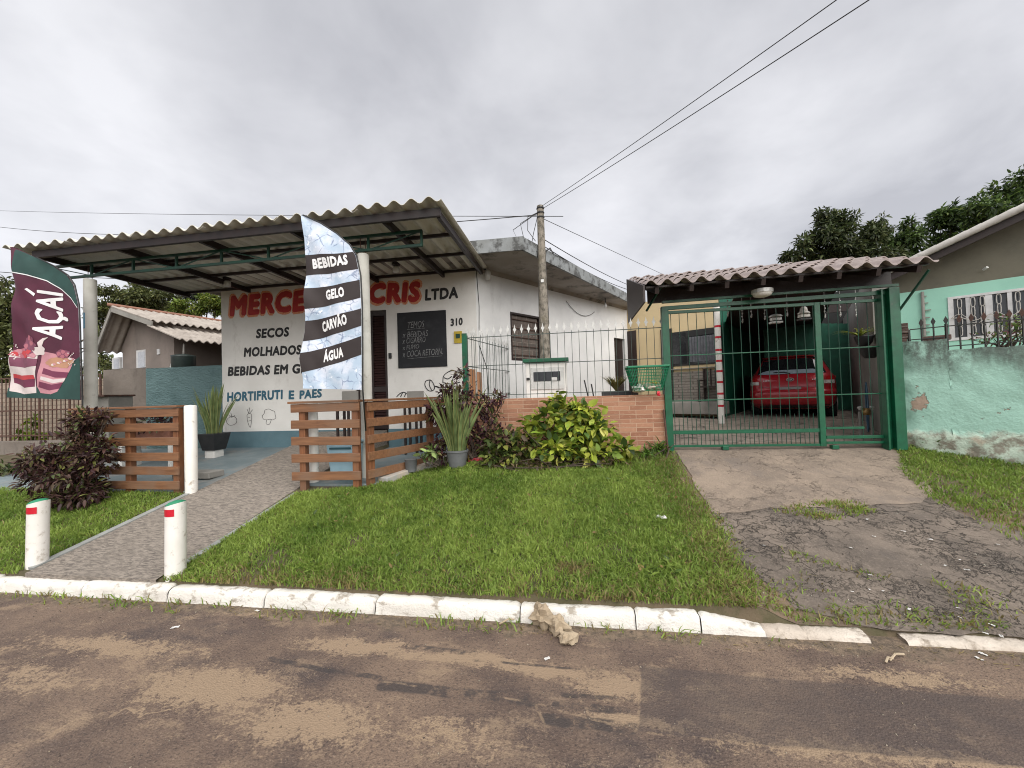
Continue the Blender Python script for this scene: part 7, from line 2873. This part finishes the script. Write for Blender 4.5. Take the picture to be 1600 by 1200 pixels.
# planters and boxes behind the left fence
t = thing('planter_table', 'low table with planter of purple plants behind the left slat fence', 'planter', (-6.3, 5.6, .55))
MB().box((-6.95, 5.6, 1.02), (1.1, .35, .05)).build('table_top', GARAGEWALL, t, bevel=.005)
for sx in (-.48, .48):
    MB().box((-6.95 + sx, 5.6, .77), (.07, .3, .44)).build('leg', WHITE_WALL, t)
MB().box((-6.9, 5.6, 1.11), (.8, .26, .13)).build('trough', simple('terracotta', (.22, .09, .055), (.16, .07, .05), 6, .8), t, bevel=.01)
P, d, idx = clump_points([((-7.0, 5.6, 1.27), (.4, .2, .1)), ((-6.65, 5.6, 1.25), (.25, .18, .08))], 300, 201)
v, f, c_ = leaves_mesh(P, d, .11, .6, colmix(len(P), [(.05, .02, .03), (.09, .05, .045), (.12, .14, .06)], [3, 2, 1], 202), 203)
link_mesh('foliage', v, f, LEAF, t, colors=c_)
t = thing('storage_box', 'grey wooden box with open top beside the left canopy column', 'box', (-8.2, 6.0, .5))
a_, b_ = atY(148, 640, 6.0), atY(189, 619, 6.0)
MB().box(((a_[0] + b_[0]) / 2, 6.0, (.55 + b_[2]) / 2), (b_[0] - a_[0], .4, b_[2] - .55)).build('body', GARAGEWALL, t, bevel=.01)
MB().box(((a_[0] + b_[0]) / 2, 5.97, b_[2] + .012), (b_[0] - a_[0] + .06, .5, .03)).build('lid', RUST, t)
o = MB().box((-5.45, 5.0, .56), (.62, .25, .09)).build('step_block', GARAGEWALL, bevel=.01)
tag(o, 'low grey concrete block on the porch floor behind the left slat fence', 'block')

# ------------------------------------------------------------------ utility pole and cables
UY = 6.7
pt, pb = atY(843, 322, UY), atY(854, 562, UY)
pole = thing('utility_pole', 'slender mossy concrete utility pole behind the meter box', 'pole', (pb[0], UY, .75))
pc = np.array([(pt[0] + pb[0]) / 2 - .005, UY, 0])
n = NT('mossy_pole_concrete')
col = n.mix(n.step(n.noise(16, 8, .7, n.mapping((1, 1, .6))), .42, .62), (.27, .24, .20), (.10, .09, .072))
col = n.mix(n.step(n.noise(5, 6, .6), .55, .68), col, (.17, .15, .11))
POLEM = n.done(col, .95, 0, n.bump(n.noise(45, 6, .7), .7, .012))
zt_p = pt[2]
mb = MB()
for (z, r_) in ():
    pass
mb.lathe([(.105, .75), (.088, 2.4), (.072, 3.6), (.06, zt_p - .06), (.058, zt_p)], pc, 10)
mb.build('shaft', POLEM, pole)
for z in (zt_p - .06, zt_p - .14, zt_p - .22):
    MB().lathe([(.064, 0), (.07, .015), (.064, .03)], pc + UZ * z, 12).build('insulator', BLACK, pole)
for z in (2.55, 3.0, 3.75):
    r_ = .105 - .018 * (z - .75)
    MB().lathe([(r_ + .006, 0), (r_ + .006, .02)], pc + UZ * z, 12).build('strap', SILVER, pole)
for sx in (-1, 1):
    rt = lambda z: .105 - .0195 * (z - .75)
    pts_ = [pc + np.array([sx * (rt(z) + .012), -.01, z]) for z in (1.0, 2.0, 3.0, 3.9)]
    pts_ += [pc + np.array([sx * (rt(3.9) + .03), -.01, 4.0]), pc + np.array([sx * (rt(3.9) + .1), -.01, 4.05]), pc + np.array([sx * (rt(3.9) + .15), -.01, 3.95])]
    MB().tube(pts_, .012, 7).build('conduit', BLACK, pole)
pq = atY(847, 441, UY)
MB().box((pc[0], UY - .088, pq[2]), (.05, .004, .05)).build('tag_plate', SILVER, pole)


def cable(name, a, b, sag, r, label, grp=None, mat=BLACK, n_=24):
    a, b = np.array(a, float), np.array(b, float)
    m = MB().tube([a + (b - a) * k / n_ - UZ * sag * 4 * (k / n_) * (1 - k / n_) for k in range(n_ + 1)], r, 5, False)
    return tag(m.build(name, mat), label, 'cable', grp)


ptop = pc + UZ * (zt_p - .05)
GRP = 'cables meeting at the utility pole'


def far_pt(px, py, dep):
    return atD(px, py, dep)


def past(a, px, py, dep, k=1.25):
    """a cable end beyond the picture's edge, on the straight line from a"""
    b = atD(px, py, dep)
    return a + (b - a) * k


cable('overhead_cable', ptop + UZ * .03, past(ptop, 1303, 0, 3.0), .03, .0042, 'upper of the two cables rising from the pole to the top right', GRP)
cable('overhead_cable', ptop - UZ * .02, past(ptop, 1350, 0, 2.9), .03, .0045, 'lower of the two cables rising from the pole to the top right', GRP)
cable('overhead_cable', ptop - UZ * .1, past(ptop, 0, 340, 14), .5, .008, 'thick black cable from the pole over the canopy to the left', GRP)
cable('overhead_cable', atD(880, 338, 9), past(atD(400, 335, 16), 0, 328, 22), .1, .008, 'highest thin cable above the canopy at the left')
cable('overhead_cable', ptop - UZ * .15, atD(1060, 440, 14), .0, .0055, 'thin cable from the pole down to the carport roof, upper one', GRP)
cable('overhead_cable', ptop - UZ * .5, atD(1000, 452, 13), .08, .008, 'thin cable from the pole to the slab edge, middle one', GRP)
cable('overhead_cable', ptop - UZ * .62, atD(990, 455, 12), .10, .008, 'lowest thin cable from the pole along the roof slab', GRP)
m = MB()
for k, (dx, l_) in enumerate(((-.1, .55), (-.16, .75), (-.22, .5), (-.06, .85))):
    m.tube([ptop + np.array([-.03, 0, -.05]), ptop + np.array([dx * 2.2, .0, -.12 - .1 * k]), ptop + np.array([dx * 1.3 - .1, 0, -.35 - .1 * k]), ptop + np.array([dx, 0, -l_])], .006, 5)
tag(m.build('drop_wire', BLACK), 'tangle of thin drop wires hanging left of the pole top', 'cable')
for yy, y2 in ((500, 530), (548, 551)):
    pass
cable('overhead_cable', atD(-60, 420, 15), atD(230, 437, 13), .05, .012, 'thin cable passing behind the burgundy flag at the far left')


# ------------------------------------------------------------------ trees
def tree(name, label, base, clumps, n, size, pal, w_, seed, trunk_r=.18, group='trees behind the houses', wid=.6):
    P, d, idx = clump_points(refine(clumps, 9, .80, .36, seed), n, seed, .15)
    base = np.array(base, float)
    t = thing(name, label, 'tree', base, group)
    v, f, c = leaves_mesh(P, d, size, wid, colmix(n, pal, w_, seed + 1, idx, .28), seed + 2, .8)
    link_mesh('crown', v, f, LEAF, t, colors=c)
    m = MB()
    cc = np.mean([np.array(c_[0]) for c_ in clumps], axis=0)
    fork = base + (cc - base) * .55
    m.tube([base, base + (fork - base) * .5 + np.array([.1, 0, 0]), fork], [trunk_r, trunk_r * .8, trunk_r * .6], 10)
    r = np.random.default_rng(seed + 5)
    for c_ in clumps:
        e = np.array(c_[0])
        mid = (fork + e) / 2 + r.normal(0, .15, 3)
        m.tube([fork, mid, e], [trunk_r * .45, trunk_r * .28, trunk_r * .1], 7)
        for k in range(3):
            e2 = e + r.normal(0, .45, 3) * np.array(c_[1])
            m.tube([mid + (e - mid) * .4, (mid + e2) / 2 + r.normal(0, .1, 3), e2], [trunk_r * .16, trunk_r * .1, trunk_r * .04], 5)
    m.build('trunk', BARK, t, smooth=True)
    return t


def CD(px, py, dep, rx, rz, ry=None):
    """a clump of leaves: centre by photo pixel and distance, radii given in photo pixels"""
    s_ = dep / F
    return (tuple(atD(px, py, dep)), (rx * s_, (ry or rx) * s_, rz * s_))


DARK = [(.035, .05, .022), (.07, .095, .036), (.12, .14, .057), (.17, .18, .085)]
LUSH = [(.04, .068, .022), (.08, .13, .036), (.135, .2, .053), (.2, .25, .075)]
OLV = [(.07, .085, .03), (.115, .13, .045), (.17, .18, .065), (.22, .22, .095)]
tree('broadleaf_tree', 'dark sparse crowned tree directly behind the carport roof', atD(1310, 640, 20),
     [CD(1290, 370, 20, 38, 34), CD(1255, 388, 20, 28, 24), CD(1318, 345, 20, 24, 20), CD(1345, 375, 20, 34, 30), CD(1372, 360, 20, 22, 22), CD(1240, 405, 20, 18, 14), CD(1300, 400, 20, 44, 22), CD(1285, 338, 20, 18, 14), CD(1360, 400, 20, 36, 22), CD(1330, 405, 20, 40, 24)],
     11000, .26, DARK, [3, 3, 2, .7], 301)
tree('broadleaf_tree', 'lush green tree right of the dark one, above the mint roof', atD(1470, 640, 22),
     [CD(1430, 385, 22, 36, 30), CD(1470, 360, 22, 38, 34), CD(1490, 335, 22, 26, 22), CD(1450, 400, 22, 44, 26), CD(1510, 375, 22, 34, 34), CD(1400, 405, 22, 28, 20), CD(1418, 352, 22, 12, 10)],
     9500, .27, LUSH, [3, 3.4, 2, .6], 311)
tree('broadleaf_tree', 'tallest green tree at the right edge behind the mint house', atD(1590, 640, 20),
     [CD(1560, 320, 20, 38, 34), CD(1590, 290, 20, 34, 26), CD(1620, 300, 20, 40, 40), CD(1540, 350, 20, 36, 30), CD(1600, 345, 20, 44, 36), CD(1660, 290, 20, 50, 50), CD(1528, 322, 20, 18, 16)],
     10000, .26, LUSH, [3, 3, 2, .6], 321)
tree('broadleaf_tree', 'wide olive green tree behind the grey house roof', atD(220, 640, 24),
     [CD(200, 462, 24, 34, 16), CD(235, 460, 24, 34, 16), CD(180, 475, 24, 26, 14), CD(220, 480, 24, 44, 18), CD(160, 490, 24, 22, 18), CD(255, 475, 24, 26, 16), CD(158, 510, 24, 14, 20)],
     8000, .24, OLV, [3, 3, 1.6, .5], 331)
tree('conifer_tree', 'dark blackish tree rising behind the olive one near the shop corner', atD(295, 640, 28),
     [CD(275, 455, 28, 26, 16), CD(300, 450, 28, 30, 14), CD(320, 460, 28, 26, 16), CD(290, 472, 28, 40, 14), CD(335, 450, 28, 20, 16), CD(262, 447, 28, 14, 9)],
     5500, .26, [(.014, .02, .014), (.03, .038, .024), (.05, .055, .035)], [3, 2, 1], 341, wid=.35)
tree('broadleaf_tree', 'bright yellow green tree between the grey house and the shop', atD(320, 640, 22),
     [CD(325, 475, 22, 22, 14), CD(300, 483, 22, 24, 12), CD(345, 472, 22, 22, 16), CD(280, 488, 22, 16, 8)],
     4200, .2, [(.08, .12, .02), (.15, .2, .035), (.26, .29, .06)], [2, 3, 2], 351)
tree('broadleaf_tree', 'large olive tree behind the burgundy flag at the left edge', atD(0, 700, 14),
     [CD(-10, 490, 14, 34, 36), CD(10, 530, 14, 34, 40), CD(-30, 560, 14, 44, 50), CD(15, 475, 14, 16, 22), CD(20, 580, 14, 30, 24), CD(-60, 500, 14, 50, 50), CD(5, 445, 14, 14, 12), CD(150, 520, 14, 12, 26), CD(40, 560, 14, 24, 36), CD(158, 565, 16, 20, 40), CD(172, 600, 16, 24, 40)],
     9500, .2, OLV, [2, 3, 1.6, .5], 361)

SC.cycles.max_bounces = 6
SC.cycles.diffuse_bounces = 3
SC.cycles.glossy_bounces = 3
SC.cycles.transmission_bounces = 3
SC.cycles.transparent_max_bounces = 4
SC.cycles.caustics_reflective = False
SC.cycles.caustics_refractive = False
